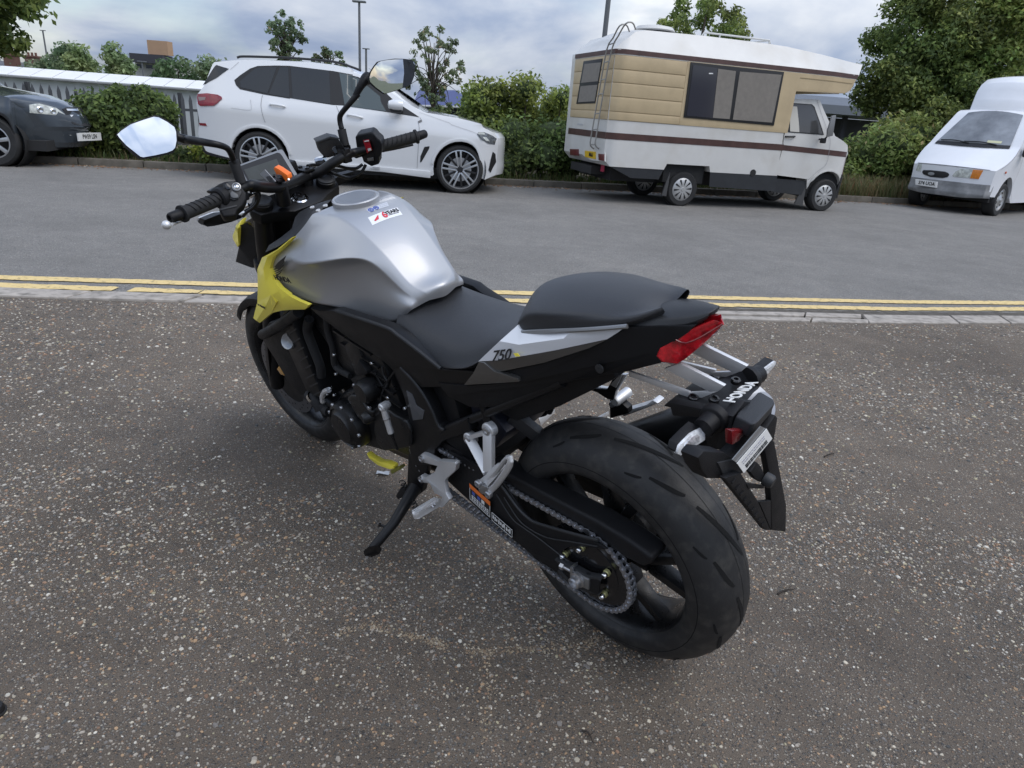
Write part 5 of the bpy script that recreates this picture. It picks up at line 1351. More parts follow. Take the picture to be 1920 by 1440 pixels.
fi = [(1.195,.245,.959),(1.173,.245,.972),(1.182,.2,.972),(1.18,.16,.963),(1.184,.14,.95),(1.185,.14,.942),(1.195,.17,.938),(1.175,.225,.948),(1.174,.245,.953),(1.187,.247,.955)]
find = part('front_indicator', prism(fi, (.035, 0, 0)), BLKM, bevel=.007, seg=3)
part('indicator_lens', prism([Vector(p) + Vector((.036, 0, 0)) for p in fi[:8]], (.008, 0, 0)), CLEAR, find)
part('front_indicator', mirr(prism(fi, (.035, 0, 0))), BLKM, bevel=.007, seg=3)
FEN = []
for i in range(15):
    a = R(38 + 90 * i / 14)
    FEN.append([tuple(SM @ (FWC + Vector((r_ * math.cos(a), y_, r_ * math.sin(a))))) for r_, y_ in ((.275, .070), (.300, .067), (.308, .045), (.311, 0), (.308, -.045), (.300, -.067), (.275, -.070))])
fg = grid(FEN)
o_ = part('front_fender', fg, BLKM); s_ = o_.modifiers.new('solid', 'SOLIDIFY'); s_.thickness = .004

# ---------------------------------------------------------------- mirrors
def mirror(side, outer, glass, n, stalk, rads, boot):
    n = Vector(n).normalized()
    c_ = sum((Vector(p) for p in outer), Vector()) / len(outer)
    back = [Vector(p) * .72 + c_ * .28 - n * .030 for p in outer]
    k = len(outer)
    V = [tuple(p) for p in outer] + [tuple(p) for p in back]
    F = [list(range(k)), list(range(2 * k - 1, k - 1, -1))] + [[i, k + i, k + (i + 1) % k, (i + 1) % k] for i in range(k)]
    mr = part('mirror', (V, F), BLKM, bevel=.003)
    gc_ = sum((Vector(p) for p in glass), Vector()) / len(glass)
    RC = 1.3
    me_ = bpy.data.meshes.new('mirror_glass'); me_.from_pydata([tuple(p) for p in glass], [], [list(range(len(glass)))])
    bm_ = bmesh.new(); bm_.from_mesh(me_)
    u_ = n.cross(Vector((0, 0, 1))).normalized(); v_ = u_.cross(n)
    for ax_ in (u_, v_):
        for q in range(-12, 13):
            bmesh.ops.bisect_plane(bm_, geom=bm_.verts[:] + bm_.edges[:] + bm_.faces[:], dist=1e-6, plane_co=gc_ + ax_ * .009 * q, plane_no=ax_)
    for v in bm_.verts: v.co = v.co + n * (.0034 - (v.co - gc_).length_squared / (2 * RC))
    for f in bm_.faces: f.smooth = True
    bmesh.ops.recalc_face_normals(bm_, faces=bm_.faces)
    bm_.to_mesh(me_); bm_.free()
    ob('mirror_glass', me_, MIRR, mr)
    part('stalk', tube(stalk, rads, 14, 5), BLK, mr)
    part('stalk_boot', tube(boot, .0125, 14), RUB, mr)
    part('stalk_base', cyl(Vector(boot[0]) - Vector((0, 0, .018)), boot[0], .015, 16), BLK, mr)
    return mr
LMo = [(1.016,.427,1.247),(1.021,.413,1.253),(1.029,.387,1.261),(1.038,.352,1.264),(1.046,.322,1.265),(1.047,.311,1.261),(1.048,.295,1.247),(1.047,.283,1.232),(1.044,.283,1.219),(1.038,.291,1.201),(1.032,.304,1.186),(1.027,.316,1.178),(1.023,.333,1.179),(1.016,.365,1.181),(1.009,.394,1.185),(1.009,.4,1.188),(1.009,.406,1.196),(1.011,.42,1.219),(1.015,.425,1.24)]
LMg = [(1.017,.423,1.246),(1.021,.411,1.251),(1.028,.386,1.258),(1.037,.354,1.26),(1.044,.326,1.261),(1.046,.315,1.257),(1.046,.3,1.244),(1.046,.288,1.23),(1.043,.289,1.22),(1.037,.297,1.202),(1.031,.308,1.189),(1.028,.317,1.185),(1.024,.333,1.184),(1.017,.362,1.186),(1.011,.39,1.189),(1.011,.396,1.192),(1.011,.4,1.198),(1.013,.415,1.221),(1.015,.422,1.239)]
mirror(1, LMo, LMg, (-.957, -.232, .225), [(1.085, .293, 1.214)] + [(1.075,.262,1.194),(1.045,.258,1.193),(.994,.244,1.188),(.98,.224,1.179),(.988,.205,1.167),(.998,.195,1.151),(1.008,.19,1.135),(1.008,.188,1.125)], [.008, .011, .010, .0085, .0078, .0075, .0075, .0075, .0075], [(1.008,.187,1.075),(1.015,.187,1.13)])
RMo = [(1.044,-.315,1.274),(1.041,-.326,1.275),(1.037,-.344,1.275),(1.031,-.369,1.274),(1.024,-.397,1.269),(1.018,-.419,1.263),(1.016,-.426,1.257),(1.015,-.428,1.249),(1.015,-.426,1.237),(1.016,-.416,1.216),(1.018,-.403,1.199),(1.02,-.398,1.196),(1.022,-.388,1.194),(1.031,-.348,1.189),(1.037,-.322,1.187),(1.039,-.314,1.187),(1.041,-.307,1.192),(1.046,-.291,1.208),(1.05,-.276,1.225),(1.051,-.276,1.231),(1.051,-.278,1.238),(1.049,-.286,1.251),(1.046,-.302,1.265)]
RMg = [(1.043,-.318,1.271),(1.041,-.327,1.273),(1.037,-.344,1.273),(1.031,-.368,1.271),(1.024,-.395,1.267),(1.019,-.417,1.261),(1.017,-.423,1.256),(1.016,-.425,1.25),(1.016,-.423,1.238),(1.017,-.413,1.217),(1.019,-.401,1.202),(1.02,-.396,1.198),(1.022,-.387,1.196),(1.031,-.348,1.192),(1.037,-.322,1.189),(1.039,-.316,1.19),(1.04,-.311,1.194),(1.045,-.295,1.21),(1.049,-.283,1.226),(1.049,-.282,1.233),(1.049,-.284,1.239),(1.048,-.292,1.251),(1.045,-.305,1.263)]
mirror(-1, RMo, RMg, (-.965, .231, .055), [(1.102,-.27,1.196),(1.114,-.245,1.175),(1.133,-.225,1.153),(1.141,-.218,1.141),(1.142,-.215,1.126),(1.137,-.212,1.109)], [.0095, .008, .0078, .0078, .0078, .0078], [(1.127,-.205,1.062),(1.138,-.212,1.107)])
part('stalk_shoulder', tube([(1.106,-.262,1.191),(1.095,-.285,1.219),(1.098,-.31,1.23),(1.106,-.33,1.22)], [.0085, .012, .018, .012], 14, 3), BLKM)

# ================================================================== VEHICLES
WPAINT = mat('white_car_paint', (0.69, 0.70, 0.705), 0.18, coat=1.0, spec=0.6)
OLDWHITE = mat('aged_white_paint', (0.60, 0.59, 0.56), 0.38, coat=0.15, var=0.05, scale=2.5, dirt=((0.42, 0.38, 0.31), 2.2, 0.35))
VANWHITE = mat('van_white_paint', (0.72, 0.73, 0.75), 0.30, coat=0.4, var=0.03, scale=3)
BEIGE = mat('beige_paint', (0.50, 0.39, 0.235), 0.5, var=0.07, scale=3, dirt=((0.36, 0.28, 0.17), 3.5, 0.4))
BROWN = mat('brown_stripe', (0.070, 0.034, 0.028), 0.45, var=0.25, scale=6)
CARGREY = mat('grey_metal_paint', (0.050, 0.060, 0.070), 0.24, metal=0.45, coat=0.8)
GLASS = mat('tinted_glass', (0.012, 0.014, 0.016), 0.06, coat=0.0, spec=0.6)
GLASSL = mat('side_glass', (0.045, 0.065, 0.068), 0.05, spec=0.8)
GLASSC = mat('camper_glass', (0.045, 0.043, 0.042), 0.12, spec=0.6)
BLIND = mat('window_blind', (0.20, 0.18, 0.155), 0.6, var=0.1, scale=14)
TRIM = mat('black_trim', (0.014, 0.014, 0.015), 0.5)
SKIRT = mat('charcoal_skirt', (0.024, 0.026, 0.029), 0.5, var=0.2, scale=4)
SEAM = mat('panel_gap', (0.02, 0.02, 0.02), 0.8)
CTYRE = mat('car_tyre', (0.022, 0.022, 0.022), 0.75, var=0.25, scale=8)
RIMS = mat('alloy_silver', (0.50, 0.51, 0.52), 0.30, metal=0.8)
RIMD = mat('alloy_dark', (0.03, 0.03, 0.032), 0.35, metal=0.4)
HUBCAP = mat('hubcap_silver', (0.46, 0.46, 0.45), 0.4, metal=0.5)
BUMPG = mat('weathered_bumper', (0.20, 0.205, 0.21), 0.6, var=0.25, scale=4, dirt=((0.36, 0.36, 0.36), 6, 0.7))
PLATEW = mat('plate_white', (0.70, 0.70, 0.68), 0.4)
PLATEY = mat('plate_yellow', (0.62, 0.40, 0.02), 0.4)
LAMPC = mat('headlamp_clear', (0.50, 0.52, 0.48), 0.10, coat=0.8, var=0.45, scale=18)
LAMPD = mat('headlamp_dark', (0.10, 0.11, 0.12), 0.08, coat=0.8, var=0.6, scale=24)
LAMPR = mat('rear_lamp_red', (0.20, 0.008, 0.016), 0.12, coat=0.7, var=0.3, scale=20)
LAMPA = mat('amber_lamp', (0.62, 0.20, 0.02), 0.2, coat=0.5, var=0.2, scale=30)
INTER = mat('interior_dark', (0.02, 0.02, 0.02), 0.8)

def vmat(o, psi, z=-0.012):
    M = Matrix.Rotation(psi, 4, 'Z'); M.translation = Vector((o[0], o[1], z)); return M
def dice(bm, S=(), O=(), Zc=()):
    for ax, vals in ((0, S), (1, O), (2, Zc)):
        for v in vals:
            co = [0, 0, 0]; no = [0, 0, 0]; co[ax] = v; no[ax] = 1
            bmesh.ops.bisect_plane(bm, geom=bm.verts[:] + bm.edges[:] + bm.faces[:], dist=1e-5, plane_co=co, plane_no=no)
def rng(a, b, st):
    n = max(1, int(round((b - a) / st))); return [a + (b - a) * i / n for i in range(n + 1)]
def warped(name, VF, m, parent, warp, S=(), O=(), Zc=(), smooth=28, bevel=0.0, matrix=None):
    me = bpy.data.meshes.new(name); me.from_pydata([tuple(v) for v in VF[0]], [], VF[1])
    bm = bmesh.new(); bm.from_mesh(me)
    bmesh.ops.recalc_face_normals(bm, faces=bm.faces)
    if bevel:
        es = [e for e in bm.edges if len(e.link_faces) == 2 and e.calc_face_angle(0) > R(40)]
        bmesh.ops.bevel(bm, geom=es, offset=bevel, segments=2, profile=0.6, affect='EDGES', clamp_overlap=True)
    dice(bm, S, O, Zc)
    for v in bm.verts: v.co = Vector(warp(*v.co))
    for f in bm.faces: f.smooth = True
    for e in bm.edges:
        if len(e.link_faces) == 2 and e.calc_face_angle(0) > R(smooth): e.smooth = False
    bm.to_mesh(me); bm.free()
    return ob(name, me, m, parent, matrix)
def sz3(P, o=0.0): return [(p[0], o, p[1]) for p in P]
def side_panel(name, P, m, parent, warp, lift=.003, deep=.01, S=(), Zc=(), bevel=0.0, off=0.0):
    return warped(name, prism(sz3(P, off - lift), (0, lift + deep, 0)), m, parent, warp, S, (), Zc, bevel=bevel)
def seam(pts, parent, warp, w=.005, lift=.007, m=None, name='panel_gap'):
    """thin gap drawn along (s, z) points"""
    P = [Vector((p[0], 0, p[1])) for p in pts]
    P = spline(P, 5) if len(P) > 2 else [P[0].lerp(P[1], k / 8) for k in range(9)]
    L_, Rr = [], []
    for i, p in enumerate(P):
        t = (P[min(i + 1, len(P) - 1)] - P[max(0, i - 1)]).normalized(); n = Vector((-t.z, 0, t.x)) * w / 2
        L_.append(p + n); Rr.append(p - n)
    V = []; F = []
    for i in range(len(P)):
        for q in (L_[i], Rr[i]):
            a = warp(q.x, 0.0, q.z); V.append((a[0], a[1] - lift, a[2]))
        if i: F.append([2 * i - 2, 2 * i - 1, 2 * i + 1, 2 * i])
    return mk(name, (V, F), m or SEAM, parent, smooth=None)
def arc(c, r, a0, a1, n):
    return [(c[0] + r * math.cos(R(a0 + (a1 - a0) * i / n)), c[1] + r * math.sin(R(a0 + (a1 - a0) * i / n))) for i in range(n + 1)]
def sm(a, b, x):
    t = min(1, max(0, (x - a) / (b - a))); return t * t * (3 - 2 * t)

def car_tyre(c, Rt, w, rim, n=56):
    return lathe([(rim, 0.012), (rim + .008, -.004), (Rt * .9, -.008), (Rt * .975, .012), (Rt, .035), (Rt, w - .035), (Rt * .975, w - .012), (Rt * .9, w), (rim, w - .012)], c, (0, 1, 0), n, closed=True)
def wheel(parent, s, z, Rt, rim, w, o0, style):
    """near-side wheel: outer face at offset o0, axis along +Y (away from the camera)"""
    c = Vector((s, o0, z))
    wh = mk('wheel', lathe([(rim + .002, .004), (rim - .012, .002), (rim - .018, .030), (rim - .03, w * .8), (rim, w - .01)], c, (0, 1, 0), 56, caps=False), RIMS if style != 'steel' else mat('steel_rim', (.40, .40, .39), .45, metal=.6), parent)
    mk('tyre', car_tyre(c, Rt, w, rim), CTYRE, wh)
    mk('wheel_back', lathe([(rim - .02, .13), (0, .13)], c, (0, 1, 0), 40), RIMD, wh)
    if style == 'alloy5':
        mk('brake_disc', lathe([(rim * .62, .06), (rim * .62, .07), (.05, .07), (.05, .06)], c, (0, 1, 0), 40, closed=True), STEEL, wh)
        mk('hub_cap', lathe([(.055, .03), (.05, .012), (.030, .008), (.028, .011), (0, .011)], c, (0, 1, 0), 28), RIMD, wh)
        for k in range(5):
            a = R(90 + 8) + k * 2 * math.pi / 5
            for sg in (-1, 1):
                p0 = c + Vector((.045 * math.cos(a + sg * .5), .016, .045 * math.sin(a + sg * .5)))
                p1 = c + Vector(((rim - .010) * math.cos(a + sg * .135), .010, (rim - .010) * math.sin(a + sg * .135)))
                mk('spoke', bar(p0, p1, .022, .020, (0, -1, 0), 1.25), RIMS, wh, bevel=.003)
            p0 = c + Vector((.05 * math.cos(a + .63), .03, .05 * math.sin(a + .63))); p1 = c + Vector(((rim - .012) * math.cos(a + .63), .035, (rim - .012) * math.sin(a + .63)))
            mk('spoke', bar(p0, p1, .030, .02, (0, -1, 0)), RIMD, wh, bevel=.003)
    elif style == 'hubcap':
        mk('hubcap', lathe([(rim - .004, .004), (rim * .86, -.010), (rim * .5, -.016), (.035, -.014), (.030, -.020), (0, -.021)], c, (0, 1, 0), 48), HUBCAP, wh)
        for k in range(10):
            a = k * 2 * math.pi / 10 + .1
            P = [c + Vector((rr * math.cos(a + q), -.0150 if rr < rim * .7 else -.0105, rr * math.sin(a + q))) for rr, q in ((rim * .38, -.07), (rim * .86, -.115), (rim * .92, 0), (rim * .86, .115), (rim * .38, .07), (rim * .34, 0))]
            mk('hubcap_slot', prism(P, (0, -.002, 0)), RIMD, wh)
    elif style == 'steel':
        mk('disc', lathe([(rim - .01, .02), (rim * .80, .012), (rim * .62, .028), (rim * .40, .010), (.05, .0), (.045, -.02), (0, -.022)], c, (0, 1, 0), 40), mat('rim_chrome', (.55, .55, .54), .3, metal=.8), wh)
        for k in range(6):
            a = k * math.pi / 3 + .3
            mk('rim_hole', lathe([(.026, .0), (0, .0)], c + Vector((rim * .70 * math.cos(a), .016, rim * .70 * math.sin(a))), (0, 1, 0), 14), SEAM, wh)
    elif style == 'alloy7':
        mk('hub_cap', lathe([(.05, .02), (.04, .004), (0, .002)], c, (0, 1, 0), 24), RIMS, wh)
        for k in range(7):
            a = k * 2 * math.pi / 7 + .2
            mk('spoke', bar(c + Vector((.04 * math.cos(a), .01, .04 * math.sin(a))), c + Vector(((rim - .01) * math.cos(a), .008, (rim - .01) * math.sin(a))), .045, .025, (0, -1, 0), 1.2), RIMS, wh, bevel=.004)
    return wh

# ---------------------------------------------------------------- white SUV
suv = tag(empty('suv', vmat((-1.019, 10.868), R(9))), 'white luxury SUV with tinted rear windows and large two-tone alloy wheels', 'car')
SFW, SRW = (-.008, .352), (-2.925, .352)
def suv_warp(s, o, z):
    W = 1.98
    t = o / W
    side = abs(2 * t - 1)
    zc = .80 - .055 * min(0, s)
    if z < .36: ins = (zc - .36) * .11 + (.36 - z) * .2
    elif z < zc: ins = (zc - z) * .11
    elif z < 1.06: ins = .050 * ((z - zc) / .2) ** 1.2
    else: ins = .050 * ((1.06 - zc) / .2) ** 1.2 + (z - 1.06) * .36
    ins += .25 * max(0, (s - .22) / .48) ** 2.2 + .16 * max(0, (-3.35 - s) / .5) ** 2
    zz = z
    zz += .030 * (1 - side ** 2) * sm(.95, 1.1, z) * (1 if s < -.55 else .9)
    ss = s - .20 * sm(.1, .7, s) * side ** 2.2 + .08 * sm(.3, .7, s) - .10 * sm(-3.4, -3.8, s) * (1 - side ** 2)
    if z > 1.0 and s > -1.6: ss += -.18 * side ** 2 * sm(1.0, 1.3, z) + .06
    oo = ins + (W - 2 * ins) * t if 0 <= t <= 1 else (o + ins if t < 0 else o - ins)
    return (ss, oo, zz)
front_arch = arc(SFW, .405, -14, 194, 16)
rear_arch = arc(SRW, .405, -14, 194, 16)
SB = [(-3.693,.372),(-3.769,.536),(-3.793,.604),(-3.746,.786),(-3.761,.976),(-3.751,1.138),(-3.65,1.254)]
SB += [(-3.524,1.552),(-3.498,1.581),(-3.235,1.625),(-2.98,1.653)]
SB += [(-2.707,1.665),(-2.264,1.681),(-1.891,1.667),(-1.616,1.632),(-1.388,1.574)]
SB += [(-.98, 1.40), (-.62, 1.175)]
SB += [(-.532,1.125),(-.107,1.084),(.253,1.023),(.474,.957),(.623,.902)]
SB += [(.681,.834),(.694,.727),(.689,.509),(.703,.386),(.686,.287),(.492,.217)]
SBo = SB + [(p[0], p[1]) for p in front_arch] + [(-.42, .235), (-1.5, .25), (-2.5, .262)] + rear_arch + [(-3.36, .30)]
body = warped('body', prism(sz3(SBo), (0, 1.98, 0)), WPAINT, suv, suv_warp, rng(-3.9, .75, .16), (.10, .25, .5, .99, 1.48, 1.73, 1.88), (.30, .42, .50, .57, .64, .72, .80, .86, .92, .98, 1.02, 1.06, 1.12, 1.2, 1.3, 1.4, 1.5, 1.58), smooth=24)
SS, SZc = rng(-3.8, .7, .1), rng(.25, 1.7, .08)
def sp_(name, P, m, lift=.003, par=None, **k): return side_panel(name, P, m, par or suv, suv_warp, lift, .012, SS, SZc, **k)
gl = [(-3.229,1.366),(-3.148,1.438),(-3.016,1.535),(-2.916,1.576),(-2.662,1.602)]
gl += [(-2.481,1.612),(-1.872,1.59),(-1.501,1.553),(-1.401,1.537)]
gl += [(-1.022,1.367),(-.893,1.262),(-.678,1.056)]
gl += [(-.863,1.072),(-1.215,1.102),(-1.748,1.14)]
gl += [(-1.872,1.136),(-2.485,1.187)]
gl += [(-2.463,1.177),(-2.816,1.206),(-3.15,1.252),(-3.202,1.299)]
sp_('window_surround', gl, TRIM, .004)
for name, P, m_ in (('window', [(-3.149,1.358),(-3.03,1.467),(-2.941,1.544),(-2.857,1.563),(-2.653,1.582),(-2.779,1.223),(-3.141,1.278)], GLASS),
                    ('window', [(-2.611,1.582),(-2.498,1.591),(-2.475,1.19),(-2.758,1.218)], GLASS),
                    ('window', [(-2.463,1.594),(-1.93,1.59),(-1.906,1.148),(-2.432,1.186)], GLASS),
                    ('window', [(-1.791,1.572),(-1.499,1.541),(-1.412,1.524),(-1.085,1.3),(-1.123,1.105),(-1.706,1.136)], GLASSL)):
    sp_(name, P, m_, .008)
sp_('tail_light', [(-3.746,1.152),(-3.601,1.169),(-3.45,1.16),(-3.397,1.137),(-3.388,1.11),(-3.445,1.052),(-3.504,1.01),(-3.706,.993),(-3.741,1.018),(-3.751,1.098)], LAMPR, .012, bevel=.003)
sp_('reverse_lamp', [(-3.736,1.112),(-3.619,1.118),(-3.629,1.08),(-3.72,1.06)], mat('smoked_lens', (.22, .15, .14), .15, coat=.6), .014)
sp_('rear_reflector', [(-3.755,.765),(-3.657,.768),(-3.637,.732),(-3.751,.731)], LAMPR, .006)
rg_ = [(-3.667,1.264),(-3.5,1.518),(-3.473,1.546),(-3.302,1.509),(-3.442,1.396)]
sp_('rear_glass', rg_, GLASS, .006)
sp_('headlight', [(.257,.876),(.295,.909),(.436,.912),(.596,.866),(.663,.826),(.633,.737),(.532,.751),(.371,.807)], LAMPD, .008, bevel=.003)
sp_('headlight_eyebrow', [(.268,.885),(.302,.905),(.437,.905),(.453,.879),(.311,.874)], LAMPC, .012)
sp_('headlight_eye', [(.398,.843),(.483,.841),(.544,.785),(.472,.794)], LAMPC, .012)
sp_('bumper_intake', [(.611,.634),(.656,.603),(.682,.481),(.627,.395),(.595,.324),(.559,.363),(.583,.516)], TRIM, .006)
sp_('fender_vent', [(-.552,.648),(-.476,.663),(-.482,.626),(-.589,.431),(-.612,.419),(-.608,.51)], TRIM, .004)
sp_('rear_lower_trim', [(-3.754,.467),(-3.712,.392),(-3.671,.373),(-3.364,.314),(-3.363,.285),(-3.696,.336),(-3.742,.369)], TRIM, .006)
for c_, a0 in ((SFW, 8), (SRW, 8)):
    o1, o2 = arc(c_, .448, a0, 172, 20), arc(c_, .408, a0, 172, 20)
    sp_('arch_trim', o1 + list(reversed(o2)), WPAINT, .016, bevel=.004)
    mk('wheel_well', lathe([(.405, .0), (.40, .35), (0, .35)], Vector((c_[0], .09, c_[1])), (0, 1, 0), 40, caps=False), INTER, suv)
for y0 in (.03, 1.70):
    wheel(suv, SFW[0], SFW[1], .355, .283, .25, y0, 'alloy5'); wheel(suv, SRW[0], SRW[1], .355, .283, .25, y0, 'alloy5')
sp_('sill', [(-1.312,.326),(-.452,.303),(-.45,.2),(-.514,.203),(-1.409,.266)] , WPAINT, .03, bevel=.01)
sp_('sill', [(-2.46, .335), (-1.2, .33), (-1.2, .255), (-2.44, .265)], WPAINT, .03, bevel=.01)
mk('under_body', box((-1.47, .99, .27), (3.6, 1.7, .16)), INTER, suv)
for P in ([(-.671,1.053),(-.634,.906),(-.643,.642),(-.655,.332)], [(-1.823,1.128),(-1.764,.965),(-1.744,.724),(-1.766,.275)], [(-2.846,1.197),(-2.864,1.066),(-2.842,.917),(-2.818,.835)]):
    seam(P, suv, suv_warp, .005, m=mat('shut_line', (.16, .16, .165), .7))
for P in ([(-3.269,.997),(-3.024,.987),(-2.997,1.03),(-3.008,1.127)], [(-.631,1.12),(-.252,1.008),(.262,.883)], [(-3.168,1.606),(-3.278,1.504)]):
    seam(P, suv, suv_warp, .004, m=mat('soft_gap', (.35, .35, .36), .6))
# handles, door mirror, roof rail
for P in ([(-2.744,1.075),(-2.532,1.062)], [(-1.668,1.01),(-1.451,.987)]):
    a, b = P
    A_ = suv_warp(a[0], 0, a[1]); B_ = suv_warp(b[0], 0, b[1])
    A_, B_ = Vector(A_), Vector(B_)
    mk('door_handle', tube([A_ + Vector((0, .01, 0)), A_ + Vector((.02, -.03, .01)), A_.lerp(B_, .5) + Vector((0, -.036, .014)), B_ + Vector((-.02, -.03, .01)), B_ + Vector((0, .01, 0))], [.014, .016, .017, .016, .013], 10, 3), WPAINT, suv)
mc = Vector((*[(-.969,1.199)][0][:1], -.12, (-.969,1.199)[1]))
mir_ = mk('door_mirror', lathe([(0, -.12), (.06, -.11), (.092, -.05), (.098, .03), (.09, .09), (0, .10)], mc, (1, .1, 0), 24), WPAINT, suv)
mir_.data.transform(Matrix.Translation(mc) @ Matrix.Diagonal((1.0, .9, .78, 1)) @ Matrix.Translation(-mc))
mk('mirror_base', box(mc + Vector((0, .03, -.07)), (.17, .14, .06)), TRIM, mir_, bevel=.02)
mk('mirror_arm', box(mc + Vector((.06, .14, -.06)), (.08, .16, .04)), TRIM, mir_, bevel=.01)
RL = [Vector(suv_warp(p[0], .06, p[1])) + Vector((0, .02, .03)) for p in [(-3.207,1.63),(-3.121,1.653),(-2.695,1.677)]] + [Vector(suv_warp(p[0], .06, p[1])) + Vector((0, .02, .03)) for p in [(-2.51,1.685),(-1.891,1.684),(-1.515,1.63),(-1.388,1.593)]]
mk('roof_rail', tube(RL, .016, 8, 4), TRIM, suv)
ws = [suv_warp(s_, o_, z_) for s_, o_, z_ in ((-1.42, .42, 1.62), (-1.42, 1.56, 1.62), (-.64, 1.72, 1.19), (-.64, .26, 1.19))]
mk('windscreen', prism([Vector(p) + Vector((.03, 0, .035)) for p in ws], (0, 0, .004)), GLASSL, suv)

# ---------------------------------------------------------------- camper van
cam_v = tag(empty('camper_van', vmat((2.553, 11.442), R(18))), 'old beige and white coachbuilt camper van with brown stripes and rear ladder', 'camper van')
CW = 1.72
def cv_warp(s, o, z):
    t = o / CW; side = abs(2 * t - 1)
    ins = .012 * sm(1.3, 2.2, z)
    if z > 2.17: ins += (z - 2.17) * .80
    rear = sm(-1.30, -1.47, s); ins += .07 * rear ** 2
    ss = s
    if s > 2.2: ins += .12 * sm(2.2, 2.95, s)
    if z > 2.17 and s < -1.0: ss += (z - 2.17) * .6 * sm(-.8, -1.4, s)
    oo = ins + (CW - 2 * ins) * t if 0 <= t <= 1 else o + ins
    zz = z + (.04 * (1 - side ** 2) if z > 2.3 else 0)
    return (ss, oo, zz)
def cab_warp(s, o, z):
    Wc = 1.70
    t = o / Wc; side = abs(2 * t - 1)
    ins = .05 + .10 * sm(1.2, 1.8, z) + .20 * max(0, (s - 2.75) / .5) ** 2 + (.03 if z < .5 else 0)
    oo = ins + (Wc - 2 * ins) * t if 0 <= t <= 1 else o + ins
    return (s - .10 * sm(2.9, 3.25, s) * side ** 2, oo, z + .03 * (1 - side ** 2) * sm(.95, 1.2, z) * sm(2.0, 2.6, s))
rw_c, fw_c = (-.045, .262), (2.70, .262)
BO = [(-1.47, .66), (-1.47, 2.18), (-1.40, 2.30), (-1.26, 2.44)]
BO += [(-.936,2.478),(.084,2.497),(1.169,2.493),(1.537,2.481),(2.417,2.398),(3.057,2.351)]
BO += [(2.90, 2.16), (2.78, 1.90)]
BO += [(2.419,1.862),(1.497,1.897),(1.595,1.223)]
BO += [(1.63, .55), (.37, .55), (.34, .64), (-.42, .64), (-.46, .55), (-1.38, .555)]
cbody = warped('body', prism(sz3(BO), (0, CW, 0)), OLDWHITE, cam_v, cv_warp, rng(-1.47, 2.9, .18) + [-1.44, -1.40, -1.35], (.1, .25, .5, .86, 1.2, 1.47, 1.62), (.9, 1.3, 1.8, 2.1, 2.17, 2.19, 2.25, 2.32, 2.4), smooth=24)
cS, cZ = rng(-1.47, 2.95, .15) + [-1.44, -1.40, -1.35], rng(.5, 2.5, .2)
def cp(name, P, m, lift=.003, par=None, **k): return side_panel(name, P, m, par or cam_v, cv_warp, lift, .01, cS, cZ, **k)
# beige field above the white band: cladding planks with grooves between them at the rear, flat sheet round the window
ZL_ = [1.215, 1.335, 1.54, 1.73, 1.908, 2.098]
xr = -.32
for a, b in zip(ZL_, ZL_[1:]):
    cp('cladding_plank', [(-1.465, a + .006), (xr, a + .006), (xr, b - .006), (-1.465, b - .006)], BEIGE, .012, bevel=.005)
cp('beige_panel', [(-1.462, 1.212), (2.70, 1.212), (2.72, 1.60), (2.86, 2.108), (-1.462, 2.108)][0:0] or [(-.335,1.933),(1.495,1.902),(1.625,1.239),(-.328,1.312)][0:0] or [(xr + .004, 1.215), (1.66, 1.215), (1.67, 1.84), (2.66, 1.88), (2.80, 1.95), (2.86, 2.105), (xr + .004, 2.105)], BEIGE, .008, bevel=.003)
cp('beige_backing', [(-1.464, 1.215), (xr + .01, 1.215), (xr + .01, 2.10), (-1.464, 2.10)], mat('shaded_groove_beige', (.36, .275, .16), .6), .004)  # darker beige puts the shade of the plank grooves into the colour
cp('luton_shade_line', [(1.70, 2.035), (2.80, 2.035), (2.80, 2.045), (1.70, 2.045)], mat('shade_line_beige', (.33, .25, .14), .5), .014)  # raised strip, its darker beige paints the shade of a groove
cp('brown_stripe', [(-1.466, 2.115), (2.88, 2.115), (2.90, 2.178), (-1.466, 2.178)], BROWN, .008)
cp('brown_stripe', [(-1.466, .945), (1.640, .945), (1.640, 1.040), (-1.466, 1.040)], BROWN, .005)
# side window with black frame, grey pane and half-drawn blind
wf = [(-.272,2.098),(1.373,2.096),(1.37,1.311),(-.26,1.327)]
cwin = cp('window', wf, TRIM, .022, bevel=.004)
cp('pane', [(-.229,2.063),(.19,2.054),(.24,1.349),(-.22,1.357)], mat('pane_slate', (.040, .040, .050), .10, spec=.6), .026, cwin)
cp('blind', [(.201,2.045),(.513,2.038),(.54,1.356),(.242,1.355)], BLIND, .026, cwin)
cp('blind', [(.583,2.037),(1.335,2.052),(1.32,1.354),(.599,1.352)], BLIND, .026, cwin)
cp('window_latch', [(.052,1.976),(.122,1.979),(.125,1.965),(.055,1.959)], WHITE, .029, cwin)
# skirts
cp('skirt', [(-1.36, .55), (-.46, .55), (-.52, .40), (-1.0, .40)], SKIRT, -.03)
cp('skirt', [(.37, .55), (1.64, .55), (1.66, .30), (.40, .325)], SKIRT, -.002)
cp('filler', arc((1.162,.575), .055, 0, 340, 14), SEAM, .006)
mk('chassis', box((.9, 1.0, .42), (4.2, 1.3, .2)), INTER, cam_v)
mk('rear_chassis', box((-1.1, 1.0, .45), (.7, .9, .12)), INTER, cam_v)
mk('tow_lamp', box((-1.30, .45, .50), (.03, .10, .12)), mat('pink_lens', (.45, .05, .10), .3), cam_v, bevel=.01)
mk('wheel_well', box((-.045, .45, .50), (.72, .7, .28)), INTER, cam_v)
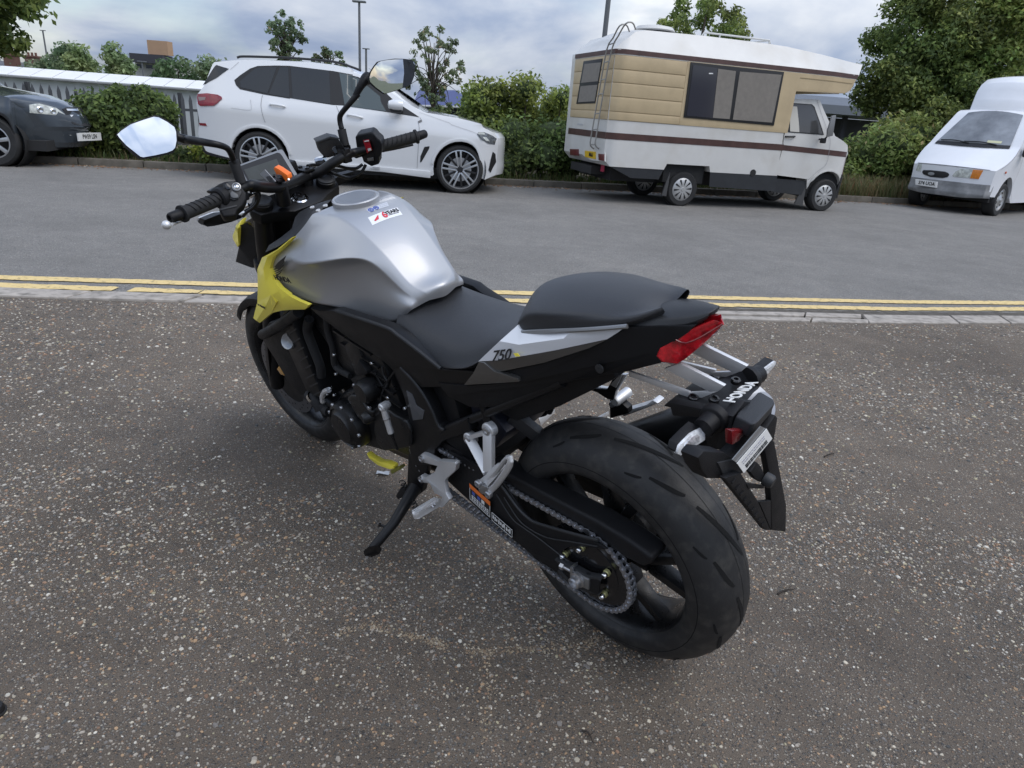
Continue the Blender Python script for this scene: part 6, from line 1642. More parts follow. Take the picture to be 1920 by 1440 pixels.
# roof furniture
roofz = 2.47
rl0 = [(.05, .42, 2.45), (.12, .42, 2.56), (1.30, .42, 2.56), (1.36, .42, 2.44)]
rk = mk('roof_rack', cat(tube(rl0, .014, 8), tube([(.12, 1.3, 2.56), (1.30, 1.3, 2.56)], .014, 8), tube([(1.30, .42, 2.56), (1.30, 1.3, 2.56)], .014, 8), tube([(.75, .42, 2.40), (1.25, 1.0, 2.56)], .012, 8)), mat('rack_white', (.60, .60, .58), .4), cam_v)
for s_ in (.40, 1.30): mk('rack_post', cyl((s_, .42, 2.40), (s_, .42, 2.56), .012, 8), mat('rack_white', (.60, .60, .58), .4), rk)
mk('roof_vent', lathe([(.30, 0), (.31, .03), (.27, .075), (.12, .10), (0, .105)], Vector((-.62, .62, 2.50)), (0, 0, 1), 32), OLDWHITE, cam_v)
mk('vent_rim', lathe([(.33, -.01), (.33, .012), (.29, .012)], Vector((-.62, .62, 2.495)), (0, 0, 1), 32), TRIM, cam_v)
mk('roof_lamp', box((.78, .36, 2.44), (.10, .06, .05)), mat('cream_plastic', (.6, .56, .42), .5), cam_v, bevel=.01)
# rear face
RX = -1.472
def rp(name, P, m, lift=.004, par=None, bevel=0.0):
    return mk(name, prism([(RX - lift, p[0], p[1]) for p in P], (lift + .01, 0, 0)), m, par or cam_v, bevel=bevel)
for a, b in zip(ZL_[:1] + ZL_[1:], ZL_[1:]):
    rp('cladding_plank', [(.09, a + .006), (CW - .09, a + .006), (CW - .09, b - .006), (.09, b - .006)], BEIGE, .010, bevel=.004)
rp('beige_backing', [(.085, 1.215), (CW - .085, 1.215), (CW - .085, 2.10), (.085, 2.10)], mat('shaded_groove_beige', (.36, .275, .16), .6), .003)
rp('brown_stripe', [(.06, 2.112), (CW - .06, 2.112), (CW - .06, 2.175), (.06, 2.175)], BROWN, .008)
rp('brown_stripe', [(.06, .945), (CW - .06, .945), (CW - .06, 1.04), (.06, 1.04)], BROWN, .005)
rw = rp('window', [(1.235,2.055),(.481,2.062),(.589,1.437),(1.375,1.421)], TRIM, .020, bevel=.004)
rp('pane', [(1.166,2.012),(.507,2.01),(.558,1.75),(1.239,1.737)], BLIND, .024, rw)
rp('pane', [(1.249,1.688),(.556,1.7),(.597,1.466),(1.292,1.445)], BLIND, .024, rw)
LA = [(-.369,2.452),(-.167,2.316),(.006,2.157),(.132,1.645),(.221,1.024),(.235,.847)]
LB = [(-.173,2.441),(.01,2.3),(.186,2.167),(.298,1.647),(.417,1.016),(.431,.836)]
lad = mk('ladder', cat(tube([(-1.40, LA[0][0], LA[0][1] - .06), (-1.46, LA[0][0], LA[0][1] + .02)] + [(-1.56, p[0], p[1]) for p in LA] + [(-1.49, LA[-1][0], LA[-1][1] - .06)], .011, 8, 3), tube([(-1.40, LB[0][0], LB[0][1] - .06), (-1.46, LB[0][0], LB[0][1] + .02)] + [(-1.56, p[0], p[1]) for p in LB] + [(-1.49, LB[-1][0], LB[-1][1] - .06)], .011, 8, 3)), mat('ladder_steel', (.34, .33, .31), .4, metal=.7), cam_v)
for (ya, yb) in ((208, 215), (365, 370), (525, 535), (660, 665), (845, 850), (1000, 1005), (1150, 1155)):
    t = (ya - 60) / (1150 - 60)
    def on(L_, v):
        zs = [p[1] for p in L_]; f = L_[0][1] + (L_[-1][1] - L_[0][1]) * v
        for p, q in zip(L_, L_[1:]):
            if q[1] <= f <= p[1]:
                k = (f - p[1]) / (q[1] - p[1] + 1e-9); return (-1.56, p[0] + (q[0] - p[0]) * k, f)
        return (-1.56, *L_[-1])
    mk('rung', cyl(on(LA, t), on(LB, t), .009, 8), mat('ladder_steel', (.34, .33, .31), .4, metal=.7), lad)
rp('rear_lamp', [(1.471,.708),(1.107,.728),(1.078,.628),(1.434,.611)], mat('old_red_lens', (.12, .03, .03), .3), .02, bevel=.004)
rp('lamp_panel', [(.945,.716),(.028,.749),(-.009,.623),(.533,.6),(.928,.656)], OLDWHITE, .006)
rp('rear_lamp', [(.245,.718),(.034,.726),(.005,.629),(.206,.629)], mat('old_red_lens', (.12, .03, .03), .3), .02, bevel=.004)
rpl = rp('number_plate', [(.813,.724),(.37,.737),(.338,.629),(.776,.63)], PLATEY, .014)
pc = (.527,.68)
text('plate_text', 'A653 LPB'[:0] + 'F616 LB'[:0] + 'A66 ENJ'[:0] + 'M661', .085, BLACKPRINT, rpl, basis((RX - .018, pc[0], pc[1]), (0, -1, 0), (0, 0, 1)), .001, .9, 0, .001)
mk('club_sticker', lathe([(.055, 0), (.055, .003), (0, .003)], Vector((*cv_warp(-1.40, -.012, (-1.521,.903)[1])[:1], -.002 + .06, (-1.521,.903)[1])), (-.35, -1, 0), 24), BLUEPRINT, cam_v)
rp('maker_script', [(1.05, 1.10), (1.28, 1.10), (1.28, 1.125), (1.05, 1.125)], mat('grey_script', (.45, .45, .45), .5), .003)
# cab
KO = [(1.642,.493),(1.645,1.226),(1.56,1.73)]
KO += [(1.72, 1.735)]
KO += [(2.265,1.758),(2.643,1.226),(3.164,1.038),(3.308,.959)]
KO += [(3.235,.905),(3.247,.605),(3.047,.567)]
KO = [(1.60, .56), (1.655, 1.20), (1.665, 1.72)] + KO[3:]
KO += [(fw_c[0] + .37 * math.cos(R(a)), fw_c[1] + .03 + .37 * math.sin(R(a))) for a in range(20, 171, 15)] + [(2.28, .52)]
cab = warped('cab', prism(sz3(KO), (0, 1.70, 0)), OLDWHITE, cam_v, cab_warp, rng(1.6, 3.3, .15), (.1, .3, .85, 1.4, 1.6), (.7, .9, 1.0, 1.2, 1.4, 1.6), smooth=24)
def kp(name, P, m, lift=.003, par=None, **k): return side_panel(name, P, m, par or cam_v, cab_warp, lift, .01, rng(1.6, 3.3, .15), (.6, .8, 1.0, 1.2, 1.4, 1.6), **k)
kw = kp('door_window', [(1.66,1.671),(2.124,1.681),(2.18,1.646),(2.415,1.23),(1.73,1.23),(1.691,1.247)], TRIM, .004)
kp('pane', [(1.671,1.654),(2.105,1.666),(2.162,1.627),(2.383,1.243),(1.738,1.244)], mat('cab_glass', (.06, .06, .06), .08, spec=.7), .008, kw)
kp('curtain', [(1.689,1.621),(1.837,1.626),(1.921,1.243),(1.742,1.245)], mat('curtain_cloth', (.50, .48, .43), .8), .010, kw)
kp('brown_stripe', [(1.65,1.033),(3.14,.986),(3.18,.9),(1.665,.949)], BROWN, .004)
kp('cab_skirt', [(1.628,.5),(2.326,.488),(2.258,.253),(1.66,.279)], SKIRT, -.004)
kp('front_bumper', [(3.047,.567),(3.272,.567),(3.304,.341),(3.099,.313),(3.013,.35),(3.03,.459)], TRIM, .03, bevel=.01)
kp('headlamp', [(3.199,.894),(3.262,.596),(3.195,.613),(3.161,.882)], mat('red_brown_lens', (.10, .04, .035), .3), .004)
seam([(1.552,1.716),(1.659,1.037),(1.655,.927),(1.628,.5)], cam_v, cab_warp, .008)
seam([(2.207,1.754),(2.416,1.391),(2.549,1.179),(2.585,1.013),(2.589,.777),(2.438,.646),(2.288,.496)], cam_v, cab_warp, .006, m=mat('soft_gap', (.35, .35, .36), .6))
kp('arch_lip', [(fw_c[0] + rr * math.cos(R(a)), fw_c[1] + .03 + rr * math.sin(R(a))) for rr, aa in ((.395, range(25, 166, 10)), (.372, range(165, 24, -10))) for a in aa], OLDWHITE, .012)
hh = [Vector(cab_warp(p[0], 0, p[1])) for p in [(1.679,1.161),(1.848,1.171)]]
mk('door_handle', tube([hh[0], hh[0] + Vector((.02, -.03, 0)), hh[1] + Vector((-.02, -.03, 0)), hh[1]], .014, 8, 2), TRIM, cam_v)
mp_ = [Vector((p[0], -.16, p[1])) for p in [(2.318,1.525),(2.397,1.539),(2.424,1.226),(2.314,1.201),(2.297,1.3)]]
cm_ = mk('door_mirror', prism(mp_, (.02, .05, 0)), mat('mirror_shell', (.22, .22, .22), .35, metal=.4), cam_v, bevel=.01)
mk('mirror_bracket', tube([mp_[3] + Vector((.01, .02, 0)), mp_[3] + Vector((.02, .10, -.05)), mp_[3] + Vector((.03, .22, -.04))], .013, 8), TRIM, cm_)
mk('mirror_foot', box(mp_[3] + Vector((.02, .10, -.06)), (.07, .08, .08)), TRIM, cm_, bevel=.015)
for y0 in (.06, 1.40):
    wheel(cam_v, rw_c[0], rw_c[1], .272, .175, .19, y0, 'hubcap'); wheel(cam_v, fw_c[0], fw_c[1], .272, .175, .19, y0, 'hubcap')
kp('mud_flap', [(2.238,.33),(2.32,.469),(2.335,.079),(2.166,.103)], mat('mudflap_rubber', (.06, .06, .06), .7), -.04)
cp('mud_flap', [(-.337,.516),(-.333,.368),(-.343,.149),(-.424,.16),(-.38,.366)], mat('mudflap_rubber', (.06, .06, .06), .7), -.04)
mk('front_well', box((2.70, .5, .42), (.74, .7, .40)), INTER, cam_v)
mk('luton_underside', prism([(1.70, .12, 1.83), (2.70, .25, 1.875), (2.70, 1.50, 1.875), (1.70, 1.60, 1.83)], (0, 0, .03)), BEIGE, cam_v)
wsc = [(2.30, .25, 1.69), (2.30, 1.50, 1.69), (2.62, 1.55, 1.16), (2.62, .17, 1.16)]
mk('windscreen', prism([Vector(p) + Vector((.02, 0, .02)) for p in wsc], (.01, 0, .005)), GLASSC, cam_v)

# ---------------------------------------------------------------- white van on the right
van = tag(empty('high_roof_van', vmat((9.27, 13.97), R(38.5))), 'white high-roof van facing left with weathered grey bumper', 'van')
VW = 1.66
def vn_warp(s, o, z):
    t = o / VW; side = abs(2 * t - 1)
    ins = .0 + .02 * sm(1.0, .5, z) + max(0, z - 1.15) * .20 + .10 * max(0, (-.35 - s) / .5) ** 2 * sm(2.2, 1.2, z)
    oo = ins + (VW - 2 * ins) * t if 0 <= t <= 1 else (o + ins if t < 0 else o - ins)
    ss = s + .14 * side ** 3 * sm(.2, -.7, s) - .03 * (1 - side ** 2) * sm(0, -.7, s)
    zz = z + .035 * (1 - side ** 2) * sm(.9, 1.2, z) - .02 * side ** 2 * sm(.75, .9, z) * sm(0, -.6, s)
    return (ss, oo, zz)
vwc = (-.16, .30)
VO = [(-.80, .57), (-.80, .84), (-.74, .885), (-.08, 1.255), (.52, 1.86), (.62, 1.905), (5.0, 1.95), (5.0, .24), (.34, .24)] + [(vwc[0] + .40 * math.cos(R(a)), vwc[1] + .03 + .40 * math.sin(R(a))) for a in range(0, 181, 12)] + [(-.60, .36), (-.78, .36)]
warped('body', prism(sz3(VO), (0, VW, 0)), VANWHITE, van, vn_warp, rng(-.8, .7, .12), (.08, .22, .45, .83, 1.2, 1.45, 1.58), (.5, .7, .85, .95, 1.05, 1.15, 1.3, 1.5, 1.7), smooth=26)
HT = [(.58, 1.915), (.66, 2.10), (.92, 2.42), (1.10, 2.53), (1.4, 2.57), (5.0, 2.60), (5.0, 1.94)]
def ht_warp(s, o, z):
    t = o / VW; side = abs(2 * t - 1)
    ins = .17 + .12 * max(0, (z - 1.92) / .66) ** 2 + .10 * sm(.9, .58, s)
    return (s + .16 * side ** 2 * sm(1.6, .6, s), ins + (VW - 2 * ins) * t, z + .05 * (1 - side ** 2) * sm(2.2, 2.5, z))
warped('high_roof', prism(sz3(HT), (0, VW, 0)), VANWHITE, van, ht_warp, rng(.58, 2.0, .12), (.1, .25, .5, .83, 1.2, 1.42, 1.56), (2.0, 2.1, 2.2, 2.3, 2.42, 2.5), smooth=30)
mk('roof_seal', prism([ht_warp(.575, .0, 1.915), ht_warp(.56, .3, 1.915), ht_warp(.56, .83, 1.915), ht_warp(.56, 1.36, 1.915), ht_warp(.575, 1.66, 1.915), (3, 1.5, 1.92), (3, .15, 1.92)], (0, 0, -.012)), TRIM, van)
def fpanel(name, P, m, s0=-.80, lift=.004, par=None, deep=.03, bevel=0.0):
    """panel on the front: P = (offset, z)"""
    return warped(name, prism([(s0 - lift, p[0], p[1]) for p in P], (lift + deep, 0, 0)), m, par or van, vn_warp, (), (.08, .22, .35, .5, .7, .95, 1.2, 1.4, 1.55, 1.68, 1.82), (), smooth=30, bevel=bevel)
bump = warped('bumper', prism([(-.88, o_, z_) for o_, z_ in ((.0, .572), (1.66, .572), (1.66, .33), (1.3, .305), (.35, .305), (.0, .33))], (.16, 0, 0)), BUMPG, van, lambda s, o, z: (lambda q: (q[0] - .03 * (1 if .36 < z < .46 else 0), q[1], q[2]))(vn_warp(s, o, z)), (), rng(0, 1.66, .1), (.36, .40, .46, .50), smooth=30)
gr = fpanel('grille', [(q[0], q[1]) for q in [(1.394,.7),(1.369,.724),(1.191,.736),(.901,.736),(.825,.717),(.797,.689),(.814,.642),(.908,.615),(1.177,.611),(1.346,.642),(1.386,.669)]], TRIM, -.80, .012, bevel=.004)
gc = (1.119,.672)
mk('grille_badge', lathe([(.060, 0), (.060, .006), (.045, .008), (0, .008)], Vector((-.855, gc[0], gc[1])), (-1, 0, 0), 24), mat('badge_grey', (.28, .29, .30), .4, metal=.5), gr).data.transform(Matrix.Translation((-.855, gc[0], gc[1])) @ Matrix.Diagonal((1, 1, .5, 1)) @ Matrix.Translation((.855, -gc[0], -gc[1])))
fpanel('headlight', [(.73,.676),(.694,.751),(.604,.816),(.375,.831),(.375,.664),(.699,.663)], LAMPC, -.80, .010, bevel=.004)
fpanel('indicator_lamp', [(.377,.825),(.203,.832),(.228,.66),(.381,.661)], LAMPA, -.80, .010, bevel=.004)
fpanel('headlight', [(1.543,.846),(1.446,.846),(1.435,.69),(1.572,.697)], LAMPC, -.80, .010, bevel=.004)
vpl = mk('number_plate', prism([(-.970, p[0], p[1]) for p in [(1.337,.546),(.931,.539),(.913,.43),(1.308,.443)]], (.06, 0, 0)), PLATEW, van)
pq = (1.125,.49)
text('plate_text', 'S74 UOA', .092, BLACKPRINT, vpl, basis((-.975, pq[0] - .02, pq[1]), (0, -1, 0), (0, 0, 1)), .001, .85, 0, .0018)
# windscreen and wipers
WS = [(-.06, .18, 1.275), (-.06, 1.50, 1.275), (.50, 1.30, 1.845), (.50, .32, 1.845)]
def wsp(u, v, lift):
    a = Vector(WS[0]).lerp(Vector(WS[1]), u); b = Vector(WS[3]).lerp(Vector(WS[2]), u)
    q = a.lerp(b, v); bow = (1 - (2 * u - 1) ** 2)
    return q + Vector((-.10 * bow * (1 - .5 * v) - lift * .7, 0, .05 * bow * v + lift * .7))
rowsW = [[wsp(i / 8, j / 4, .02) for i in range(9)] for j in range(5)]
wsn = mk('windscreen', grid(rowsW), mat('sky_painted_glass', (.20, .21, .22), .07, spec=.9, var=.35, scale=3), van)  # pale cloudy colour paints the reflected sky into the glass
rowsC = [[wsp(i / 8, j / 1 * -.10, .022) for i in range(9)] for j in range(2)]
mk('scuttle', grid(rowsC), TRIM, wsn)
for u0, u1 in ((.16, .60), (.52, .95)):
    mk('wiper', tube([wsp(u0, -.02, .03), wsp((u0 + u1) / 2, .03, .04), wsp(u1, .02, .035)], .010, 6, 3), TRIM, wsn)
mk('dash_paper', grid([[wsp(.12 + .18 * i, .04 + .07 * j, .024) for i in range(2)] for j in range(2)]), mat('pale_paper', (.55, .55, .35), .6), wsn)
side_panel('side_window', [(.14, 1.26), (1.2, 1.24), (1.2, 1.80), (.62, 1.80)], GLASSL, van, vn_warp, .006, .01, (), (1.3, 1.5, 1.7))
mk('door_mirror', box((.06, -.10, 1.20), (.14, .16, .20)), TRIM, van, bevel=.05, seg=3)
mk('side_repeater', lathe([(.022, 0), (.02, .01), (0, .014)], Vector(vn_warp(-.52, -.004, .82)), (-.2, -1, 0), 14), mat('orange_lens', (.5, .1, .03), .3), van)
fpanel('bonnet_gap', [(.10, .846), (1.56, .858), (1.56, .864), (.10, .852)], mat('soft_gap', (.35, .35, .36), .6), -.80, .006)
seam([(-.70, .885), (-.10, 1.25)], van, vn_warp, .008, m=mat('soft_gap', (.35, .35, .36), .6))
seam([(.16, 1.25), (.20, .9), (.18, .55), (.34, .30)], van, vn_warp, .008, m=mat('soft_gap', (.35, .35, .36), .6))
for y0 in (.03, 1.42):
    wheel(van, vwc[0], vwc[1], .31, .20, .21, y0, 'steel')
wheel(van, 2.7, .30, .31, .20, .21, .03, 'steel')
mk('under_body', box((2.0, .83, .34), (4.6, 1.3, .2)), INTER, van)
mk('front_well', box((vwc[0], .5, .46), (.80, .8, .42)), INTER, van)

# ---------------------------------------------------------------- dark grey car on the left
car = tag(empty('parked_car', vmat((-7.45, 9.95), R(12))), 'dark grey compact SUV at the left edge with upright white number plate', 'car')
GW = 1.80
def cr_warp(s, o, z):
    t = o / GW; side = abs(2 * t - 1)
    ins = .02 + .03 * sm(.55, .3, z) + .05 * sm(.75, 1.0, z) + .30 * max(0, (s - .30) / .65) ** 2
    oo = ins + (GW - 2 * ins) * t if 0 <= t <= 1 else (o + ins if t < 0 else o - ins)
    ss = s + .05 * sm(.3, .9, s) - .52 * side ** 1.7 * sm(.15, .9, s)
    zz = z - .04 * side ** 2 * sm(.7, .9, z) + .03 * (1 - side ** 2) * sm(.9, 1.05, z)
    return (ss, oo, zz)
cwc = (-.04, .335)
GO = [(.86, .50), (.905, .56), (.86, .70), (.78, .82), (.60, .90), (.30, .965), (-.30, 1.03), (-.45, 1.06), (-1.15, 1.55), (-2.2, 1.66), (-3.3, 1.58), (-3.6, .9), (-3.6, .35), (-.48, .26)] + [(cwc[0] + .40 * math.cos(R(a)), cwc[1] + .40 * math.sin(R(a))) for a in range(188, -9, -13)] + [(.42, .27), (.80, .27), (.88, .34)]
warped('body', prism(sz3(GO), (0, GW, 0)), CARGREY, car, cr_warp, rng(-3.6, .9, .14), (.08, .2, .4, .65, .9, 1.15, 1.4, 1.6, 1.72), (.34, .42, .5, .55, .62, .7, .78, .85, .92, 1.0, 1.1), smooth=22)
def gp(name, P, m, lift=.006, deep=.04, s0=.90, bevel=0.0, par=None):
    """front-end panel given as (offset, z); s follows the nose"""
    def w(s, o, z):
        nose = .86 + .045 * (1 - abs(z - .56) / .06) if abs(z - .56) < .06 else (.86 - (z - .62) * .40 if z >= .62 else .86 + (z - .5) * .2)
        q = cr_warp(nose, o, z)
        return (q[0] + (s - s0), q[1], q[2])
    return warped(name, prism([(s0 + lift, p[0], p[1]) for p in P], (-lift - deep, 0, 0)), m, par or car, w, (), rng(0, GW, .08), rng(.3, .9, .05), smooth=28, bevel=bevel)
gp('grille', [(.52, .60), (.50, .80), (.60, .83), (1.20, .83), (1.30, .80), (1.28, .60), (1.1, .575), (.7, .575)], TRIM, .010)
for z_ in (.70, .785): gp('grille_bar', [(.56, z_), (1.24, z_), (1.24, z_ + .028), (.56, z_ + .028)], CHROME, .018)
bdg = gp('grille_badge', [(.82, .69), (.98, .69), (1.0, .82), (.80, .82)], CHROME, .026, .02)
gp('badge_gap', [(.855, .69), (.945, .69), (.945, .72), (.855, .72)], TRIM, .030, .01, par=bdg)
gp('badge_gap', [(.855, .77), (.945, .77), (.945, .82), (.855, .82)], TRIM, .030, .01, par=bdg)
gp('headlight', [(.06, .735), (.10, .87), (.22, .885), (.42, .82), (.50, .72), (.34, .715)], LAMPC, .008, bevel=.003)
for y_, z_, r_ in ((.20, .79, .05), (.36, .765, .045)):
    q = Vector(cr_warp(.80, y_, z_))
    mk('headlight_bulb', lathe([(r_, 0), (r_, .02), (r_ * .7, .03), (0, .02)], q + Vector((-.02, 0, 0)), (.8, -.6, 0), 20), CHROME, car)
gp('fog_lamp', [(.36, .41), (.46, .405), (.50, .445), (.38, .45)], LAMPC, .006)
npl = gp('number_plate', [(.64, .365), (1.16, .365), (1.16, .478), (.64, .478)], PLATEW, .03)
PRm = Matrix.Translation((.935, .84, .422)) @ Matrix.Rotation(R(-17), 4, 'Z')
pl2 = mk('plate_face', box((0, 0, 0), (.014, .52, .112)), PLATEW, npl, matrix=PRm)
text('plate_text', 'PW59 LSN', .088, BLACKPRINT, npl, PRm @ basis((.0078, 0, 0), (0, 1, 0), (0, 0, 1)), .001, .80, 0, .002)
side_panel('side_glass', [(-.55, 1.06), (-1.20, 1.50), (-2.2, 1.56), (-2.2, 1.06)], GLASS, car, cr_warp, .006, .01)
wsg = [Vector(cr_warp(-.50, .25, 1.09)), Vector(cr_warp(-.50, 1.55, 1.09)), Vector(cr_warp(-1.12, 1.45, 1.52)), Vector(cr_warp(-1.12, .35, 1.52))]
mk('windscreen', prism([p + Vector((.02, 0, .03)) for p in wsg], (0, 0, .004)), GLASSL, car)
mk('wheel_well', lathe([(.40, 0), (.40, .4), (0, .4)], Vector((cwc[0], .06, cwc[1])), (0, 1, 0), 40, caps=False), INTER, car)
side_panel('arch_trim', arc(cwc, .435, -5, 185, 18) + list(reversed(arc(cwc, .40, -5, 185, 18))), TRIM, car, cr_warp, .006, .02)
for y0 in (.03, 1.56): wheel(car, cwc[0], cwc[1], .345, .225, .22, y0, 'alloy7')
mk('under_body', box((-1.2, .9, .30), (3.6, 1.5, .14)), INTER, car)

# ================================================================== PLANTS
def leaf_mat(name, trans=0.45):
    m, N, Lk, b = nodes_of(name)
    at = N.new('ShaderNodeAttribute'); at.attribute_name = 'tint'
    Lk.new(at.outputs['Color'], b.inputs['Base Color'])
    b.inputs['Roughness'].default_value = 0.55
    b.inputs['Specular IOR Level'].default_value = 0.3
    tr = N.new('ShaderNodeBsdfTranslucent'); Lk.new(at.outputs['Color'], tr.inputs['Color'])
    mx = N.new('ShaderNodeMixShader'); mx.inputs[0].default_value = trans
    out = N['Material Output']
    Lk.new(b.outputs[0], mx.inputs[1]); Lk.new(tr.outputs[0], mx.inputs[2]); Lk.new(mx.outputs[0], out.inputs['Surface'])
    return m
LEAF = leaf_mat('leaf')
BARK = mat('bark', (.085, .070, .055), .9, var=.3, scale=12, bump=.6, bscale=60)
import numpy as np
def leaves(name, blobs, n, size, cols, parent=None, seed=1, shell=.55, aspect=.5, droop=0.0):
    """blobs: (centre, radii). Each leaf is a folded kite of four corners with a tint of its own."""
    g_ = np.random.default_rng(seed)
    vol = np.array([b[1][0] * b[1][1] * b[1][2] for b in blobs]) ** .75
    idx = g_.choice(len(blobs), n, p=vol / vol.sum())
    C_ = np.array([b[0] for b in blobs])[idx]; Rd = np.array([b[1] for b in blobs])[idx]
    d = g_.normal(size=(n, 3)); d /= np.linalg.norm(d, axis=1)[:, None]
    r_ = (shell + (1 - shell) * g_.random(n) ** .6) * (1 + .15 * g_.normal(size=n))
    P = C_ + d * Rd * r_[:, None]
    nrm = d * .7 + g_.normal(size=(n, 3)) * .75 + np.array([0, 0, .45])
    nrm /= np.linalg.norm(nrm, axis=1)[:, None]
    t = g_.normal(size=(n, 3)); t[:, 2] -= droop; t -= nrm * (t * nrm).sum(1)[:, None]; t /= np.linalg.norm(t, axis=1)[:, None]
    w = np.cross(nrm, t)
    s = size[0] + (size[1] - size[0]) * g_.random(n)
    s = s[:, None]
    V = np.empty((n, 4, 3))
    V[:, 0] = P - t * s; V[:, 1] = P + w * s * aspect + nrm * s * .12; V[:, 2] = P + t * s; V[:, 3] = P - w * s * aspect + nrm * s * .12
    F = np.arange(n * 4).reshape(n, 4)
    me = bpy.data.meshes.new(name)
    me.vertices.add(n * 4); me.vertices.foreach_set('co', V.ravel())
    me.loops.add(n * 4); me.loops.foreach_set('vertex_index', F.ravel().astype(np.int32))
    me.polygons.add(n); me.polygons.foreach_set('loop_start', np.arange(0, n * 4, 4, dtype=np.int32))
    me.update(calc_edges=True)
    cw = np.array([c[3] for c in cols], float); ci = g_.choice(len(cols), n, p=cw / cw.sum())
    cc = 2.35 * np.array([c[:3] for c in cols])[ci] * (.70 + .6 * g_.random(n))[:, None]
    ph_ = g_.uniform(0, 6.28, 6)
    clump = np.sin(P[:, 0] * 3.1 + ph_[0]) * np.sin(P[:, 2] * 4.3 + ph_[1]) + np.sin(P[:, 1] * 2.7 + P[:, 0] * 5.3 + ph_[2]) * np.sin(P[:, 2] * 7.9 + ph_[3])
    cc = cc * (1 + .22 * clump)[:, None]; cc[:, 0] *= 1 + .07 * np.sin(P[:, 0] * 1.9 + P[:, 2] * 2.3 + ph_[4])
    ca = me.color_attributes.new('tint', 'FLOAT_COLOR', 'POINT')
    ca.data.foreach_set('color', np.repeat(np.concatenate([cc, np.ones((n, 1))], 1), 4, axis=0).ravel())
    me.materials.append(LEAF)
    o = bpy.data.objects.new(name, me); COL.objects.link(o)
    if parent: o.parent = parent
    return o
GR_DARK = [(.042, .060, .020, 4), (.060, .082, .026, 4), (.085, .108, .034, 3), (.028, .042, .015, 2)]
GR_MID = [(.070, .090, .026, 4), (.098, .122, .034, 4), (.135, .155, .048, 3), (.045, .062, .020, 2)]
GR_YEL = [(.14, .17, .035, 4), (.19, .21, .045, 3), (.09, .13, .035, 3)]
GR_GREY = [(.085, .110, .060, 4), (.115, .14, .085, 3), (.06, .085, .04, 3), (.15, .12, .075, .7)]
GR_FAR = [(.075, .105, .055, 4), (.10, .13, .07, 3), (.055, .08, .045, 3)]
def blob_cloud(c, rad, n, rs, seed, flat=.85):
    rg = random.Random(seed); out = []
    for _ in range(n):
        while True:
            d = Vector((rg.uniform(-1, 1), rg.uniform(-1, 1), rg.uniform(-1, 1)))
            if d.length <= 1: break
        k = rg.uniform(*rs)
        out.append(((c[0] + d.x * rad[0], c[1] + d.y * rad[1], c[2] + d.z * rad[2]), (k, k, k * flat)))
    return out
def tree(name, label, base, h, crown, n_blob, rs, n_leaf, size, cols, seed, group=None, trunk_r=.12, branches=7, shell=.45, aspect=.5, cat_='tree'):
    """base: foot of the trunk; crown: (centre, radii) relative to the base"""
    t = empty(name, Matrix.Translation(base)); tag(t, label, cat_, group)
    c, rad = crown
    bl = blob_cloud(c, rad, n_blob, rs, seed)
    rg = random.Random(seed + 50)
    parts_ = [tube([(0, 0, -.1), (rg.uniform(-.1, .1) * h * .1, 0, h * .35), (c[0] * .6, c[1] * .6, c[2]), (c[0], c[1], c[2] + rad[2] * .6)], [trunk_r, trunk_r * .75, trunk_r * .45, trunk_r * .15], 8, 3)]
    for i in range(min(branches, len(bl))):
        q = Vector(bl[i][0]); s0 = Vector((c[0] * .5, c[1] * .5, max(h * .22, c[2] - rad[2] * rg.uniform(.2, .9))))
        parts_.append(tube([s0, s0.lerp(q, .5) + Vector((rg.uniform(-.1, .1), rg.uniform(-.1, .1), .15)), q], [trunk_r * .35, trunk_r * .22, trunk_r * .08], 6, 3))
    mk('trunk', cat(*parts_), BARK, t)
    leaves('crown', bl, n_leaf, size, cols, t, seed, shell, aspect)
    return t
def shrub(name, label, blobs, n, size, cols, seed, group=None, cat_='bush', core=.72, aspect=.5, shell=.6, base=None):
    bx0 = base or (sum(b[0][0] for b in blobs) / len(blobs), sum(b[0][1] for b in blobs) / len(blobs), .085)
    t = empty(name, Matrix.Translation(bx0)); tag(t, label, cat_, group)
    loc = [((b[0][0] - bx0[0], b[0][1] - bx0[1], b[0][2] - bx0[2]), b[1]) for b in blobs]
    rg = random.Random(seed)
    st = []
    for c, r_ in loc[:14]:
        st.append(tube([(c[0] * .6, c[1] * .6, 0), (c[0] * .9 + rg.uniform(-.1, .1), c[1] * .9, c[2] * .6), (c[0], c[1], c[2] + r_[2] * .5)], [.03, .02, .008], 5, 2))
    mk('stems', cat(*st), BARK, t)
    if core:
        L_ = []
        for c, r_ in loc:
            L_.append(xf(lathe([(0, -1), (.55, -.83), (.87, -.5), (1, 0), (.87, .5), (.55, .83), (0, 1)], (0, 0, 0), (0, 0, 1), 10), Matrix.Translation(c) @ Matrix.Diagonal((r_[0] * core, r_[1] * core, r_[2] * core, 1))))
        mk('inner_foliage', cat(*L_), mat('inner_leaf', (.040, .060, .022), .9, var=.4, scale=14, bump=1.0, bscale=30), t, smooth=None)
    leaves('foliage', loc, n, size, cols, t, seed, shell, aspect)
    return t
def line_blobs(s0, s1, n0, n1, z0, z1, r, count, seed):
    rg = random.Random(seed); out = []
    for _ in range(count):
        s = rg.uniform(s0, s1); x, y = fk(s, rg.uniform(n0, n1)); k = rg.uniform(*r)
        out.append(((x, y, rg.uniform(z0, z1)), (k, k, k * .85)))
    return out

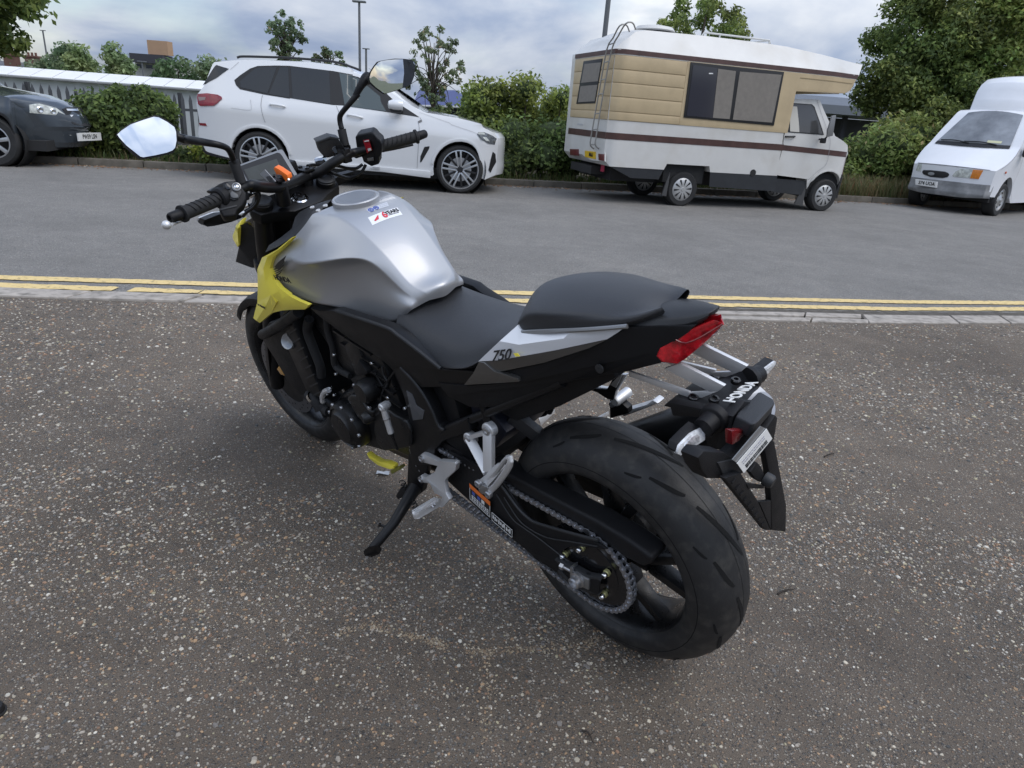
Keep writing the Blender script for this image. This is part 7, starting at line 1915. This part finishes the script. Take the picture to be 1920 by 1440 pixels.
# hedge sections behind the far kerb (distance along the kerb, behind it)
def ks(u_x, y=None): return u_x
shrub('hedge', 'clipped dark green hedge between the white SUV and the camper van', line_blobs(5.4, 10.6, .55, 1.15, .25, .86, (.34, .48), 50, 11), 26000, (.030, .060), GR_DARK + [(.09, .13, .04, 2)], 11, 'roadside hedge', 'hedge')
shrub('tall_shrub', 'loose taller yellow-green shrub rising behind the clipped hedge near the SUV bonnet', line_blobs(6.6, 9.0, 1.5, 2.4, .9, 1.65, (.26, .42), 22, 12), 9000, (.03, .06), GR_MID + GR_YEL[:1], 12, None, 'bush', .5)
shrub('bush', 'dense dark green bush with loose top shoots between the grey car and the SUV', line_blobs(.25, 1.15, .5, 1.1, .30, .85, (.24, .38), 22, 13) + line_blobs(.5, 1.2, .6, 1.0, .85, 1.15, (.10, .18), 9, 131), 17000, (.030, .06), GR_DARK + GR_MID[:1], 13, 'roadside bushes')
shrub('bush', 'yellow-green bush directly behind the grey car bonnet', line_blobs(-1.6, .35, .6, 1.3, .15, .62, (.24, .34), 20, 14), 9000, (.03, .06), GR_YEL + GR_MID[:1], 14, 'roadside bushes')
shrub('bush', 'small yellow-leaved bush tucked behind the tail of the SUV', line_blobs(1.55, 2.3, .4, .9, .15, .42, (.16, .26), 9, 15), 4200, (.03, .06), GR_YEL, 15, 'roadside bushes')
shrub('bush', 'low dark bush under the rear of the SUV behind the kerb', line_blobs(1.4, 4.6, .3, .7, .05, .30, (.18, .28), 18, 16), 6500, (.03, .055), GR_DARK, 16, 'roadside bushes')
shrub('laurel_bush', 'large glossy-leaved bush between the camper van and the white van', line_blobs(15.0, 15.9, 1.1, 2.0, .35, .85, (.35, .5), 12, 17) + line_blobs(15.8, 17.6, 1.2, 2.4, .5, 1.45, (.42, .65), 20, 171), 26000, (.035, .085), GR_MID + [(.12, .16, .05, 3), (.16, .13, .06, .6)], 17, None, 'bush', .6, .42)
shrub('bush', 'dark hedge growth hidden behind the camper van', line_blobs(10.4, 14.8, .7, 1.4, .3, 1.0, (.36, .5), 26, 18), 9000, (.035, .065), GR_DARK, 18, 'roadside bushes')
# long dry grass at the kerb between camper and van
def grass(name, n, s0, s1, n0, n1, h, cols, seed, kind='stuff'):
    rg = random.Random(seed); V, F, CC = [], [], []
    for _ in range(n):
        x, y = fk(rg.uniform(s0, s1), rg.uniform(n0, n1)); a = rg.uniform(0, 6.28); hh = rg.uniform(*h); w = rg.uniform(.004, .010)
        lx, ly = math.cos(a) * hh * rg.uniform(.1, .6), math.sin(a) * hh * rg.uniform(.1, .6); c = rg.choices(cols, [q[3] for q in cols])[0]
        o = len(V); px_, py_ = -math.sin(a) * w, math.cos(a) * w
        for t, k in ((0, 1), (.5, .8), (1, .12)):
            V += [(x + lx * t * t + px_ * k, y + ly * t * t + py_ * k, .07 + hh * t * (1 - .15 * t)), (x + lx * t * t - px_ * k, y + ly * t * t - py_ * k, .07 + hh * t * (1 - .15 * t))]
        F += [[o, o + 1, o + 3, o + 2], [o + 2, o + 3, o + 5, o + 4]]; CC += [c[:3]] * 6
    me = bpy.data.meshes.new(name); me.from_pydata(V, [], F)
    ca = me.color_attributes.new('tint', 'FLOAT_COLOR', 'POINT'); ca.data.foreach_set('color', [q for c in CC for q in (*c, 1.0)])
    return tag(ob(name, me, LEAF), kind=kind)
grass('rough_grass', 9000, 12.0, 20.0, .05, 1.1, (.18, .55), [(.10, .13, .05, 3), (.16, .15, .07, 3), (.24, .19, .10, 2), (.26, .13, .07, .7)], 21)
grass('verge_weeds', 5000, -4.0, 12.0, .12, .8, (.05, .22), [(.08, .12, .035, 4), (.14, .15, .06, 2), (.2, .15, .08, 1)], 22)

# trees --------------------------------------------------------------------
tree('sapling', 'young airy tree with pale leaves beside the SUV windscreen', (-2.30, 17.0, .0), 3.0, ((0, 0, 1.95), (.70, .6, .95)), 120, (.04, .10), 2900, (.026, .055), GR_GREY, 31, None, .045, 60, .1)
tree('street_tree', 'small leafy tree rising behind the SUV roof, the taller of two', (-7.30, 22.0, -.6), 4.1, ((0, 0, 3.25), (.62, .5, .85)), 80, (.06, .14), 2600, (.035, .07), GR_GREY, 32, 'small trees behind the SUV', .06, 40, .1)
tree('street_tree', 'low treetop just above the middle of the SUV roof', (-6.05, 22.0, -.6), 3.2, ((0, 0, 2.75), (.48, .4, .46)), 44, (.05, .12), 1400, (.035, .07), GR_GREY, 33, 'small trees behind the SUV', .05, 24, .1)
tree('street_tree', 'leafy treetop showing above the camper van roof', (5.05, 24.0, -1.0), 6.0, ((.05, 0, 4.6), (1.6, 1.1, 1.35)), 100, (.14, .32), 8500, (.045, .09), GR_MID + [(.12, .15, .06, 2)], 34, None, .12, 12, .35)
tree('street_tree', 'small dark tree just left of the camper van', (1.35, 16.6, .0), 2.6, ((-.15, 0, 1.95), (.60, .4, .58)), 20, (.08, .16), 1700, (.035, .07), GR_DARK, 35, None, .05, 8, .3)
tree('broadleaf_tree', 'big leafy branch hanging in at the top left corner', (-11.5, 15.2, 0), 3.4, ((.35, 0, 2.75), (1.25, .9, 1.05)), 40, (.28, .48), 9000, (.06, .11), GR_MID + GR_DARK[:1], 36, None, .10, 12, .35)
tree('broadleaf_tree', 'large dark green tree behind the white van, its left crown', (9.9, 19.4, 0), 5.5, ((-.15, 0, 3.05), (1.55, 1.3, 2.2)), 110, (.20, .50), 46000, (.034, .075), GR_MID + GR_DARK[:2] + [(.11, .15, .05, 2)], 37, 'trees behind the white van', .14, 14, .4)
tree('broadleaf_tree', 'large bright green tree at the top right corner behind the van roof', (12.6, 18.8, 0), 5.5, ((0, 0, 3.2), (2.4, 1.5, 2.5)), 130, (.24, .60), 62000, (.034, .075), GR_MID + [(.12, .17, .05, 4)], 38, 'trees behind the white van', .16, 14, .4)
tree('broadleaf_tree', 'lower sprawling tree filling the gap behind the glossy bush and van', (11.3, 17.2, 0), 3.4, ((0, 0, 1.7), (2.3, .8, 1.25)), 90, (.20, .48), 36000, (.032, .07), GR_MID + GR_DARK[:1], 39, 'trees behind the white van', .09, 10, .4)
# far trees on the lower ground
FT_ = [((-46.8, 75, -2.6), 7.6, 2.0, 3.1, 'rounded grey-green tree', GR_FAR), ((-43.9, 72, -2.6), 7.2, 1.5, 2.7, 'pale slender tree', [(.13, .16, .07, 4), (.10, .13, .06, 3)]), ((-42.3, 76, -2.6), 8.2, 1.3, 3.2, 'tall narrow light tree', [(.13, .16, .08, 4), (.10, .13, .06, 3)]), ((-39.2, 80, -2.6), 6.2, 2.2, 2.4, 'low broad dark tree', GR_FAR), ((-35.4, 74, -2.6), 7.4, 2.7, 3.0, 'wide dense dark tree', [(.055, .085, .04, 4), (.07, .10, .05, 3)]), ((-31.6, 73, -2.6), 7.8, 1.5, 3.2, 'feathery pale tree at the right end', [(.12, .15, .09, 4), (.09, .12, .06, 3)]), ((-50.5, 78, -2.6), 6.0, 2.0, 2.2, 'small tree at the left end', GR_FAR), ((-55, 80, -2.6), 5.6, 2.6, 2.0, 'low pale tree beneath the chimneys', [(.12, .14, .09, 4), (.09, .11, .06, 3)])]
for i, (b, h, rx, rz, lab, cols) in enumerate(FT_):
    tree('far_tree', lab + ' in the distant row over the white building', b, h, ((0, 0, h - rz), (rx * .75, rx * .75, rz * .75)), 20, (.7, 1.15), 2400, (.16, .30), cols, 60 + i, 'distant trees on the left', .18, 6, .4)
for i, (xx, yy, h, rx, rz, lab) in enumerate(((-5.0, 60, 4.9, 2.1, 1.8, 'rounded dark tree right of the blue canopy'), (-1.6, 64, 4.7, 2.0, 1.6, 'round tree above the middle of the hedge'), (1.8, 62, 5.2, 2.4, 1.9, 'broad tree over the right part of the hedge'), (4.6, 60, 5.0, 2.2, 1.9, 'dark tree at the left flank of the camper van'), (-8.6, 66, 4.6, 2.0, 1.5, 'low tree half hidden by the SUV bonnet'))):
    tree('far_tree', lab + ' in the distance', (xx, yy, -2.6), h, ((0, 0, h - rz), (rx * .75, rx * .75, rz * .75)), 18, (.6, 1.0), 2600, (.14, .26), [(.045, .070, .032, 4), (.06, .09, .04, 3), (.08, .105, .05, 2)], 80 + i, 'distant trees in the middle', .16, 5, .4)

# ================================================================== FENCE AND BUILDINGS
FENCE = mat('galvanised_steel', (.075, .080, .086), .55, metal=.0, var=.2, scale=3)
def palisade(s0, s1, n, label):
    f = empty('palisade_fence'); tag(f, label, 'fence', 'palisade fence runs')
    pale = me_from('pale', *prism([(-.032, 0, 0), (.032, 0, 0), (.034, 0, 1.08), (.022, 0, 1.13), (0, 0, 1.20), (-.022, 0, 1.13), (-.034, 0, 1.08)], (0, .012, 0)))
    k = 0
    s = s0
    while s < s1:
        x, y = fk(s, n)
        Mx = Matrix.Rotation(math.atan2(FKD.y, FKD.x) + rnd.uniform(-.03, .03), 4, 'Z'); Mx.translation = Vector((x, y, -.12 + rnd.uniform(-.008, .008)))
        ob('pale', pale, FENCE, f, Mx); s += .150
    for z_ in (.12, .78):
        a, b = fk(s0 - .1, n + .03), fk(s1, n + .03)
        mk('rail', bar((*a, z_), (*b, z_), .03, .05), FENCE, f)
    s = s0
    while s < s1 + .1:
        a = fk(s, n + .06); mk('post', box((a[0], a[1], .35), (.07, .07, 1.5)), mat('fence_post', (.05, .052, .055), .5), f); s += 2.75
palisade(-4.6, 1.6, 4.2, 'grey palisade fence with spear tops behind the grey car bonnet')
palisade(1.65, 5.2, 4.2, 'grey palisade fence with spear tops beside the tail of the SUV')
# long low white building
wb = tag(empty('long_white_building', Matrix.Translation((-13.2, 30.0, -2.6))), 'long low white building with bright panelled roof edge beyond the fence', 'building')
mk('wall', box((-17, 3, 1.85), (36, 6, 3.7)), mat('grey_wall', (.46, .47, .475), .8, var=.05, scale=.6), wb)
PAN = mat('white_panel', (.74, .74, .73), .5, var=.05, scale=1.0)
for i in range(40):
    x0 = -35 + i * .9
    mk('roof_panel', prism([(x0 + .02, -.25, 3.80), (x0 + .88, -.25, 3.80), (x0 + .88, .75, 4.12), (x0 + .02, .75, 4.12)], (0, .02, -.06)), PAN, wb)
mk('roof', box((-17, 3.6, 3.98), (36, 5.6, .1)), PAN, wb)
mk('eave_rail', box((-17, -.24, 3.74), (36, .04, .05)), mat('eave_grey', (.25, .25, .25), .6), wb)
# tan block with dark upper floor, far left
tb = tag(empty('far_office_block', Matrix.Translation((-57, 110, -2.6))), 'distant tan block with a dark upper storey on the left skyline', 'building')
TAN = mat('tan_brick', (.42, .27, .17), .8, var=.08, scale=.5)
DKC = mat('dark_cladding', (.045, .045, .055), .6)
mk('wall', box((0, 5, 3.5), (6, 6, 7.0)), mat('pale_render', (.40, .39, .37), .8), tb)
mk('dark_storey', box((-.4, 2, 7.4), (5.0, 3, 1.2)), DKC, tb)
mk('tower', box((1.1, 2, 9.0), (3.0, 1.6, 1.9)), TAN, tb)
for i in range(3): mk('window', box((-1.4 + i * 1.6, .02, 6.3), (1.0, .1, .5)), GLASS, tb)
for i, (xx, lab) in enumerate(((-63.2, 'left'), (-60.6, 'right'))):
    ch = tag(empty('brick_chimney', Matrix.Translation((xx, 90, -2.6))), 'distant brick chimney stack, the %s one of a pair at the left edge' % lab, 'chimney', 'chimney stacks')
    BR = mat('dark_brick', (.15, .08, .06), .9)
    mk('stack', box((0, 0, 3.0), (1.5, .8, 6.0)), BR, ch); mk('crown', box((0, 0, 6.0), (1.7, 1.0, .18)), BR, ch)
    for k in range(3): mk('pot', cyl((-.45 + .45 * k, 0, 6.05), (-.45 + .45 * k, 0, 6.45), .13, 10), BR, ch)
th = tag(empty('terraced_house', Matrix.Translation((-66, 92, -2.6))), 'distant brick house roof below the chimneys at the left edge', 'house')
mk('wall', box((0, 0, 2.2), (14, 6, 4.4)), mat('dark_brick', (.15, .08, .06), .9), th)
mk('roof', prism([(-7.3, -3.3, 4.3), (-7.3, 3.3, 4.3), (-7.3, 0, 5.3)], (14.6, 0, 0)), mat('slate', (.10, .10, .11), .7), th)
# blue canopy
cb = tag(empty('blue_canopy', Matrix.Translation((-3.2, 28.0, -2.6))), 'blue pitched canopy roof beyond the SUV bonnet', 'canopy')
BLUE = mat('blue_roof', (.065, .08, .19), .5, var=.06, scale=.8)
mk('roof', ([(-1.35, 0, 3.80), (1.07, 0, 3.92), (.05, 1.6, 4.46), (-1.5, 2.6, 4.40), (1.3, 3.2, 3.95)], [[0, 1, 2], [0, 2, 3], [1, 4, 2], [2, 4, 3]]), BLUE, cb, smooth=None)
mk('edge', tube([(-1.6, -.02, 3.76), (1.10, -.02, 3.88)], .04, 6), mat('edge_white', (.5, .5, .5), .6), cb)
for xx in (-1.3, -.2, .95): mk('post', cyl((xx, .1, 0), (xx, .1, 3.82), .05, 8), DKC, cb)
mk('back_wall', box((-.1, 2.9, 1.9), (2.6, .1, 3.8)), DKC, cb)
mk('counter_rail', box((-.2, .3, 3.45), (2.3, .05, .06)), mat('eave_grey', (.25, .25, .25), .6), cb)
# dark flat-roofed shed behind the camper cab
sh = tag(empty('flat_roofed_shed', Matrix.Translation((11.0, 26.0, -2.6))), 'dark open-fronted shed with flat grey roof seen past the camper cab', 'shed')
mk('roof', box((0, 2, 4.66), (6, 5, .28)), mat('shed_roof', (.22, .24, .27), .5, metal=.3), sh)
mk('roof_top', box((0, 2.6, 4.95), (6, 4.4, .28)), mat('shed_roof_pale', (.34, .37, .42), .5), sh)
mk('back_wall', box((0, 4.2, 2.25), (6, .2, 4.5)), DKC, sh)
for xx in (-2.6, 0, 2.6): mk('post', box((xx, .3, 2.25), (.15, .15, 4.5)), DKC, sh)
# lamp posts
LPM = mat('lamp_steel', (.16, .165, .17), .5, metal=.5)
def lamp(x, y, z1, r, label, arms=True):
    o = tag(empty('lamp_post', Matrix.Translation((x, y, -2.6))), label, 'lamp post', 'lamp posts')
    mk('pole', cyl((0, 0, 0), (0, 0, z1 + 2.6), r, 10, r * .75), LPM, o)
    if arms:
        mk('lamp_head', box((.0, 0, z1 + 2.62), (.55, .22, .07)), LPM, o, bevel=.02)
lamp(-7.47, 32, 4.98, .065, 'tall slim lamp post rising behind the SUV roof')
lamp(-13.5, 60, 5.04, .11, 'shorter far lamp post just right of the tall one behind the SUV')
lamp(2.58, 30, 9.0, .115, 'thick lamp post running out of the top of the picture behind the camper van')
lamp(-52.3, 80, 5.75, .10, 'distant lamp post with crosspiece on the left skyline')
lamp(-26.3, 50, 2.6, .06, 'thin short lamp post in front of the distant trees on the left')

# ================================================================== BEHIND THE CAMERA
# dark clad showroom: seen in the right-hand mirror
sr = tag(empty('showroom_building', Matrix.Translation((7.4, -2.3, 0))), 'dark grey clad building reflected in the right-hand mirror', 'building')
mk('wall', box((4, 1.6, 1.6), (8, 3.2, 3.2)), mat('dark_wall_cladding', (.055, .058, .065), .6, var=.1, scale=2), sr)
mk('roof_edge', box((4, 1.6, 3.25), (8.1, 3.3, .12)), TRIM, sr)
mk('window', box((-.005, 1.6, 1.6), (.05, 1.8, 1.4)), GLASS, sr)
